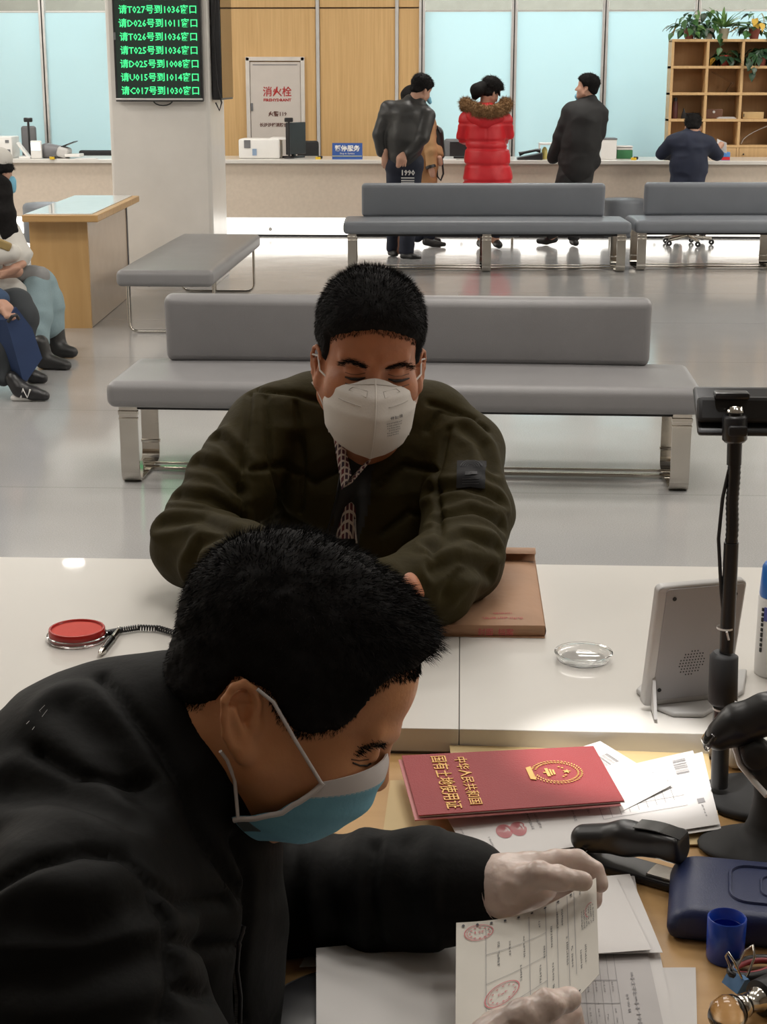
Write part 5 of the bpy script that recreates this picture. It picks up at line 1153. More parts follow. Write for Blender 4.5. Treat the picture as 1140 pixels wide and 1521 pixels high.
# jacket
m_bj = mat('black_padded_cloth', (0.0042, 0.0042, 0.0040), 0.68, vary=0.1, vscale=30, bump=0.06, bscale=120, spec=0.16)
S = Sdf(0.005)
S.chain([W(215, 1150, 1.44), W(160, 1265, 1.44), W(125, 1500, 1.45), V(PELK) + (0.02, 0, 0.0)], [0.095, 0.148, 0.155, 0.19], 0.06)
S.cap(W(250, 1215, 1.60), W(120, 1360, 1.26), 0.072, 0.075, 0.07)
S.chain([W(115, 1400, 1.235), W(190, 1620, 1.20), W(285, 1800, 1.20)], [0.085, 0.075, 0.07], 0.02)
S.chain([W(285, 1800, 1.20), W(500, 1745, 1.25), wr + (-0.03, 0, 0)], [0.068, 0.058, 0.046], 0.02)
S.chain([W(260, 1235, 1.60), W(395, 1322, 1.63), W(560, 1324, 1.60), W(650, 1320, 1.575), W(696, 1320, 1.563)], [0.078, 0.053, 0.047, 0.043, 0.0385], 0.022)
cC = W(300, 1115, 1.425); ax_ = unit(-RT * 0.88 - UP * 0.47)
S.cap(cC + ax_ * 0.010, cC + ax_ * 0.085, 0.084, 0.108, 0.025)
S.cap(cC - ax_ * 0.12, cC + ax_ * 0.035, 0.079, 0.073, 0.006, 's'); S.half(cC + ax_ * -0.006, -ax_, 0.004)if False else None
CL_A = [(200, 1048), (255, 1130), (300, 1230), (345, 1290), (380, 1335)]
seams = [[(0, 1322), (60, 1290), (120, 1272), (175, 1278), (215, 1310), (240, 1370), (250, 1440), (240, 1515)], [(150, 1008), (185, 1050), (235, 1110), (268, 1180), (300, 1250), (352, 1330)], [(345, 1250), (362, 1300), (358, 1380), (352, 1450), (356, 1520)],
         [(215, 1310), (262, 1340), (330, 1335)], [(248, 1400), (300, 1405), (350, 1400)], [(250, 1470), (300, 1480), (350, 1470)], [(60, 1120), (120, 1160), (215, 1165)], [(560, 1262), (552, 1320), (560, 1385)]]
creases = [[(30, 1370), (120, 1380), (200, 1350)], [(10, 1450), (120, 1440), (220, 1420)], [(440, 1255), (430, 1320), (440, 1385)], [(500, 1250), (490, 1320), (505, 1390)], [(610, 1265), (600, 1320), (612, 1375)], [(20, 1180), (90, 1190), (180, 1230)], [(100, 1060), (160, 1110), (210, 1190)]]
m_bl = mat('black_inner_cloth', (0.006, 0.006, 0.006), 0.8)
jk2, jT2 = cloth(S, 'padded_jacket', [m_bj, m_bl], clerk, seams, creases, 0.0035, (9, 9, 14), 1, 0.006, lambda c: np.linalg.norm(c - cC - ((c - cC) @ ax_)[:, None] * ax_, axis=1) < 0.0785 * (np.abs((c - cC) @ ax_ + 0.0) < 0.06) , 0.006, 0.007, 0.014, 0.006)
# collar rim
e1 = unit(RT * 0.47 - UP * 0.88); e2 = np.cross(ax_, e1)
MB().tube([cC - ax_ * 0.004 + (e1 * math.cos(t_) + e2 * math.sin(t_)) * (0.083 + 0.004 * math.cos(2 * t_)) for t_ in np.linspace(0, 2 * math.pi, 49)[:-1]], 0.0055, 8, closed=True).build('collar_edge', m_bj, jk2)
l = shoot_line(jT2, [(362, 1375), (354, 1400), (352, 1440), (357, 1480), (356, 1520)], 0.001, 3)
if len(l) > 2: loop_tube('zip_edge', l, 0.0022, m_black, jk2); mb = MB(); [mb.box(q - RT * 0.003, (0.003, 0.0025, 0.0015)) for q in l]; o = mb.build('zip_teeth', m_grey, jk2); o['kind'] = 'stuff'
c = [shoot(jT2, x, y, 0.002) for x, y in ((40, 1075), (66, 1048), (70, 1056), (50, 1085))]
if all(q is not None for q in c):
    Sb = Surf(*c, 0.0); k = Ink(Sb, 0.001); k.glyphs(0.05, 0.15, 5, 0.14, 0.6, 'u', 1.25); k.quad(0, 0.05, 1, 0.10); k.quad(0, 0.9, 1, 0.95); o = k.build('shoulder_print', m_lgrey, jk2)
# cuffs
for nm, a, b, r in (('cuff', W(694, 1318, 1.565), W(716, 1322, 1.555), 0.037),):
    d = unit(b - a); M3 = frame(a, np.cross(d, (0, 0, 1)), np.cross(d, np.cross(d, (0, 0, 1)))).to_3x3()
    MB().lathe([(r * 0.8, -0.012), (r + 0.004, -0.004), (r + 0.003, 0.006), (r - 0.002, 0.010), (r - 0.008, 0.006), (r - 0.010, -0.01)], a, 28, M3).build(nm, m_bj, jk2)
# gloved hands
m_glove = mat('latex_glove', (0.66, 0.53, 0.47), 0.33, vary=0.12, vscale=35, bump=0.25, bscale=40, sss=0.1)
def fin(S, pts, rs, k=0.002): S.chain([W(*q) for q in pts], [r * (1 if i == 0 else 0.93) for i, r in enumerate(rs)], k)
S = Sdf(0.0021)
S.chain([W(716, 1325, 1.552), W(745, 1318, 1.546), W(785, 1306, 1.545)], [0.028, 0.027, 0.022], 0.015)
S.ell(W(768, 1312, 1.545), (0.038, 0.027, 0.023), k=0.015)
fin(S, [(765, 1312, 1.530), (800, 1300, 1.512), (832, 1305, 1.505), (866, 1309, 1.512)], [0.017, 0.0130, 0.0115, 0.0095], 0.005)
fin(S, [(785, 1290, 1.545), (822, 1279, 1.553), (858, 1277, 1.560), (884, 1292, 1.560), (892, 1314, 1.555)], [0.016, 0.0118, 0.0102, 0.0096, 0.0082], 0.002)
fin(S, [(782, 1300, 1.565), (825, 1292, 1.582), (862, 1297, 1.586), (880, 1318, 1.582), (882, 1338, 1.575)], [0.018, 0.0135, 0.0118, 0.0105, 0.009])
fin(S, [(778, 1315, 1.575), (818, 1314, 1.600), (852, 1320, 1.602), (868, 1338, 1.596), (868, 1355, 1.588)], [0.017, 0.013, 0.0112, 0.010, 0.0085])
fin(S, [(770, 1330, 1.575), (802, 1335, 1.604), (828, 1343, 1.608), (842, 1358, 1.602)], [0.015, 0.0115, 0.010, 0.008])
gl, P_, F_ = sdf_obj(S, 'glove', m_glove, clerk, disp=lambda P: 0.0011 * (1 - 2 * np.abs(vnoise(P * 55, 4))) + 0.0006 * vnoise(P * 130, 9))
gl['label'] = 'translucent latex glove of the far hand gripping the form top'
d = unit(W(745, 1318, 1.546) - W(716, 1325, 1.552)); M3 = frame((0, 0, 0), np.cross(d, (0, 0, 1)), np.cross(d, np.cross(d, (0, 0, 1)))).to_3x3()
MB().lathe([(0.0312 + 0.0008 * (i % 2), -0.010 + 0.004 * i) for i in range(6)], W(716, 1325, 1.552), 28, M3).build('glove_cuff', m_glove, gl)
S = Sdf(0.0021)
S.chain([W(690, 1680, 1.31), W(735, 1590, 1.335), W(765, 1550, 1.352)], [0.030, 0.031, 0.028], 0.02)
S.ell(W(762, 1560, 1.355), (0.040, 0.036, 0.026), k=0.02)
fin(S, [(738, 1545, 1.345), (778, 1512, 1.338), (812, 1494, 1.346), (846, 1484, 1.365)], [0.019, 0.0150, 0.0132, 0.0105], 0.008)
fin(S, [(785, 1560, 1.375), (820, 1530, 1.395), (845, 1503, 1.408), (846, 1482, 1.412)], [0.018, 0.014, 0.012, 0.0095])
fin(S, [(795, 1580, 1.385), (832, 1555, 1.412), (852, 1528, 1.425), (850, 1505, 1.428)], [0.018, 0.0138, 0.012, 0.0095])
fin(S, [(795, 1600, 1.385), (835, 1580, 1.415), (856, 1556, 1.428), (854, 1535, 1.432)], [0.017, 0.013, 0.0115, 0.009])
fin(S, [(785, 1625, 1.375), (828, 1608, 1.40), (848, 1588, 1.412)], [0.015, 0.0115, 0.009])
gl, P_, F_ = sdf_obj(S, 'glove', m_glove, clerk, disp=lambda P: 0.0011 * (1 - 2 * np.abs(vnoise(P * 55, 4))) + 0.0006 * vnoise(P * 130, 9))
gl['label'] = 'translucent latex glove of the near hand at the bottom edge'
# trousers, shoes, chair
S = Sdf(0.012); S.cap(PELK + (-0.03, -0.06, -0.02), PELK + (-0.03, 0.06, -0.02), 0.16, 0.16, 0.03)
for s_ in (-1, 1):
    k_ = PELK + (0.36, 0.04 + s_ * 0.10, -0.02); S.chain([PELK + (0, s_ * 0.09, -0.02), k_, V(k_[0] + 0.02, k_[1], 0.11)], [0.115, 0.08, 0.06], 0.03)
sdf_obj(S, 'trousers', MATS['dark_trousers'], clerk)
for s_ in (-1, 1): MB().box((PELK[0] + 0.43, PELK[1] + 0.04 + s_ * 0.10, 0.05), (0.27, 0.10, 0.09), 0.03, seg=4).build('shoe', m_black, clerk, world=True)
t = thing('office_chair', 'black office chair under the clerk in black', 'chair', (PELK[0] - 0.02, PELK[1], 0)); zs = PELK[2] - 0.175
MB().box((0, 0, zs - 0.04), (0.48, 0.48, 0.08), 0.03, seg=3).build('seat', m_blackm, t)
MB().box((-0.27, 0, zs + 0.27), (0.05, 0.44, 0.46), 0.02, Ry(-0.12), seg=3).build('backrest', m_blackm, t)
MB().tube([(0, 0, 0.06), (0, 0, zs - 0.07)], 0.025, 14).build('post', m_black, t)
for a in range(5):
    f = MB().tube([(0, 0, 0.08), (0.27 * math.cos(a * 1.2566), 0.27 * math.sin(a * 1.2566), 0.055)], [0.025, 0.014], 8).build('base_arm', m_black, t)
    MB().lathe([(0.008, -0.012), (0.025, -0.010), (0.025, 0.010), (0.008, 0.012)], (0.27 * math.cos(a * 1.2566), 0.27 * math.sin(a * 1.2566), 0.025), 14, Rx(math.pi / 2)).build('caster', m_black, f)
# ---- the form in his hands
A_, B_, C_, D_ = W(678, 1371, 1.500), W(886, 1304, 1.530), W(890, 1442, 1.425), W(676, 1640, 1.285)
S = Surf(A_, B_, C_, D_, 0.0, fn=lambda u, v: 0.014 * math.sin(math.pi * u) * (1 - 0.5 * v) - 0.004 * math.sin(5 * u) * v)
nsurf = np.cross(B_ - A_, D_ - A_); sg = 1 if nsurf @ (CAM - A_) > 0 else -1
o = MB().sheet(S, 30, 24, 0.0004).build('held_form', m_paper3); tag(o, 'cream multi-line form with red seals held up by the two gloved hands', 'paper')
k = Ink(S, 0.0012 * sg)
k.quad(0.18, 0.04, 0.184, 0.60) if False else None
for u, v0, v1 in ((0.20, 0.06, 0.98), (0.62, 0.02, 0.95), (0.70, 0.02, 0.92), (0.78, 0.02, 0.85), (0.83, 0.02, 0.80), (0.50, 0.05, 0.95)): k.quad(u, v0, u + 0.004, v1)
for v in (0.25, 0.45, 0.66): k.quad(0.20, v, 0.62, v + 0.003)
k.build('ruled_lines', m_inkg, o)
k = Ink(S, 0.0013 * sg)
k.glyphs(0.46, 0.20, 9, 0.012, 0.017, 'v'); k.glyphs(0.435, 0.42, 7, 0.012, 0.016, 'v'); k.glyphs(0.70, 0.12, 8, 0.013, 0.017, 'v'); k.glyphs(0.735, 0.10, 9, 0.013, 0.017, 'v')
for uu, v0, n_ in ((0.57, 0.12, 3), (0.60, 0.36, 5), (0.57, 0.50, 7), (0.60, 0.72, 5), (0.87, 0.02, 3), (0.655, 0.22, 9), (0.66, 0.55, 10), (0.765, 0.40, 12), (0.80, 0.52, 9), (0.865, 0.62, 8), (0.90, 0.60, 9)): k.glyphs(uu, v0, n_, 0.012, 0.019, 'v')
for i in range(5): k.glyphs(0.03 + i * 0.042, 0.70 + 0.0 * i, 14, 0.018, 0.012, 'v')
for i in range(6): k.glyphs(0.88 + 0.017 * i, 0.26, 10, 0.010, 0.016, 'v')
k.glyphs(0.28, 0.18, 8, 0.015, 0.02, 'v'); k.glyphs(0.36, 0.2, 5, 0.012, 0.02, 'v'); k.build('printing', m_ink, o)
k = Ink(S, 0.0014 * sg)
for (cu, cv, ru, rv) in ((0.155, 0.085, 0.10, 0.055), (0.31, 0.565, 0.12, 0.075)):
    k.ring(cu, cv, ru, rv, 0.07, 40); k.ring(cu, cv, ru * 0.82, rv * 0.82, 0.04, 30, 0.3, 5.0)
    for j in range(12):
        a = j / 12 * 2 * math.pi; k.quad(cu + ru * 0.68 * math.cos(a), cv + rv * 0.68 * math.sin(a), cu + ru * 0.68 * math.cos(a) + 0.014, cv + rv * 0.68 * math.sin(a) + 0.006)
    k.glyphs(cu - 0.03, cv - 0.01, 3, 0.02, 0.016, 'u')
k.ring(0.945, 0.30, 0.035, 0.07, 0.10, 24, 2.0, 5.2)
k.build('red_seals', m_inkp, o)
k = Ink(S, 0.0016 * sg)
for i in range(9): k.ring(0.05 + i * 0.095, 0.030, 0.010, 0.009, 1.0, 10)
for i in range(6): k.ring(0.30 + i * 0.11, 0.972, 0.009, 0.008, 1.0, 10)
k.build('punched_holes', m_ink, o)
# ================================================================== people at the far counter
def far_person(label, Yd, joints, head=None):
    """joints: dict of part -> list of chains [(px, py, dy, r_px), ...]; sizes in photo pixels at the plane y = Yd"""
    s = (Yd / 0.965) / FPX
    def pt(q): return Y(q[0], q[1], Yd + q[2])
    meshes = {}; extra = []
    if head:
        hx, hy, hd, hf, hs = head[:5]; ho = pt((hx, hy, hd)); hR = head_frame(hf, head[5] if len(head) > 5 else (0, 0, 1)); Sh = Sdf(0.0065)
        add_head(Sh, ho, hR, hs, eyes=False, flatear=True); Sh.at().cap(S0(ho, hR, hs, (0, -0.03, -0.05)), pt(head[6] if len(head) > 6 else (hx, hy + 24, hd + 0.02)), 0.055, 0.06, 0.02); hv = Sh.verts(); extra.append((relax(*hv, 1), hv[1]))
    for part, chains in joints.items():
        if part in ('shoes', 'boot', 'trainer', 'sole'):
            meshes[part] = []
            for ch in chains:
                S = Sdf(0.009); S.chain([pt(q) for q in ch], [q[3] * s for q in ch], 0.02)
                if part in ('shoes', 'boot', 'trainer'): S.half((0, 0, 0.002), (0, 0, -1), 0.004)
                P, F = S.verts(); meshes[part].append((relax(P, F, 1), F))
            continue
        S = Sdf(0.011 if part not in ('glove', 'hands') else 0.008)
        for ch in chains:
            k = 0.02
            if isinstance(ch, tuple): ch, k = ch
            S.chain([pt(q) for q in ch] if len(ch) > 1 else [pt(ch[0]), pt(ch[0]) + V(0.001, 0, 0)], [q[3] * s for q in ch] * (2 if len(ch) == 1 else 1), k)
        if part == 'trousers' and any(len(c) == 5 for c in chains if isinstance(c, list)): pass
        P, F = S.verts(); meshes[part] = (relax(P, F, 1), F)
    bx = np.mean([pt(q[-1]) for q in [c[0] if isinstance(c, tuple) else c for c in joints['shoes']]], 0)
    b_ = meshes.pop('body'); root = person(label, cat_mesh([b_] + extra), m_skin3, (bx[0], bx[1], 0))
    if head:
        th = head[7] if len(head) > 7 else 1.0
        hair_cap(ho, hR, hs, lambda L: th * (0.008 + 0.016 * np.clip((L[:, 2] - 0.02) / 0.08, 0, 1)), (lambda L: L[:, 2] - np.interp(L[:, 1], [-0.12, -0.07, -0.03, -0.02, 0.012, 0.02, 0.04, 0.06, 0.10], [-0.05, -0.04, -0.012, 0.016, 0.016, 0.0, 0.03, 0.052, 0.060])) if th < 1.6 else (lambda L: L[:, 2] - np.interp(L[:, 1], [-0.12, -0.02, 0.0, 0.02, 0.035, 0.05, 0.10], [-0.08, -0.06, -0.02, 0.0, 0.03, 0.055, 0.065])), 'hair', m_hair, root, 0.006, 0.003, 60, (1500, 0.02, 0.003, lambda l: (np.array([0, 0.1, -0.9]) * np.ones((len(l), 1)), np.zeros((len(l), 3))), 0.3))
    return root, meshes, s, pt
def wear(root, meshes, part, name, m, noise=0.006, seam_px=None):
    if isinstance(meshes[part], list):
        for P, F in meshes[part]: o = link({'shoes': 'shoe', 'boot': 'boot', 'trainer': 'trainer', 'sole': 'shoe_sole'}[part], np_mesh(name, P, F), m, root, True)
        return o, bvh(*meshes[part][0])
    P, F = meshes[part]; N = normals(P, F); P = P + N * (noise * (1 - 2 * np.abs(vnoise(P * V(7, 7, 12), 5))) + noise * 0.5 * vnoise(P * 19, 7))[:, None]
    o = link(name, np_mesh(name, P, F), m, root, True); return o, bvh(P, F)
def gfloor(Yd, x): return x
m_leatherj = mat('black_leather_jacket', (0.022, 0.022, 0.022), 0.42, vary=0.15, bump=0.1)
m_jeans = mat('dark_jeans', (0.012, 0.016, 0.032), 0.8); m_shoe = mat('dark_shoe', (0.012, 0.012, 0.012), 0.45)
# man in the leather jacket, hands behind his back
YD = 14.9
j = dict(
 body=[[(618, 155, 0, 8), (608, 170, 0, 9)], [(605, 180, 0, 20), (602, 240, 0, 16)], [(573, 225, -0.05, 5), (572, 243, -0.02, 5)], [(603, 228, -0.1, 5), (596, 240, -0.14, 5)], [(597, 244, 0, 9), (592, 372, 0.1, 6)], [(612, 244, 0, 9), (605, 375, 0, 6)]],
 jacket=[([(586, 168, 0, 17), (628, 170, 0, 15)], 0.05), ([(605, 175, 0, 26), (602, 205, 0, 27), (600, 228, 0, 24)], 0.04), [(610, 152, 0, 11), (622, 153, 0, 10)], [(578, 163, 0, 13), (564, 200, -0.02, 9.5), (567, 226, -0.03, 8)], [(635, 172, -0.05, 12), (628, 205, -0.13, 9), (608, 228, -0.14, 7.5)]],
 jeans=[[(590, 240, 0, 15), (586, 300, 0.05, 12), (584, 368, 0.1, 9)], [(613, 240, 0, 15), (610, 300, 0, 12), (604, 372, -0.1, 10)], [(590, 245, 0, 17), (612, 245, 0, 17)]],
 shoes=[[(582, 375, 0.1, 6), (587, 378, 0.02, 5)], [(601, 381, -0.12, 6.5), (614, 383, -0.16, 5.5), (623, 384, -0.17, 4)]],
 mask=[[(637, 147, 0.06, 4.0), (639, 152, 0.06, 3)]],
)
r, me, s_, pt = far_person('man in a black leather jacket with hands behind his back at the far counter', YD, j, (626, 134, 0.02, (0.72, 0.62, -0.35), 0.98, (0.15, 0, 1), (612, 160, 0)))
jo, jt = wear(r, me, 'jacket', 'leather_jacket', m_leatherj, 0.004); je, jeT = wear(r, me, 'jeans', 'jeans', m_jeans); wear(r, me, 'shoes', 'shoes', m_shoe, 0.001); wear(r, me, 'mask', 'face_mask', m_blue, 0.0)
S = Sdf(0.007)
for c in ([(572, 228, -0.05, 5), (573, 238, -0.04, 5), (577, 249, -0.03, 3.2)], [(604, 226, -0.12, 5.5), (596, 236, -0.17, 6), (592, 246, -0.17, 3.5)]): S.chain([pt(q) for q in c], [q[3] * s_ for q in c], 0.02)
for i in range(4): S.chain([pt((594 + 3.2 * i, 238, -0.18, 0)), pt((592 + 3.4 * i, 247, -0.19, 0))], [0.010, 0.008], 0.006); S.chain([pt((569 + 2.8 * i, 242, -0.05, 0)), pt((570 + 2.6 * i, 251 - abs(i - 1.5), -0.04, 0))], [0.009, 0.007], 0.006)
sdf_obj(S, 'hands', m_skin3, r)
M = frame(pt((606, 257, -0.125, 0)), RT, UP)
txt = text('trouser_print', '1990', 0.065, m_lgrey, r, Matrix.Translation(-r.location) @ M, 0.001, bold=0.002)
for i in range(3): MB().box(M @ Vector((0, -0.045 - 0.024 * i, 0)), (0.12, 0.002, 0.010 if i < 2 else 0.02)).build('trouser_print', m_lgrey, r, world=True)
# person in the camel coat with a black backpack, mostly hidden behind him
YD = 15.9; m_camel = mat('camel_coat', (0.46, 0.26, 0.12), 0.8, vary=0.06)
j = dict(body=[([(612, 148, 0, 13), (616, 154, 0, 10)], 0.02), [(612, 165, 0, 8), (614, 240, 0, 13)], [(653, 235, -0.2, 4), (654, 243, -0.2, 4)], [(641, 252, -0.25, 4.5), (643, 260, -0.25, 4)], [(630, 260, 0, 8), (634, 352, 0, 6)], [(618, 260, 0, 8), (622, 350, 0, 6)]],
 coat=[([(610, 178, 0, 18), (630, 184, 0, 16)], 0.04), ([(622, 190, 0, 24), (624, 240, 0, 25), (618, 290, 0, 29)], 0.04), [(636, 190, -0.15, 10), (640, 225, -0.2, 8), (641, 246, -0.22, 7)], [(645, 195, 0.1, 9), (652, 228, 0.0, 7)]],
 trousers=[[(614, 270, 0, 13), (620, 350, 0, 9)], [(632, 270, 0, 13), (638, 350, 0, 9)]],
 shoes=[[(633, 359, -0.1, 5.5), (645, 362, -0.1, 5), (660, 363, -0.1, 3.2)], [(640, 355, 0.15, 5), (652, 358, 0.15, 4)]],
 hair=[([(612, 143, 0.02, 15.5)], 0.02)])
r, me, s_, pt = far_person('person in a camel coat wearing a black backpack, half hidden behind the leather jacket', YD, j)
wear(r, me, 'coat', 'camel_coat', m_camel); wear(r, me, 'trousers', 'trousers', m_jeans); wear(r, me, 'shoes', 'shoes', m_shoe, 0.001); wear(r, me, 'hair', 'hair', m_hair, 0.004)
MB().tube([pt((640, 246, -0.235, 0)), pt((641, 250, -0.24, 0))], 0.052, 12).build('cuff', m_black, r, world=True)
t = thing('backpack', 'small black backpack hanging behind the camel coat', 'backpack', pt((652, 205, 0.05, 0))); b0 = V(t.location)
S = Sdf(0.008); S.chain([pt((649, 198, 0.06, 0)), pt((651, 228, 0.05, 0))], [0.068, 0.072], 0.02); sdf_obj(S, 'pouch', m_leatherj, t)
MB().tube([pt(q) - b0 for q in ((640, 196, 0.0), (643, 186, 0.0), (650, 188, 0.0), (654, 198, 0.0))], 0.009, 8).build('handle', m_black, t)
MB().tube([pt(q) - b0 for q in ((649, 240, -0.02), (650, 262, -0.05), (655, 268, -0.05), (659, 258, -0.03), (657, 236, 0.0))], 0.010, 8).build('strap', m_black, t)
# woman in the red down coat with fur-edged hood
YD = 15.75; m_redc = mat('red_down_coat', (0.62, 0.012, 0.022), 0.5, vary=0.06, bump=0.08, bscale=40)
j = dict(body=[[(722, 156, 0, 8), (722, 250, 0, 16)], [(716, 260, 0, 8), (716, 358, 0, 6)], [(735, 260, 0, 8), (736, 358, 0, 6)]],
 coat=[([(700, 178, 0, 14), (742, 178, 0, 14)], 0.04), ([(721, 180, 0, 27), (722, 208, 0, 27)], 0.03), ([(722, 208, 0, 27), (724, 235, 0, 31), (725, 268, 0, 34), (725, 300, 0, 35)], 0.03), [(694, 178, 0, 12), (688, 203, 0.05, 8.5), (694, 208, 0.22, 8)], [(750, 180, 0, 12), (754, 200, 0.05, 8.5), (748, 208, 0.22, 8)]],
 hood=[([(706, 170, -0.10, 12), (721, 176, -0.13, 14), (738, 170, -0.10, 12)], 0.03)],
 trousers=[[(716, 290, 0, 10), (716, 350, 0, 7)], [(735, 290, 0, 10), (736, 350, 0, 7)]],
 shoes=[[(714, 361, 0, 6), (718, 364, -0.1, 5)], [(738, 361, 0, 6), (742, 364, -0.1, 5)]],
 hair=[([(709, 134, -0.06, 10)], 0.015), ([(706, 143, -0.05, 5)], 0.01), [(738, 126, -0.02, 3), (743, 142, -0.02, 1.5)], ([(716, 130, -0.03, 9)], 0.02)])
r, me, s_, pt = far_person('woman in a red quilted coat with fur-trimmed hood at the far counter', YD, j, (729, 138, 0.02, (0.72, 0.5, -0.45), 0.94, (0, 0, 1), (722, 160, 0), 1.7))
P, F = me['coat']; N = normals(P, F); zt = P[:, 2]; puff = -0.016 * np.exp(-((((zt - 0.10) % 0.155) - 0.0775) / 0.012) ** 2) * (zt < 1.05) - 0.014 * np.exp(-((zt - 1.02) / 0.012) ** 2) - 0.01 * np.exp(-((zt - 1.18) / 0.01) ** 2)
cx_ = pt((723, 200, 0, 0))[0]; puff += -0.008 * np.exp(-((P[:, 0] - cx_) / 0.008) ** 2) * (zt > 1.0) * (zt < 1.17)
P = P + N * (puff + 0.006 * vnoise(P * 14, 3))[:, None]; link('down_coat', np_mesh('down_coat', P, F), m_redc, r, True)
wear(r, me, 'hood', 'hood', m_redc, 0.006); wear(r, me, 'trousers', 'trousers', m_jeans); wear(r, me, 'shoes', 'shoes', m_shoe, 0.001); wear(r, me, 'hair', 'hair_bun', m_hair, 0.004)
m_fur = mat('brown_fur', (0.22, 0.12, 0.05), 0.9, vary=0.35, vscale=120)
fur = [pt(q) for q in ((690, 161, 0.03), (692, 154, -0.02), (698, 158, -0.10), (712, 165, -0.2), (726, 167, -0.22), (740, 164, -0.2), (750, 160, -0.1), (752, 154, -0.02), (748, 152, 0.05))]
S = Sdf(0.008); S.chain(fur, [0.035] + [0.052] * 7 + [0.03], 0.02); fo, P, F = sdf_obj(S, 'fur_trim', m_fur, r, disp=lambda P: 0.012 * vnoise(P * 60, 2)); N = normals(P, F); fi = rng.integers(0, len(P), 5000)
so = strands('fur_hairs', P[fi], N[fi], 0.035, 0.004, m_fur, fo, None, 2, 0.5, False); so.location = (0, 0, 0)
# man in the black jacket at the counter
YD = 16.0; m_bjk = mat('black_wool_jacket', (0.013, 0.013, 0.014), 0.75, vary=0.1)
j = dict(body=[[(874, 152, 0, 8.5), (868, 170, 0, 10), (862, 250, 0, 15)], [(840, 290, 0, 8), (822, 352, 0, 6)], [(862, 290, 0, 8), (852, 356, 0, 6)]],
 jacket=[([(852, 168, 0, 16), (884, 166, 0, 15)], 0.05), ([(868, 178, 0, 27), (864, 210, 0, 27), (858, 246, 0, 25)], 0.04), ([(842, 236, 0, 12), (880, 240, 0, 12)], 0.03), [(876, 150, 0, 11), (868, 156, 0, 12)], [(846, 172, 0, 12), (833, 205, 0.03, 10), (822, 234, 0.1, 8.5)], [(892, 170, 0, 12), (889, 200, 0.0, 10)]],
 trousers=[[(846, 250, 0, 15), (832, 300, 0, 12), (820, 346, 0, 9)], [(868, 250, 0, 15), (860, 300, 0, 12), (853, 350, 0, 9)]],
 shoes=[[(824, 355, 0, 5.5), (812, 358, 0.05, 5), (801, 358, 0.05, 4)], [(852, 358, 0, 6), (856, 361, -0.1, 4.5)]],
 mask=[[(858, 143, 0.03, 4), (861, 149, 0.03, 3)]])
r, me, s_, pt = far_person('man in a loose black jacket with head tilted back at the far counter', YD, j, (872, 131, 0, (-0.93, 0.22, 0.18), 0.97, (0.1, 0, 1), (877, 154, 0)))
wear(r, me, 'jacket', 'jacket', m_bjk, 0.005); wear(r, me, 'trousers', 'trousers', m_blackm); wear(r, me, 'shoes', 'shoes', m_shoe, 0.001); wear(r, me, 'mask', 'face_mask', m_blue, 0.0)
# man in navy seated at the counter, seen from behind
YD = 16.15; m_navyj = mat('navy_knit_jacket', (0.012, 0.017, 0.040), 0.8, vary=0.1)
j = dict(body=[[(1029, 204, 0, 8), (1026, 260, 0, 14)], [(1066, 222, 0.25, 4), (1072, 215, 0.30, 4.5)], [(1015, 292, 0, 8), (1010, 320, 0.3, 6), (1010, 350, 0.35, 5)], [(1040, 292, 0, 8), (1044, 320, 0.3, 6), (1044, 350, 0.35, 5)]],
 jacket=[([(1008, 212, 0, 14), (1046, 214, 0, 14)], 0.05), ([(1026, 218, 0, 24), (1024, 245, 0, 25), (1022, 268, 0, 24)], 0.04), [(1028, 199, 0, 10), (1027, 205, 0, 13)], [(1000, 212, 0, 11), (984, 228, 0.1, 8), (998, 230, 0.36, 7)], [(1052, 215, 0, 11), (1066, 230, 0.1, 8), (1060, 228, 0.36, 7)]],
 trousers=[[(1008, 285, 0, 14), (1006, 300, 0.3, 10), (1006, 340, 0.35, 8)], [(1040, 285, 0, 14), (1044, 300, 0.3, 10), (1046, 340, 0.35, 8)]],
 shoes=[[(1006, 352, 0.3, 5), (1008, 350, 0.38, 4)], [(1044, 352, 0.3, 5), (1044, 350, 0.38, 4)]])
r, me, s_, pt = far_person('man in a navy jacket seated at the far counter reading papers, seen from behind', YD, j, (1030, 190, 0.02, (0.08, 1, -0.45), 0.92, (0, 0, 1), (1029, 206, -0.02)))
wear(r, me, 'jacket', 'jacket', m_navyj, 0.007); wear(r, me, 'trousers', 'trousers', m_jeans); wear(r, me, 'shoes', 'shoes', m_shoe, 0.001); t = thing('visitor_stool', 'dark stool on casters under the man in navy', 'stool', (pt((1024, 300, 0, 0))[0], YD, 0))
MB().lathe([(0, 0.36), (0.2, 0.36), (0.22, 0.38), (0.21, 0.43), (0, 0.44)], n=24).build('seat', m_blackm, t); MB().lathe([(0.03, 0.08), (0.03, 0.36)], n=12).build('post', m_chrome, t)
for a in range(5):
    f = MB().tube([(0, 0, 0.09), (0.24 * math.cos(a * 1.2566), 0.24 * math.sin(a * 1.2566), 0.06)], 0.018, 8).build('base_arm', m_chrome, t)
    MB().lathe([(0.008, -0.015), (0.028, -0.012), (0.028, 0.012), (0.008, 0.015)], (0.24 * math.cos(a * 1.2566), 0.24 * math.sin(a * 1.2566), 0.028), 12, Rx(math.pi / 2)).build('caster', m_black, f)
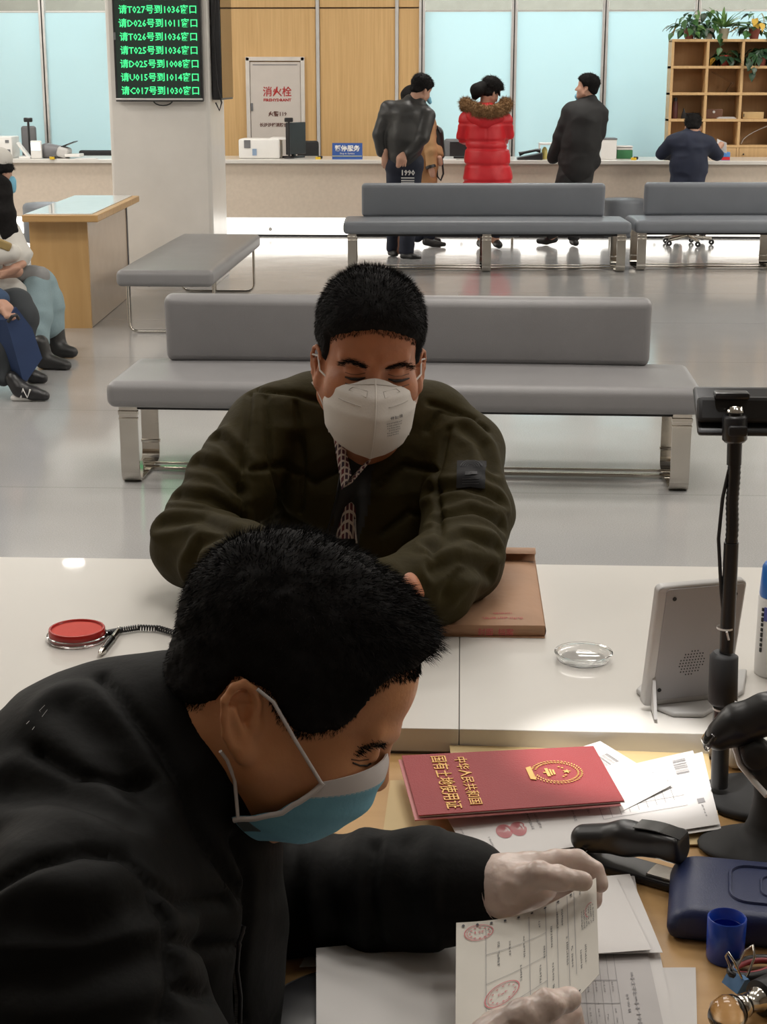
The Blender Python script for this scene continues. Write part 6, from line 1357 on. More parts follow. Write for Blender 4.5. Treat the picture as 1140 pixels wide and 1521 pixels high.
# ================================================================== the two people seated at the left edge
YD = 9.3; m_wcoat = mat('white_wool_coat', (0.62, 0.60, 0.56), 0.85, vary=0.04, bump=0.1); m_teal = mat('pale_blue_corduroy', (0.24, 0.33, 0.36), 0.85, vary=0.08, stretch=(60, 60, 2))
m_grcoat = mat('grey_cloth', (0.28, 0.28, 0.28), 0.85)
j = dict(body=[[(-12, 308, 0, 14), (-20, 400, 0, 26)], [(12, 392, -0.22, 8), (24, 402, -0.25, 9), (0, 408, -0.25, 7)], [(-10, 430, 0.02, 15), (58, 430, 0.03, 9), (76, 495, 0.0, 7)]],
 coat=[([(-30, 345, 0, 34), (12, 352, 0, 18)], 0.05), ([(-20, 360, 0, 34), (-20, 420, 0, 36)], 0.04), [(14, 345, -0.10, 15), (30, 378, -0.16, 15), (18, 392, -0.22, 12)], ([(-20, 410, -0.15, 12), (20, 425, -0.18, 12), (42, 438, -0.15, 9), (50, 448, -0.12, 5)], 0.02)],
 trousers=[([(-20, 425, 0.05, 28), (60, 420, 0.02, 21), (68, 450, 0.0, 24), (72, 480, 0.0, 24)], 0.03), ([(54, 424, -0.10, 20), (54, 470, -0.16, 22), (52, 505, -0.22, 19)], 0.02)],
 skirt_fold=[([(20, 405, -0.10, 12), (60, 410, -0.10, 13)], 0.02)],
 boot=[[(82, 492, 0.0, 14), (84, 512, 0.0, 14), (90, 520, -0.02, 11), (108, 523, -0.04, 8)], [(60, 510, -0.40, 12), (66, 535, -0.40, 12), (98, 543, -0.42, 8)]],
 shoes=[[(68, 545, -0.42, 4), (98, 548, -0.44, 4)], [(86, 529, -0.04, 3), (108, 529, -0.05, 3)]],
 hair=[[(-4, 280, -0.08, 20), (4, 320, -0.12, 17), (14, 350, -0.14, 9), (12, 368, -0.14, 4)], [(18, 335, -0.14, 6), (24, 345, -0.14, 3)]],
 beret=[([(-14, 243, 0, 26), (-2, 238, 0.0, 18)], 0.03)],
 mask=[([(17, 268, 0.0, 7), (16, 280, 0.0, 8)], 0.02)])
r, me, s_, pt = far_person('woman in a white coat and beret with blue mask seated at the left edge', YD, j, (-6, 268, 0, (0.98, -0.05, -0.1), 0.98, (0, 0, 1), (-12, 312, 0), 1.0))
for p_, n_, m_ in (('coat', 'white_coat', m_wcoat), ('trousers', 'wide_trousers', m_teal), ('skirt_fold', 'grey_coat_lining', m_grcoat), ('boot', 'black_boots', m_leatherj), ('shoes', 'soles', m_shoe), ('hair', 'long_hair', m_hair), ('beret', 'beret', m_wcoat), ('mask', 'face_mask', m_blue)): wear(r, me, p_, n_, m_, 0.007 if p_ not in ('mask', 'shoes', 'boot') else 0.001)
S = Sdf(0.006)
for i in range(4): S.chain([pt((28 - 3 * i, 398 + 2.5 * i, -0.29, 0)), pt((14 - 3 * i, 402 + 2.5 * i, -0.30, 0)), pt((2, 404 + 3 * i, -0.29, 0))], [0.012, 0.011, 0.009], 0.004)
S.chain([pt((34, 392, -0.24, 0)), pt((22, 398, -0.27, 0))], [0.022, 0.026], 0.02); sdf_obj(S, 'hands', m_skin3, r)
p = pt((4, 362, -0.26, 0)); t = thing('handbag', 'white and tan handbag held on the lap of the white-coated woman', 'handbag', p); b0 = V(t.location)
S = Sdf(0.008); S.chain([pt((-6, 378, -0.26, 0)), pt((18, 376, -0.26, 0))], [0.065, 0.05], 0.02); sdf_obj(S, 'pouch', m_wcoat, t)
MB().box(pt((4, 363, -0.30, 0)) - b0, (0.10, 0.03, 0.05), 0.01, Ry(0.4)).build('tan_flap', mat('tan_leather', (0.35, 0.25, 0.10), 0.5), t)
# second sitter: forearm, knees, blue bag and trainers
YD = 8.1; m_dk = mat('charcoal_trousers', (0.035, 0.04, 0.045), 0.85)
j = dict(body=[([(-60, 270, 0.1, 30)], 0.03), [(-60, 300, 0.1, 20), (-60, 430, 0.1, 34)], [(-6, 450, -0.12, 9), (12, 462, -0.14, 9)], [(-20, 466, 0.1, 12), (24, 464, 0.1, 9), (29, 540, 0.02, 6)]],
 jacket=[([(-80, 350, 0.1, 40), (-55, 350, 0.1, 40)], 0.05), ([(-60, 370, 0.1, 40), (-60, 440, 0.1, 42)], 0.04), [(-35, 370, -0.05, 20), (-25, 430, -0.1, 15), (2, 446, -0.12, 13)]],
 trousers=[([(-40, 468, 0.12, 30), (24, 452, 0.10, 22), (36, 470, 0.08, 20), (30, 560, 0.0, 12)], 0.03), ([(-40, 480, -0.05, 30), (0, 480, -0.05, 24), (5, 560, -0.1, 13)], 0.03)],
 trainer=[[(18, 562, -0.12, 11), (30, 577, -0.13, 12), (50, 584, -0.13, 10), (66, 588, -0.13, 8)], [(30, 550, 0.36, 10), (50, 559, 0.36, 10), (64, 562, 0.36, 8)]],
 sole=[[(20, 591, -0.13, 5), (66, 592, -0.13, 4.5)], [(40, 566, 0.37, 4.5), (66, 567, 0.37, 4)]],
 shoes=[[(20, 592, -0.13, 4), (66, 594, -0.13, 3)]],
 hair=[([(-60, 262, 0.1, 32)], 0.03)])
r, me, s_, pt = far_person('person at the left edge in charcoal trousers and black trainers holding a blue bag', YD, j)
me2 = {}
for p_, n_, m_ in (('jacket', 'blue_jacket', mat('blue_denim', (0.03, 0.06, 0.12), 0.8)), ('trousers', 'trousers', m_dk), ('trainer', 'trainers', m_black), ('sole', 'white_soles', m_whitep), ('hair', 'hair', m_hair)): me2[p_] = wear(r, me, p_, n_, m_, 0.005 if p_ not in ('sole', 'trainer') else 0.001)
S = Sdf(0.005)
S.chain([pt((0, 450, -0.14, 0)), pt((10, 460, -0.17, 0))], [0.034, 0.036], 0.02)
for i in range(4): S.chain([pt((4 + 5 * i, 460, -0.20 + 0.01 * i, 0)), pt((9 + 4 * i, 470, -0.215 + 0.01 * i, 0)), pt((14 + 2.5 * i, 475 - i, -0.19, 0))], [0.013, 0.011, 0.010], 0.004)
sdf_obj(S, 'hand', m_skin3, r)
l = [shoot(me2['trainer'][1], *q, 0.004) for q in ((31, 590), (34, 578), (41, 590), (45, 579))]
l2 = [q for q in l if q is not None]
if len(l2) > 2: loop_tube('side_emblem', l2, 0.005, m_whitep, r)
m_bag = mat('blue_tote', (0.022, 0.045, 0.12), 0.75, vary=0.08)
c = [pt(q) for q in ((28, 462, -0.2), (63, 530, -0.1), (36, 570, -0.12), (8, 500, -0.22))]
t = thing('document_bag', 'dark blue document bag hanging from the hand at the left edge', 'bag', (c[2][0], c[2][1], c[2][2])); b0 = V(t.location)
MB().prism([(0, 0), (1, 0), (1, 1), (0, 1)], 1.0).bm.free()
q = [pt(p) - b0 for p in ((24, 456, -0.18), (48, 488, -0.12), (63, 532, -0.10), (36, 572, -0.12), (16, 500, -0.20), (8, 475, -0.22))]
mb = MB(); vs = [mb.bm.verts.new(Vector(a)) for a in q]; vb = [mb.bm.verts.new(Vector(a + V(-0.10, 0.07, -0.01))) for a in q]; mb.bm.faces.new(vs); mb.bm.faces.new(vb[::-1])
for i in range(6): mb.bm.faces.new((vs[i], vb[i], vb[(i + 1) % 6], vs[(i + 1) % 6]))
mb.build('bag_body', m_bag, t, angle=20)
MB().tube([pt(p) - b0 for p in ((12, 478, -0.23), (18, 470, -0.24), (24, 468, -0.23), (28, 474, -0.21))], 0.009, 8).build('grip', m_black, t)
# bench the two sit on, outside the frame at the left
t = thing('waiting_bench', 'grey padded bench outside the left edge under the two seated visitors', 'bench', (-2.88, 8.80, 0), math.radians(90), 'grey benches with backrests')
cushion(-0.85, 0.85, -0.30, 0.30, 0.28, 0.385, 0.035, nx=31).build('seat', m_leather, t)
for x in (-0.75, 0.75): flat_bar(rloop([(x, -0.2, 0.28), (x, -0.2, 0.006), (x, 0.2, 0.006), (x, 0.2, 0.28)], 0.05), 0.075, 0.012).build('leg_frame', m_chrome, t)
# ================================================================== things on and behind the far counter
FC = 0.79
def FCX(x, yy): return Y(x, 236, yy)[0]
def onc(name, label, cat, x, yy, rz=0, group=None): return thing(name, label, cat, (FCX(x, yy), yy, FC), rz, group)
s17 = 17.0 / 0.965 / FPX
def px(n): return n * s17
# white printer right of the column
t = onc('printer', 'white desktop printer on the far counter before the hydrant cabinet', 'printer', 388, 17.1); w_ = px(57)
MB().box((0, 0.0, px(13.5)), (w_, 0.36, px(27)), 0.02, seg=3).build('body', m_whitep, t)
MB().box((-px(16), -0.183, px(20)), (px(9), 0.006, px(11)), 0.002).build('vent', m_grey, t)
MB().box((-px(6), -0.184, px(9)), (px(6), 0.004, px(9)), 0.001).build('sticker', mat('sticker_blue', (0.25, 0.35, 0.5), 0.5), t)
MB().box((px(26), 0.02, px(27)), (px(22), 0.26, px(3)), 0.005).build('output_tray', m_whitep, t)
# counter phone holder, monitor, chair, cup
def cam_stand(label, x, ytop, yy):
    t = onc('phone_stand', label, 'phone stand', x, yy, 0, 'small black phone stands on the far counter'); h = Y(x, ytop, yy)[2] - FC
    MB().lathe([(0, 0), (0.06, 0), (0.06, 0.01), (0, 0.012)], n=24).build('base', m_black, t); MB().tube([(0, 0, 0.01), (0, 0, h)], 0.012, 10).build('pole', m_black, t)
    MB().box((0, 0, h), (0.09, 0.04, 0.045), 0.01).build('clamp', m_black, t); return t
cam_stand('black phone stand on the far counter beside the white printer', 430, 178, 17.0); cam_stand('black phone stand on the far counter left of the column', 45, 178, 17.0)
t = onc('monitor', 'slim black monitor seen edge-on beside the white printer', 'monitor', 440, 17.15, math.radians(62)); MB().box((0, 0, px(27)), (0.34, 0.03, px(44)), 0.006).build('screen', m_black, t); MB().box((0, 0.03, 0.01), (0.2, 0.16, 0.02), 0.005).build('foot', m_black, t)
MB().box((0, 0.03, 0.05), (0.04, 0.03, 0.1)).build('neck', m_black, t)
def chair_back(label, x, ytop, w, yy, m=m_blackm, z0=0.45, flip=1):
    if yy == 17.95: yy = 18.12
    X = Y(x, 236, yy)[0]; zt = Y(x, ytop, yy)[2]; t = thing('office_chair', label, 'chair', (X, yy, 0), 0, 'staff chairs behind the far counter')
    MB().box((0, 0.0, (zt + z0 + 0.1) / 2), (w, 0.06, zt - z0 - 0.1), 0.05, seg=4).build('backrest', m, t); MB().box((0, -0.24 * flip, z0), (0.46, 0.44, 0.08), 0.03).build('seat', m, t)
    MB().tube([(0, -0.2 * flip, 0.06), (0, -0.2 * flip, z0)], 0.03, 10).build('post', m_black, t); MB().lathe([(0, 0.0), (0.27, 0.0), (0.26, 0.03), (0, 0.07)], (0, -0.2 * flip, 0), 10).build('base', m_black, t)
    MB().box((0, 0.02, z0 + 0.04), (0.08, 0.04, 0.2), 0.01).build('back_bracket', m_black, t); return t
chair_back('black staff chair behind the monitor by the white printer', 458, 209, 0.24, 17.95); chair_back('black staff chair just left of the column behind the counter', 148, 223, 0.46, 17.95)
chair_back('grey staff chair left of the red coat behind the counter', 680, 206, 0.30, 17.95, m_grey); chair_back('dark mesh staff chair blurred behind the frosted glass by the bookshelf', 949, 190, 0.34, 18.82, m_blackm, 0.5, -1)
chair_back('tall dark mesh chair behind the small screen at the far left', 45, 187, 0.17, 17.95, m_grey)
def white_box(name, label, cat, x0, x1, ytop, yy, d, m, bev=0.012):
    X0, X1 = FCX(x0, yy), FCX(x1, yy); h = Y((x0 + x1) / 2, ytop, yy)[2] - FC; t = thing(name, label, cat, ((X0 + X1) / 2, yy + d / 2, FC)); MB().box((0, 0, h / 2), (X1 - X0, d, h), bev, seg=3).build('case', m, t); return t, X1 - X0, h
t, w_, h = white_box('printer', 'white printer cut by the left edge on the far counter', 'printer', -12, 19, 203, 16.9, 0.3, m_whitep); MB().box((w_ / 2 - 0.05, -0.152, h * 0.78), (0.04, 0.006, 0.03), 0.002).build('knob', m_grey, t); MB().box((w_ / 2 - 0.05, -0.152, h * 0.3), (0.06, 0.006, 0.05), 0.002).build('vent', m_grey, t)
t, w_, h = white_box('card_terminal', 'white terminal with lit screen on the far counter left of the column', 'terminal', 46, 62, 209, 16.85, 0.05, m_whitep)
MB().box((0.0, -0.027, h * 0.68), (w_ * 0.82, 0.004, h * 0.42), 0.001).build('lit_screen', mat('terminal_screen', (0.6, 0.8, 1.0), 0.3, emit=(0.6, 0.8, 1.0), estr=1.2), t)
t = onc('tablet_stand', 'white slanted tablet beside the small lit terminal', 'tablet', 36, 16.9); MB().box((0, 0, 0.085), (0.02, 0.10, 0.19), 0.004, Ry(-0.65)).build('plate', m_whitep, t); MB().box((0.02, 0, 0.01), (0.12, 0.12, 0.02), 0.004).build('foot', m_whitep, t)
t = onc('document_scanner', 'grey document feeder scanner with raised tray left of the column', 'scanner', 82, 17.0); S = Sdf(0.008); S.chain([V(t.location) + (-0.08, 0, 0.07), V(t.location) + (0.05, 0, 0.06)], [0.085, 0.07], 0.02); S.half(V(t.location) + (0, 0, 0.001), (0, 0, -1), 0.004); sdf_obj(S, 'body', m_grey, t)
MB().box((0.10, 0, 0.06), (0.12, 0.22, 0.11), 0.03, Ry(0.3)).build('side_cover', m_lgrey, t); MB().box((0.16, 0, 0.145), (0.15, 0.18, 0.008), 0.002, Ry(-0.35)).build('feed_tray', m_black, t); MB().box((0.21, -0.02, 0.03), (0.16, 0.2, 0.03), 0.006).build('output_tray', m_whitep, t)
def duck(label, x, yy):
    t = onc('yellow_tape', label, 'tape', x, yy, 0, 'small yellow items on the far counter'); MB().lathe([(0.012, 0), (0.03, 0), (0.03, 0.025), (0.012, 0.025), (0.012, 0)], (0, 0, 0.0), 16).build('roll', mat('yellow_plastic', (0.75, 0.5, 0.03), 0.4), t); MB().box((0.02, 0, 0.02), (0.05, 0.03, 0.03), 0.008).build('dispenser', m_black, t)
duck('small yellow tape dispenser right of the white printer', 473, 16.85); duck('small yellow tape dispenser by the grey scanner at left', 78, 16.74); duck('small yellow tape dispenser beside the green box', 942, 16.85)
# blue suspended-service sign
t = onc('desk_sign', 'blue suspended service sign with white lettering on the far counter', 'sign', 516, 16.85); w_ = px(42); h = px(22)
sg = MB().prism([(0, 0), (0.07, 0), (0.035, h)], w_, Matrix.Rotation(math.pi / 2, 4, 'Y') @ Matrix.Rotation(math.pi / 2, 4, 'Z')); bmesh.ops.translate(sg.bm, verts=sg.bm.verts, vec=(-w_ / 2, 0, 0)); sg.build('board', mat('sign_blue', (0.03, 0.09, 0.33), 0.4), t)
Mx = Matrix.Translation((0, -0.001, 0)) @ Matrix.Rotation(math.pi / 2 - math.atan2(0.035, h), 4, 'X')
text('lettering', '暂停服务', 0.065, m_whitep, t, Mx @ Matrix.Translation((0, h * 0.66, 0.002)), sx=1.0, bold=0.0015); text('lettering', 'Stop to Service', 0.026, m_whitep, t, Mx @ Matrix.Translation((0, h * 0.36, 0.002)), sx=0.95)
MB().box((0, 0.0, 0), (w_ * 0.98, 0.006, 0.002)).build('yellow_line', mat('pale_yellow', (0.6, 0.6, 0.35), 0.5), t, loc=tuple((Mx @ Vector((0, h * 0.2, 0.002)))), rot=(math.pi / 2 - 0.2, 0, 0))
# items right of the red coat
t = onc('desk_telephone', 'black desk telephone on the far counter right of the red coat', 'telephone', 787, 16.9); MB().prism([(-0.13, 0), (0.13, 0), (0.13, 0.07), (-0.13, 0.02)], 0.2, Matrix.Translation((0, 0.1, 0)) @ Matrix.Rotation(math.pi / 2, 4, 'X'), 0.006).build('base', m_black, t)
MB().tube([(-0.11, -0.04, 0.055), (-0.06, -0.04, 0.07), (0.06, -0.04, 0.095), (0.11, -0.04, 0.09)], [0.024, 0.014, 0.014, 0.024], 10).build('handset', m_black, t)
t = onc('bottle_tray', 'white tray rack with yellow bottle left of the black jacket man', 'rack', 812, 17.0); MB().box((0, 0, px(21)), (px(22), 0.2, 0.02), 0.004).box((-px(10), 0, px(10)), (0.012, 0.2, px(20)), 0.003).build('rack_frame', m_whitep, t); MB().lathe([(0, 0.0), (0.03, 0), (0.03, 0.09), (0.014, 0.12), (0, 0.125)], (-0.02, 0, 0), 14).build('yellow_bottle', mat('pale_yellow_liquid', (0.6, 0.5, 0.15), 0.3), t)
t = onc('monitor', 'small black monitor base at the left of the red coat', 'monitor', 684, 17.1); MB().box((0, 0, px(13)), (px(30), 0.03, px(20)), 0.006).build('screen', m_black, t); MB().box((0, 0.05, 0.01), (0.14, 0.14, 0.02), 0.004).build('foot', m_black, t)
t, w_, h = white_box('equipment_box', 'cream equipment box on the far counter right of the black jacket man', 'box', 893, 916, 207, 17.0, 0.28, m_whitep, 0.006); MB().box((0, 0, h + 0.004), (w_ + 0.01, 0.29, 0.012), 0.003).build('dark_lid', m_grey, t)
t, w_, h = white_box('file_box', 'green file box with white papers on top by the cream box', 'box', 917, 940, 223, 17.1, 0.22, mat('green_card', (0.04, 0.18, 0.07), 0.6), 0.004); MB().box((0, 0, h + 0.012), (w_, 0.2, 0.02), 0.003).box((0.0, 0.0, h + 0.034), (w_ * 1.05, 0.21, 0.012), 0.003).build('papers', m_paper, t)
for x, yy, w_, lab in ((128, 16.8, 0.22, 'white papers lying on the far counter by the grey scanner'), (668, 16.8, 0.14, 'white papers on the far counter left of the red coat')):
    o = MB().box((0, 0, 0.004), (w_, 0.12, 0.006), 0.001).build('paper_stack', m_paper, loc=(FCX(x, yy), yy, FC)); tag(o, lab, 'paper')
o = MB().sheet(lambda u, v: Y(1066 + 14 * u, 222 - 16 * v + 6 * u, 16.55) + V(0, 0.03 * math.sin(3 * u), 0), 8, 8, 0.002).build('open_booklet', m_paper); tag(o, 'open white booklet held up by the man in navy', 'booklet')
t, w_, h = white_box('small_box', 'small blue and red box on the counter right of the man in navy', 'box', 1072, 1085, 226, 16.8, 0.08, mat('blue_box', (0.08, 0.25, 0.6), 0.5), 0.004); MB().box((0, -0.041, 0.02), (w_ * 0.95, 0.003, 0.03)).build('red_band', m_redc, t)
# staff head behind the frosted glass
p = Y(826, 208, 18.95); t_ = far = None
YD = 18.95
j = dict(body=[([(822, 205, 0, 14), (820, 212, 0, 11)], 0.02), [(822, 220, 0, 7), (822, 260, 0, 16)], [(815, 285, 0, 7), (812, 325, 0, 5)], [(830, 285, 0, 7), (832, 325, 0, 5)]], jacket=[([(806, 238, 0, 12), (838, 238, 0, 12)], 0.04), ([(822, 245, 0, 20), (822, 280, 0, 20)], 0.04)], trousers=[[(815, 285, 0, 10), (812, 320, 0, 6)], [(830, 285, 0, 10), (832, 320, 0, 6)]], shoes=[[(812, 326, 0, 5), (812, 326, -0.08, 4)], [(832, 326, 0, 5), (832, 326, -0.08, 4)]], hair=[([(822, 202, 0.02, 15)], 0.02)])
r, me, s_, pt = far_person('staff member blurred behind the frosted glass next to the black jacket man', YD, j); wear(r, me, 'jacket', 'jacket', m_grcoat); wear(r, me, 'trousers', 'trousers', m_jeans); wear(r, me, 'shoes', 'shoes', m_shoe, 0.0); wear(r, me, 'hair', 'hair', mat('greyed_hair', (0.12, 0.09, 0.08), 0.8))
# ================================================================== bookshelf with plants
YS = 17.65; xe = [Y(1001, 60, YS)[0] + i * 0.368 for i in range(5)]; ze = [Y(0, p_, YS)[2] for p_ in (60,)]; zt = Y(1050, 60, YS)[2]; dz = 0.272
t = thing('bookshelf', 'oak cube bookshelf with potted plants behind the far counter', 'shelf', ((xe[0] + xe[-1]) / 2, YS, 0)); X0 = t.location.x; zs = [zt - dz * i for i in range(5)]
for x in xe: MB().box((x - X0, 0.15, zt / 2), (0.028, 0.30, zt), 0.003).build('upright', m_shelfw, t)
for z in zs + [0.40, 0.04]: MB().box((0, 0.15, z), (xe[-1] - xe[0] + 0.028, 0.305, 0.028), 0.003).build('shelf_board', m_shelfw, t)
MB().box((0, 0.295, zt / 2), (xe[-1] - xe[0], 0.012, zt), 0).build('back_panel', wood('shelf_back', (0.36, 0.21, 0.09), (0.42, 0.25, 0.115), 0.6, 2.0), t)
for i in range(4):
    d = MB().box(((xe[i] + xe[i + 1]) / 2 - X0, 0.01, (zs[4] + 0.40) / 2), (0.335, 0.018, zs[4] - 0.40 - 0.03), 0.003).build('cupboard_door', m_shelfw, t); MB().lathe([(0, -0.02), (0.009, -0.015), (0.006, 0), (0, 0)], ((xe[i]) - X0 + 0.06, 0.0, zs[4] - 0.08), 10, Rx(-math.pi / 2)).build('knob', m_black, d)
m_leaf = [mat('leaf_green', (0.05, 0.14, 0.04), 0.4, vary=0.3), mat('leaf_dark', (0.018, 0.055, 0.025), 0.4, vary=0.3), mat('leaf_light', (0.13, 0.26, 0.07), 0.4, vary=0.2)]; m_yl = mat('leaf_yellow', (0.65, 0.42, 0.06), 0.5)
m_pot = mat('terracotta_pot', (0.30, 0.09, 0.07), 0.6); m_soil = mat('soil', (0.03, 0.02, 0.012), 0.9)
def leaf_mesh(L, w, heart=True):
    mb = MB(); n = 6; rows = []
    for i in range(n + 1):
        f = i / n; ww = w * (math.sin(math.pi * f ** (0.55 if heart else 0.8)) * 0.5) + 0.0008; z = -0.35 * L * f * f + 0.0
        rows.append([mb.bm.verts.new((L * f, -ww, z + 0.10 * w)), mb.bm.verts.new((L * f, 0, z)), mb.bm.verts.new((L * f, ww, z + 0.10 * w))])
    for a, b in zip(rows, rows[1:]): mb.bm.faces.new((a[0], a[1], b[1], b[0])); mb.bm.faces.new((a[1], a[2], b[2], b[1]))
    return mb.mesh('leaf')
LM = {}
def get_leaf(kind, mi):
    if (kind, mi) not in LM:
        me = leaf_mesh(0.075, 0.055) if kind == 'heart' else leaf_mesh(0.20, 0.028, False); me.materials.append(m_leaf[mi] if mi < 3 else m_yl); LM[(kind, mi)] = me
    return LM[(kind, mi)]
def plant(label, x, y, z, kind, n, yellow=0, pot=m_pot, spread=0.17, height=0.17, trail=(), mi=None, pr=0.062):
    t = thing('potted_plant', label, 'plant', (x, y, z), 0, 'potted plants on the bookshelf')
    MB().lathe([(0, 0), (pr * 0.7, 0), (pr, 0.10), (pr + 0.004, 0.11), (pr - 0.006, 0.11), (pr - 0.008, 0.10), (0, 0.098)], n=20).build('pot', pot, t); MB().lathe([(pr - 0.008, 0.099), (0, 0.102)], n=14).build('soil', m_soil, t)
    st = MB()
    for i in range(n):
        a = random.uniform(0, 2 * math.pi); r_ = spread * math.sqrt(random.random()) ; h = height * random.uniform(0.05, 1.0) * (1.15 - 0.6 * r_ / spread)
        P = Vector((r_ * math.cos(a) * 1.1, r_ * math.sin(a) * 0.7, 0.10 + h)); drop = -0.06 * (r_ / spread) ** 2; P.z += drop
        if trail and i < len(trail): P = Vector(trail[i]); a = random.uniform(-2.6, -0.6)
        me = get_leaf(kind, 3 if i < yellow else (mi if mi is not None else random.choice((0, 0, 1, 1, 2))))
        o = bpy.data.objects.new('leaf', me); COL.objects.link(o); o.parent = t
        s_ = random.uniform(0.85, 1.5)
        if kind == 'blade': o.location = (0.02 * math.cos(a), 0.02 * math.sin(a), 0.12); o.rotation_euler = (random.uniform(-0.4, 0.4), -random.uniform(0.15, 1.25), a); o.scale = (s_,) * 3
        else:
            o.location = P; o.rotation_euler = (random.uniform(-0.5, 0.5), random.uniform(0.1, 1.1), a); o.scale = (s_,) * 3
            st.tube([(0, 0, 0.1), (P.x * 0.5, P.y * 0.5, max(P.z, 0.1) * 0.7 + 0.05), tuple(P)], 0.0022, 4)
    if kind != 'blade':
        o = st.build('stems', m_leaf[0], t); o['kind'] = 'stuff'
    return t
zp = zt + 0.0145
plant('ivy in a red pot at the left end of the bookshelf top', Y(1027, 58, YS)[0], YS + 0.14, zp, 'heart', 56, 2, spread=0.21, height=0.21)
t = plant('spiky bright green plant in the middle of the bookshelf top', Y(1078, 58, YS)[0], YS + 0.14, zp, 'blade', 30, 0, mat('stone_pot', (0.35, 0.33, 0.25), 0.7), mi=2)
plant('dark leafy plant between the red pot and the spiky plant on the shelf top', Y(1057, 58, YS)[0], YS + 0.16, zp, 'heart', 34, 0, m_whitep, 0.13, 0.24, trail=[(0.10, -0.17, 0.05), (0.11, -0.18, 0.0), (0.12, -0.18, -0.05), (0.10, -0.18, -0.09)], pr=0.05)
plant('yellowing ivy in a red pot at the right edge of the bookshelf top', Y(1124, 58, YS)[0], YS + 0.14, zp, 'heart', 48, 12, spread=0.20, height=0.18)
plant('shaded ivy in a bright red pot inside the top middle cell of the bookshelf', (xe[1] + xe[2]) / 2 + 0.02, YS + 0.13, zs[1] + 0.0145, 'heart', 30, 3, mat('bright_red_pot', (0.42, 0.06, 0.05), 0.5), 0.15, 0.10, mi=1)
plant('dark trailing ivy spilling out of the top right cell of the bookshelf', (xe[2] + xe[3]) / 2 + 0.03, YS + 0.12, zs[1] + 0.0145, 'heart', 60, 0, m_pot, 0.17, 0.11, trail=[(-0.12, -0.16, 0.02), (-0.14, -0.17, -0.03), (-0.11, -0.17, -0.07), (-0.15, -0.17, 0.05), (-0.17, -0.17, 0.08), (-0.10, -0.17, -0.02)], mi=1)
# small things on the shelves
def onshelf(name, label, cat, ci, ri, dx): return thing(name, label, cat, ((xe[ci] + xe[ci + 1]) / 2 + dx, YS + 0.12, zs[ri] + 0.0145))
t = onshelf('thermos_bottle', 'dark red thermos bottle in the third cell of the left shelf column', 'bottle', 0, 3, -0.12); MB().lathe([(0, 0), (0.03, 0), (0.032, 0.01), (0.032, 0.16), (0.024, 0.18), (0, 0.18)], n=20).build('body', mat('maroon', (0.10, 0.03, 0.03), 0.4), t); MB().lathe([(0, 0.18), (0.022, 0.18), (0.022, 0.215), (0, 0.22)], n=20).build('cap', m_black, t)
t = onshelf('camera_cable_bundle', 'black bundle of cables beside the thermos on the shelf', 'cable', 0, 3, 0.0); MB().tube([(0.05 * math.cos(a * 0.9) + 0.003 * a, 0.04 * math.sin(a * 0.9), 0.01 + 0.045 * abs(math.sin(a * 0.31))) for a in range(40)], 0.006, 6).build('coil', m_black, t); MB().prism([(-0.06, 0), (0.01, 0), (-0.03, 0.11)], 0.05, Matrix.Rotation(math.pi / 2, 4, 'X'), 0.004).build('charger', m_black, t)
t = onshelf('leather_box', 'brown leather box with a round clasp on the middle shelf column', 'box', 1, 3, -0.08); MB().box((0, 0, 0.05), (0.19, 0.10, 0.10), 0.008).build('body', mat('brown_leather', (0.12, 0.05, 0.025), 0.45), t); MB().lathe([(0.014, 0), (0.014, 0.004), (0, 0.005)], (0, -0.05, 0.07), 16, Rx(math.pi / 2)).build('clasp', m_alu, t)
t = onshelf('magazine_pile', 'flat magazines lying beside the brown leather box', 'magazine', 1, 3, 0.05); MB().box((0, -0.06, 0.006), (0.20, 0.10, 0.010), 0.001).box((0.0, -0.06, 0.016), (0.17, 0.09, 0.006), 0.001).build('covers', m_paper2, t)
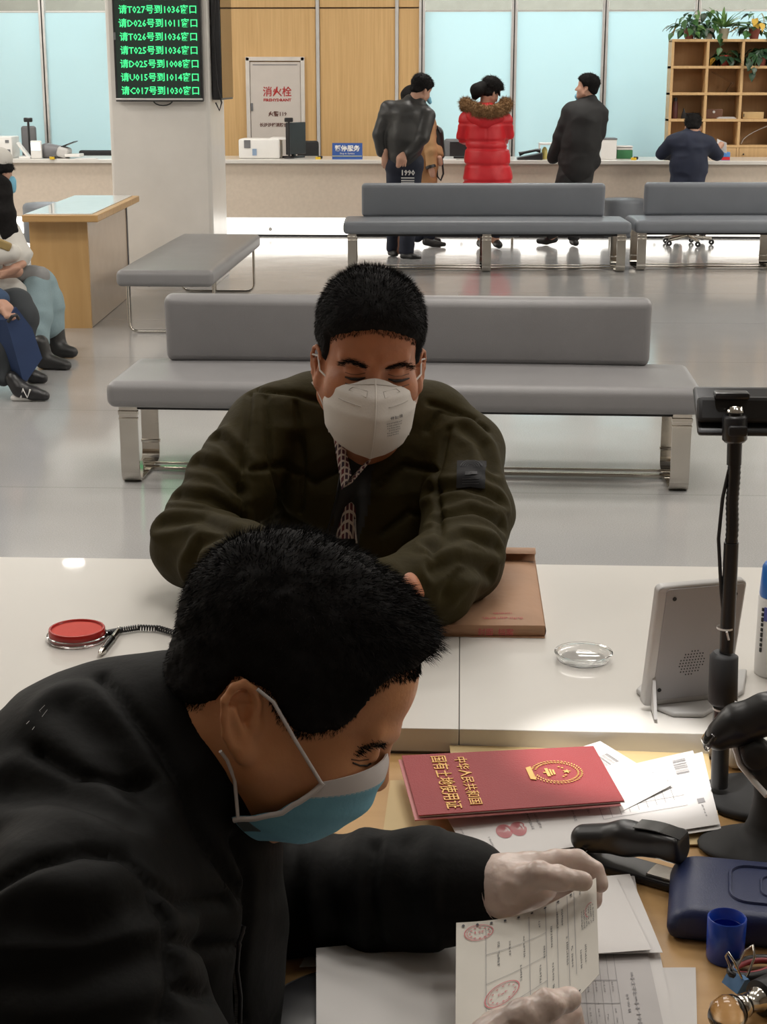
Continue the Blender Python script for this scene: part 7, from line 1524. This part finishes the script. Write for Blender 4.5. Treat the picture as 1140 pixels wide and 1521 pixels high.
t = onshelf('cardboard_box', 'tan cardboard box in the third cell of the right shelf column', 'box', 2, 3, -0.03); MB().box((0, 0, 0.035), (0.22, 0.12, 0.07), 0.003).build('carton', m_kraft, t); MB().box((-0.10, -0.061, 0.035), (0.008, 0.002, 0.03)).build('hand_slot', m_black, t)
m_acr = mat('acrylic', (0.9, 0.85, 0.8), 0.05, trans=1.0)
t = onshelf('acrylic_stand', 'clear angled acrylic stand in the second cell of the middle shelf column', 'stand', 1, 2, 0.02); MB().prism([(-0.14, 0.21), (-0.13, 0.215), (0.10, 0.10), (0.03, 0.0), (0.02, 0.0), (0.075, 0.098)], 0.09, Matrix.Translation((0, 0.045, 0)) @ Matrix.Rotation(math.pi / 2, 4, 'X')).build('plate', m_acr, t)
t = onshelf('curved_folder', 'curved translucent file folder leaning in the lowest right shelf cell', 'folder', 2, 4, 0.0); MB().sheet(lambda u, v: (-0.14 + 0.32 * u, -0.05 + 0.1 * v, 0.01 + 0.21 * u ** 0.55 * (1 - 0.1 * v)), 16, 4, 0.004).build('cover', m_lgrey, t)
# dark banner rail and hanging objects seen through the clear glass band of the left windows
t = thing('office_light', 'white strip light seen through the clear glass left of the column', 'light', (-4.0, 19.6, 2.62)); MB().box((0, 0, 0), (1.3, 0.08, 0.03), 0.008).build('tube', mat('strip_light', (1, 1, 1), 0.5, emit=(1, 0.98, 0.95), estr=2.0), t); MB().box((0, 0, 0.79), (0.02, 0.02, 1.55)).build('hanger', m_alu, t)
t = thing('hanging_plant', 'green plant seen through the clear glass near the queue screen', 'plant', (-3.95, 19.1, 2.55)); 
for i in range(30):
    o = bpy.data.objects.new('leaf', get_leaf('heart', random.choice((0, 2)))); COL.objects.link(o); o.parent = t; o.location = (random.uniform(-0.22, 0.22), random.uniform(-0.1, 0.1), random.uniform(-0.07, 0.08)); o.rotation_euler = (random.random(), random.random(), random.random() * 6)
MB().lathe([(0, -0.06), (0.12, -0.06), (0.15, 0.02), (0, 0.02)], (0, 0, 0.02), 20).tube([(0, 0, 0.03), (0, 0, 1.65)], 0.006, 6).build('hanging_pot', m_whitep, t)
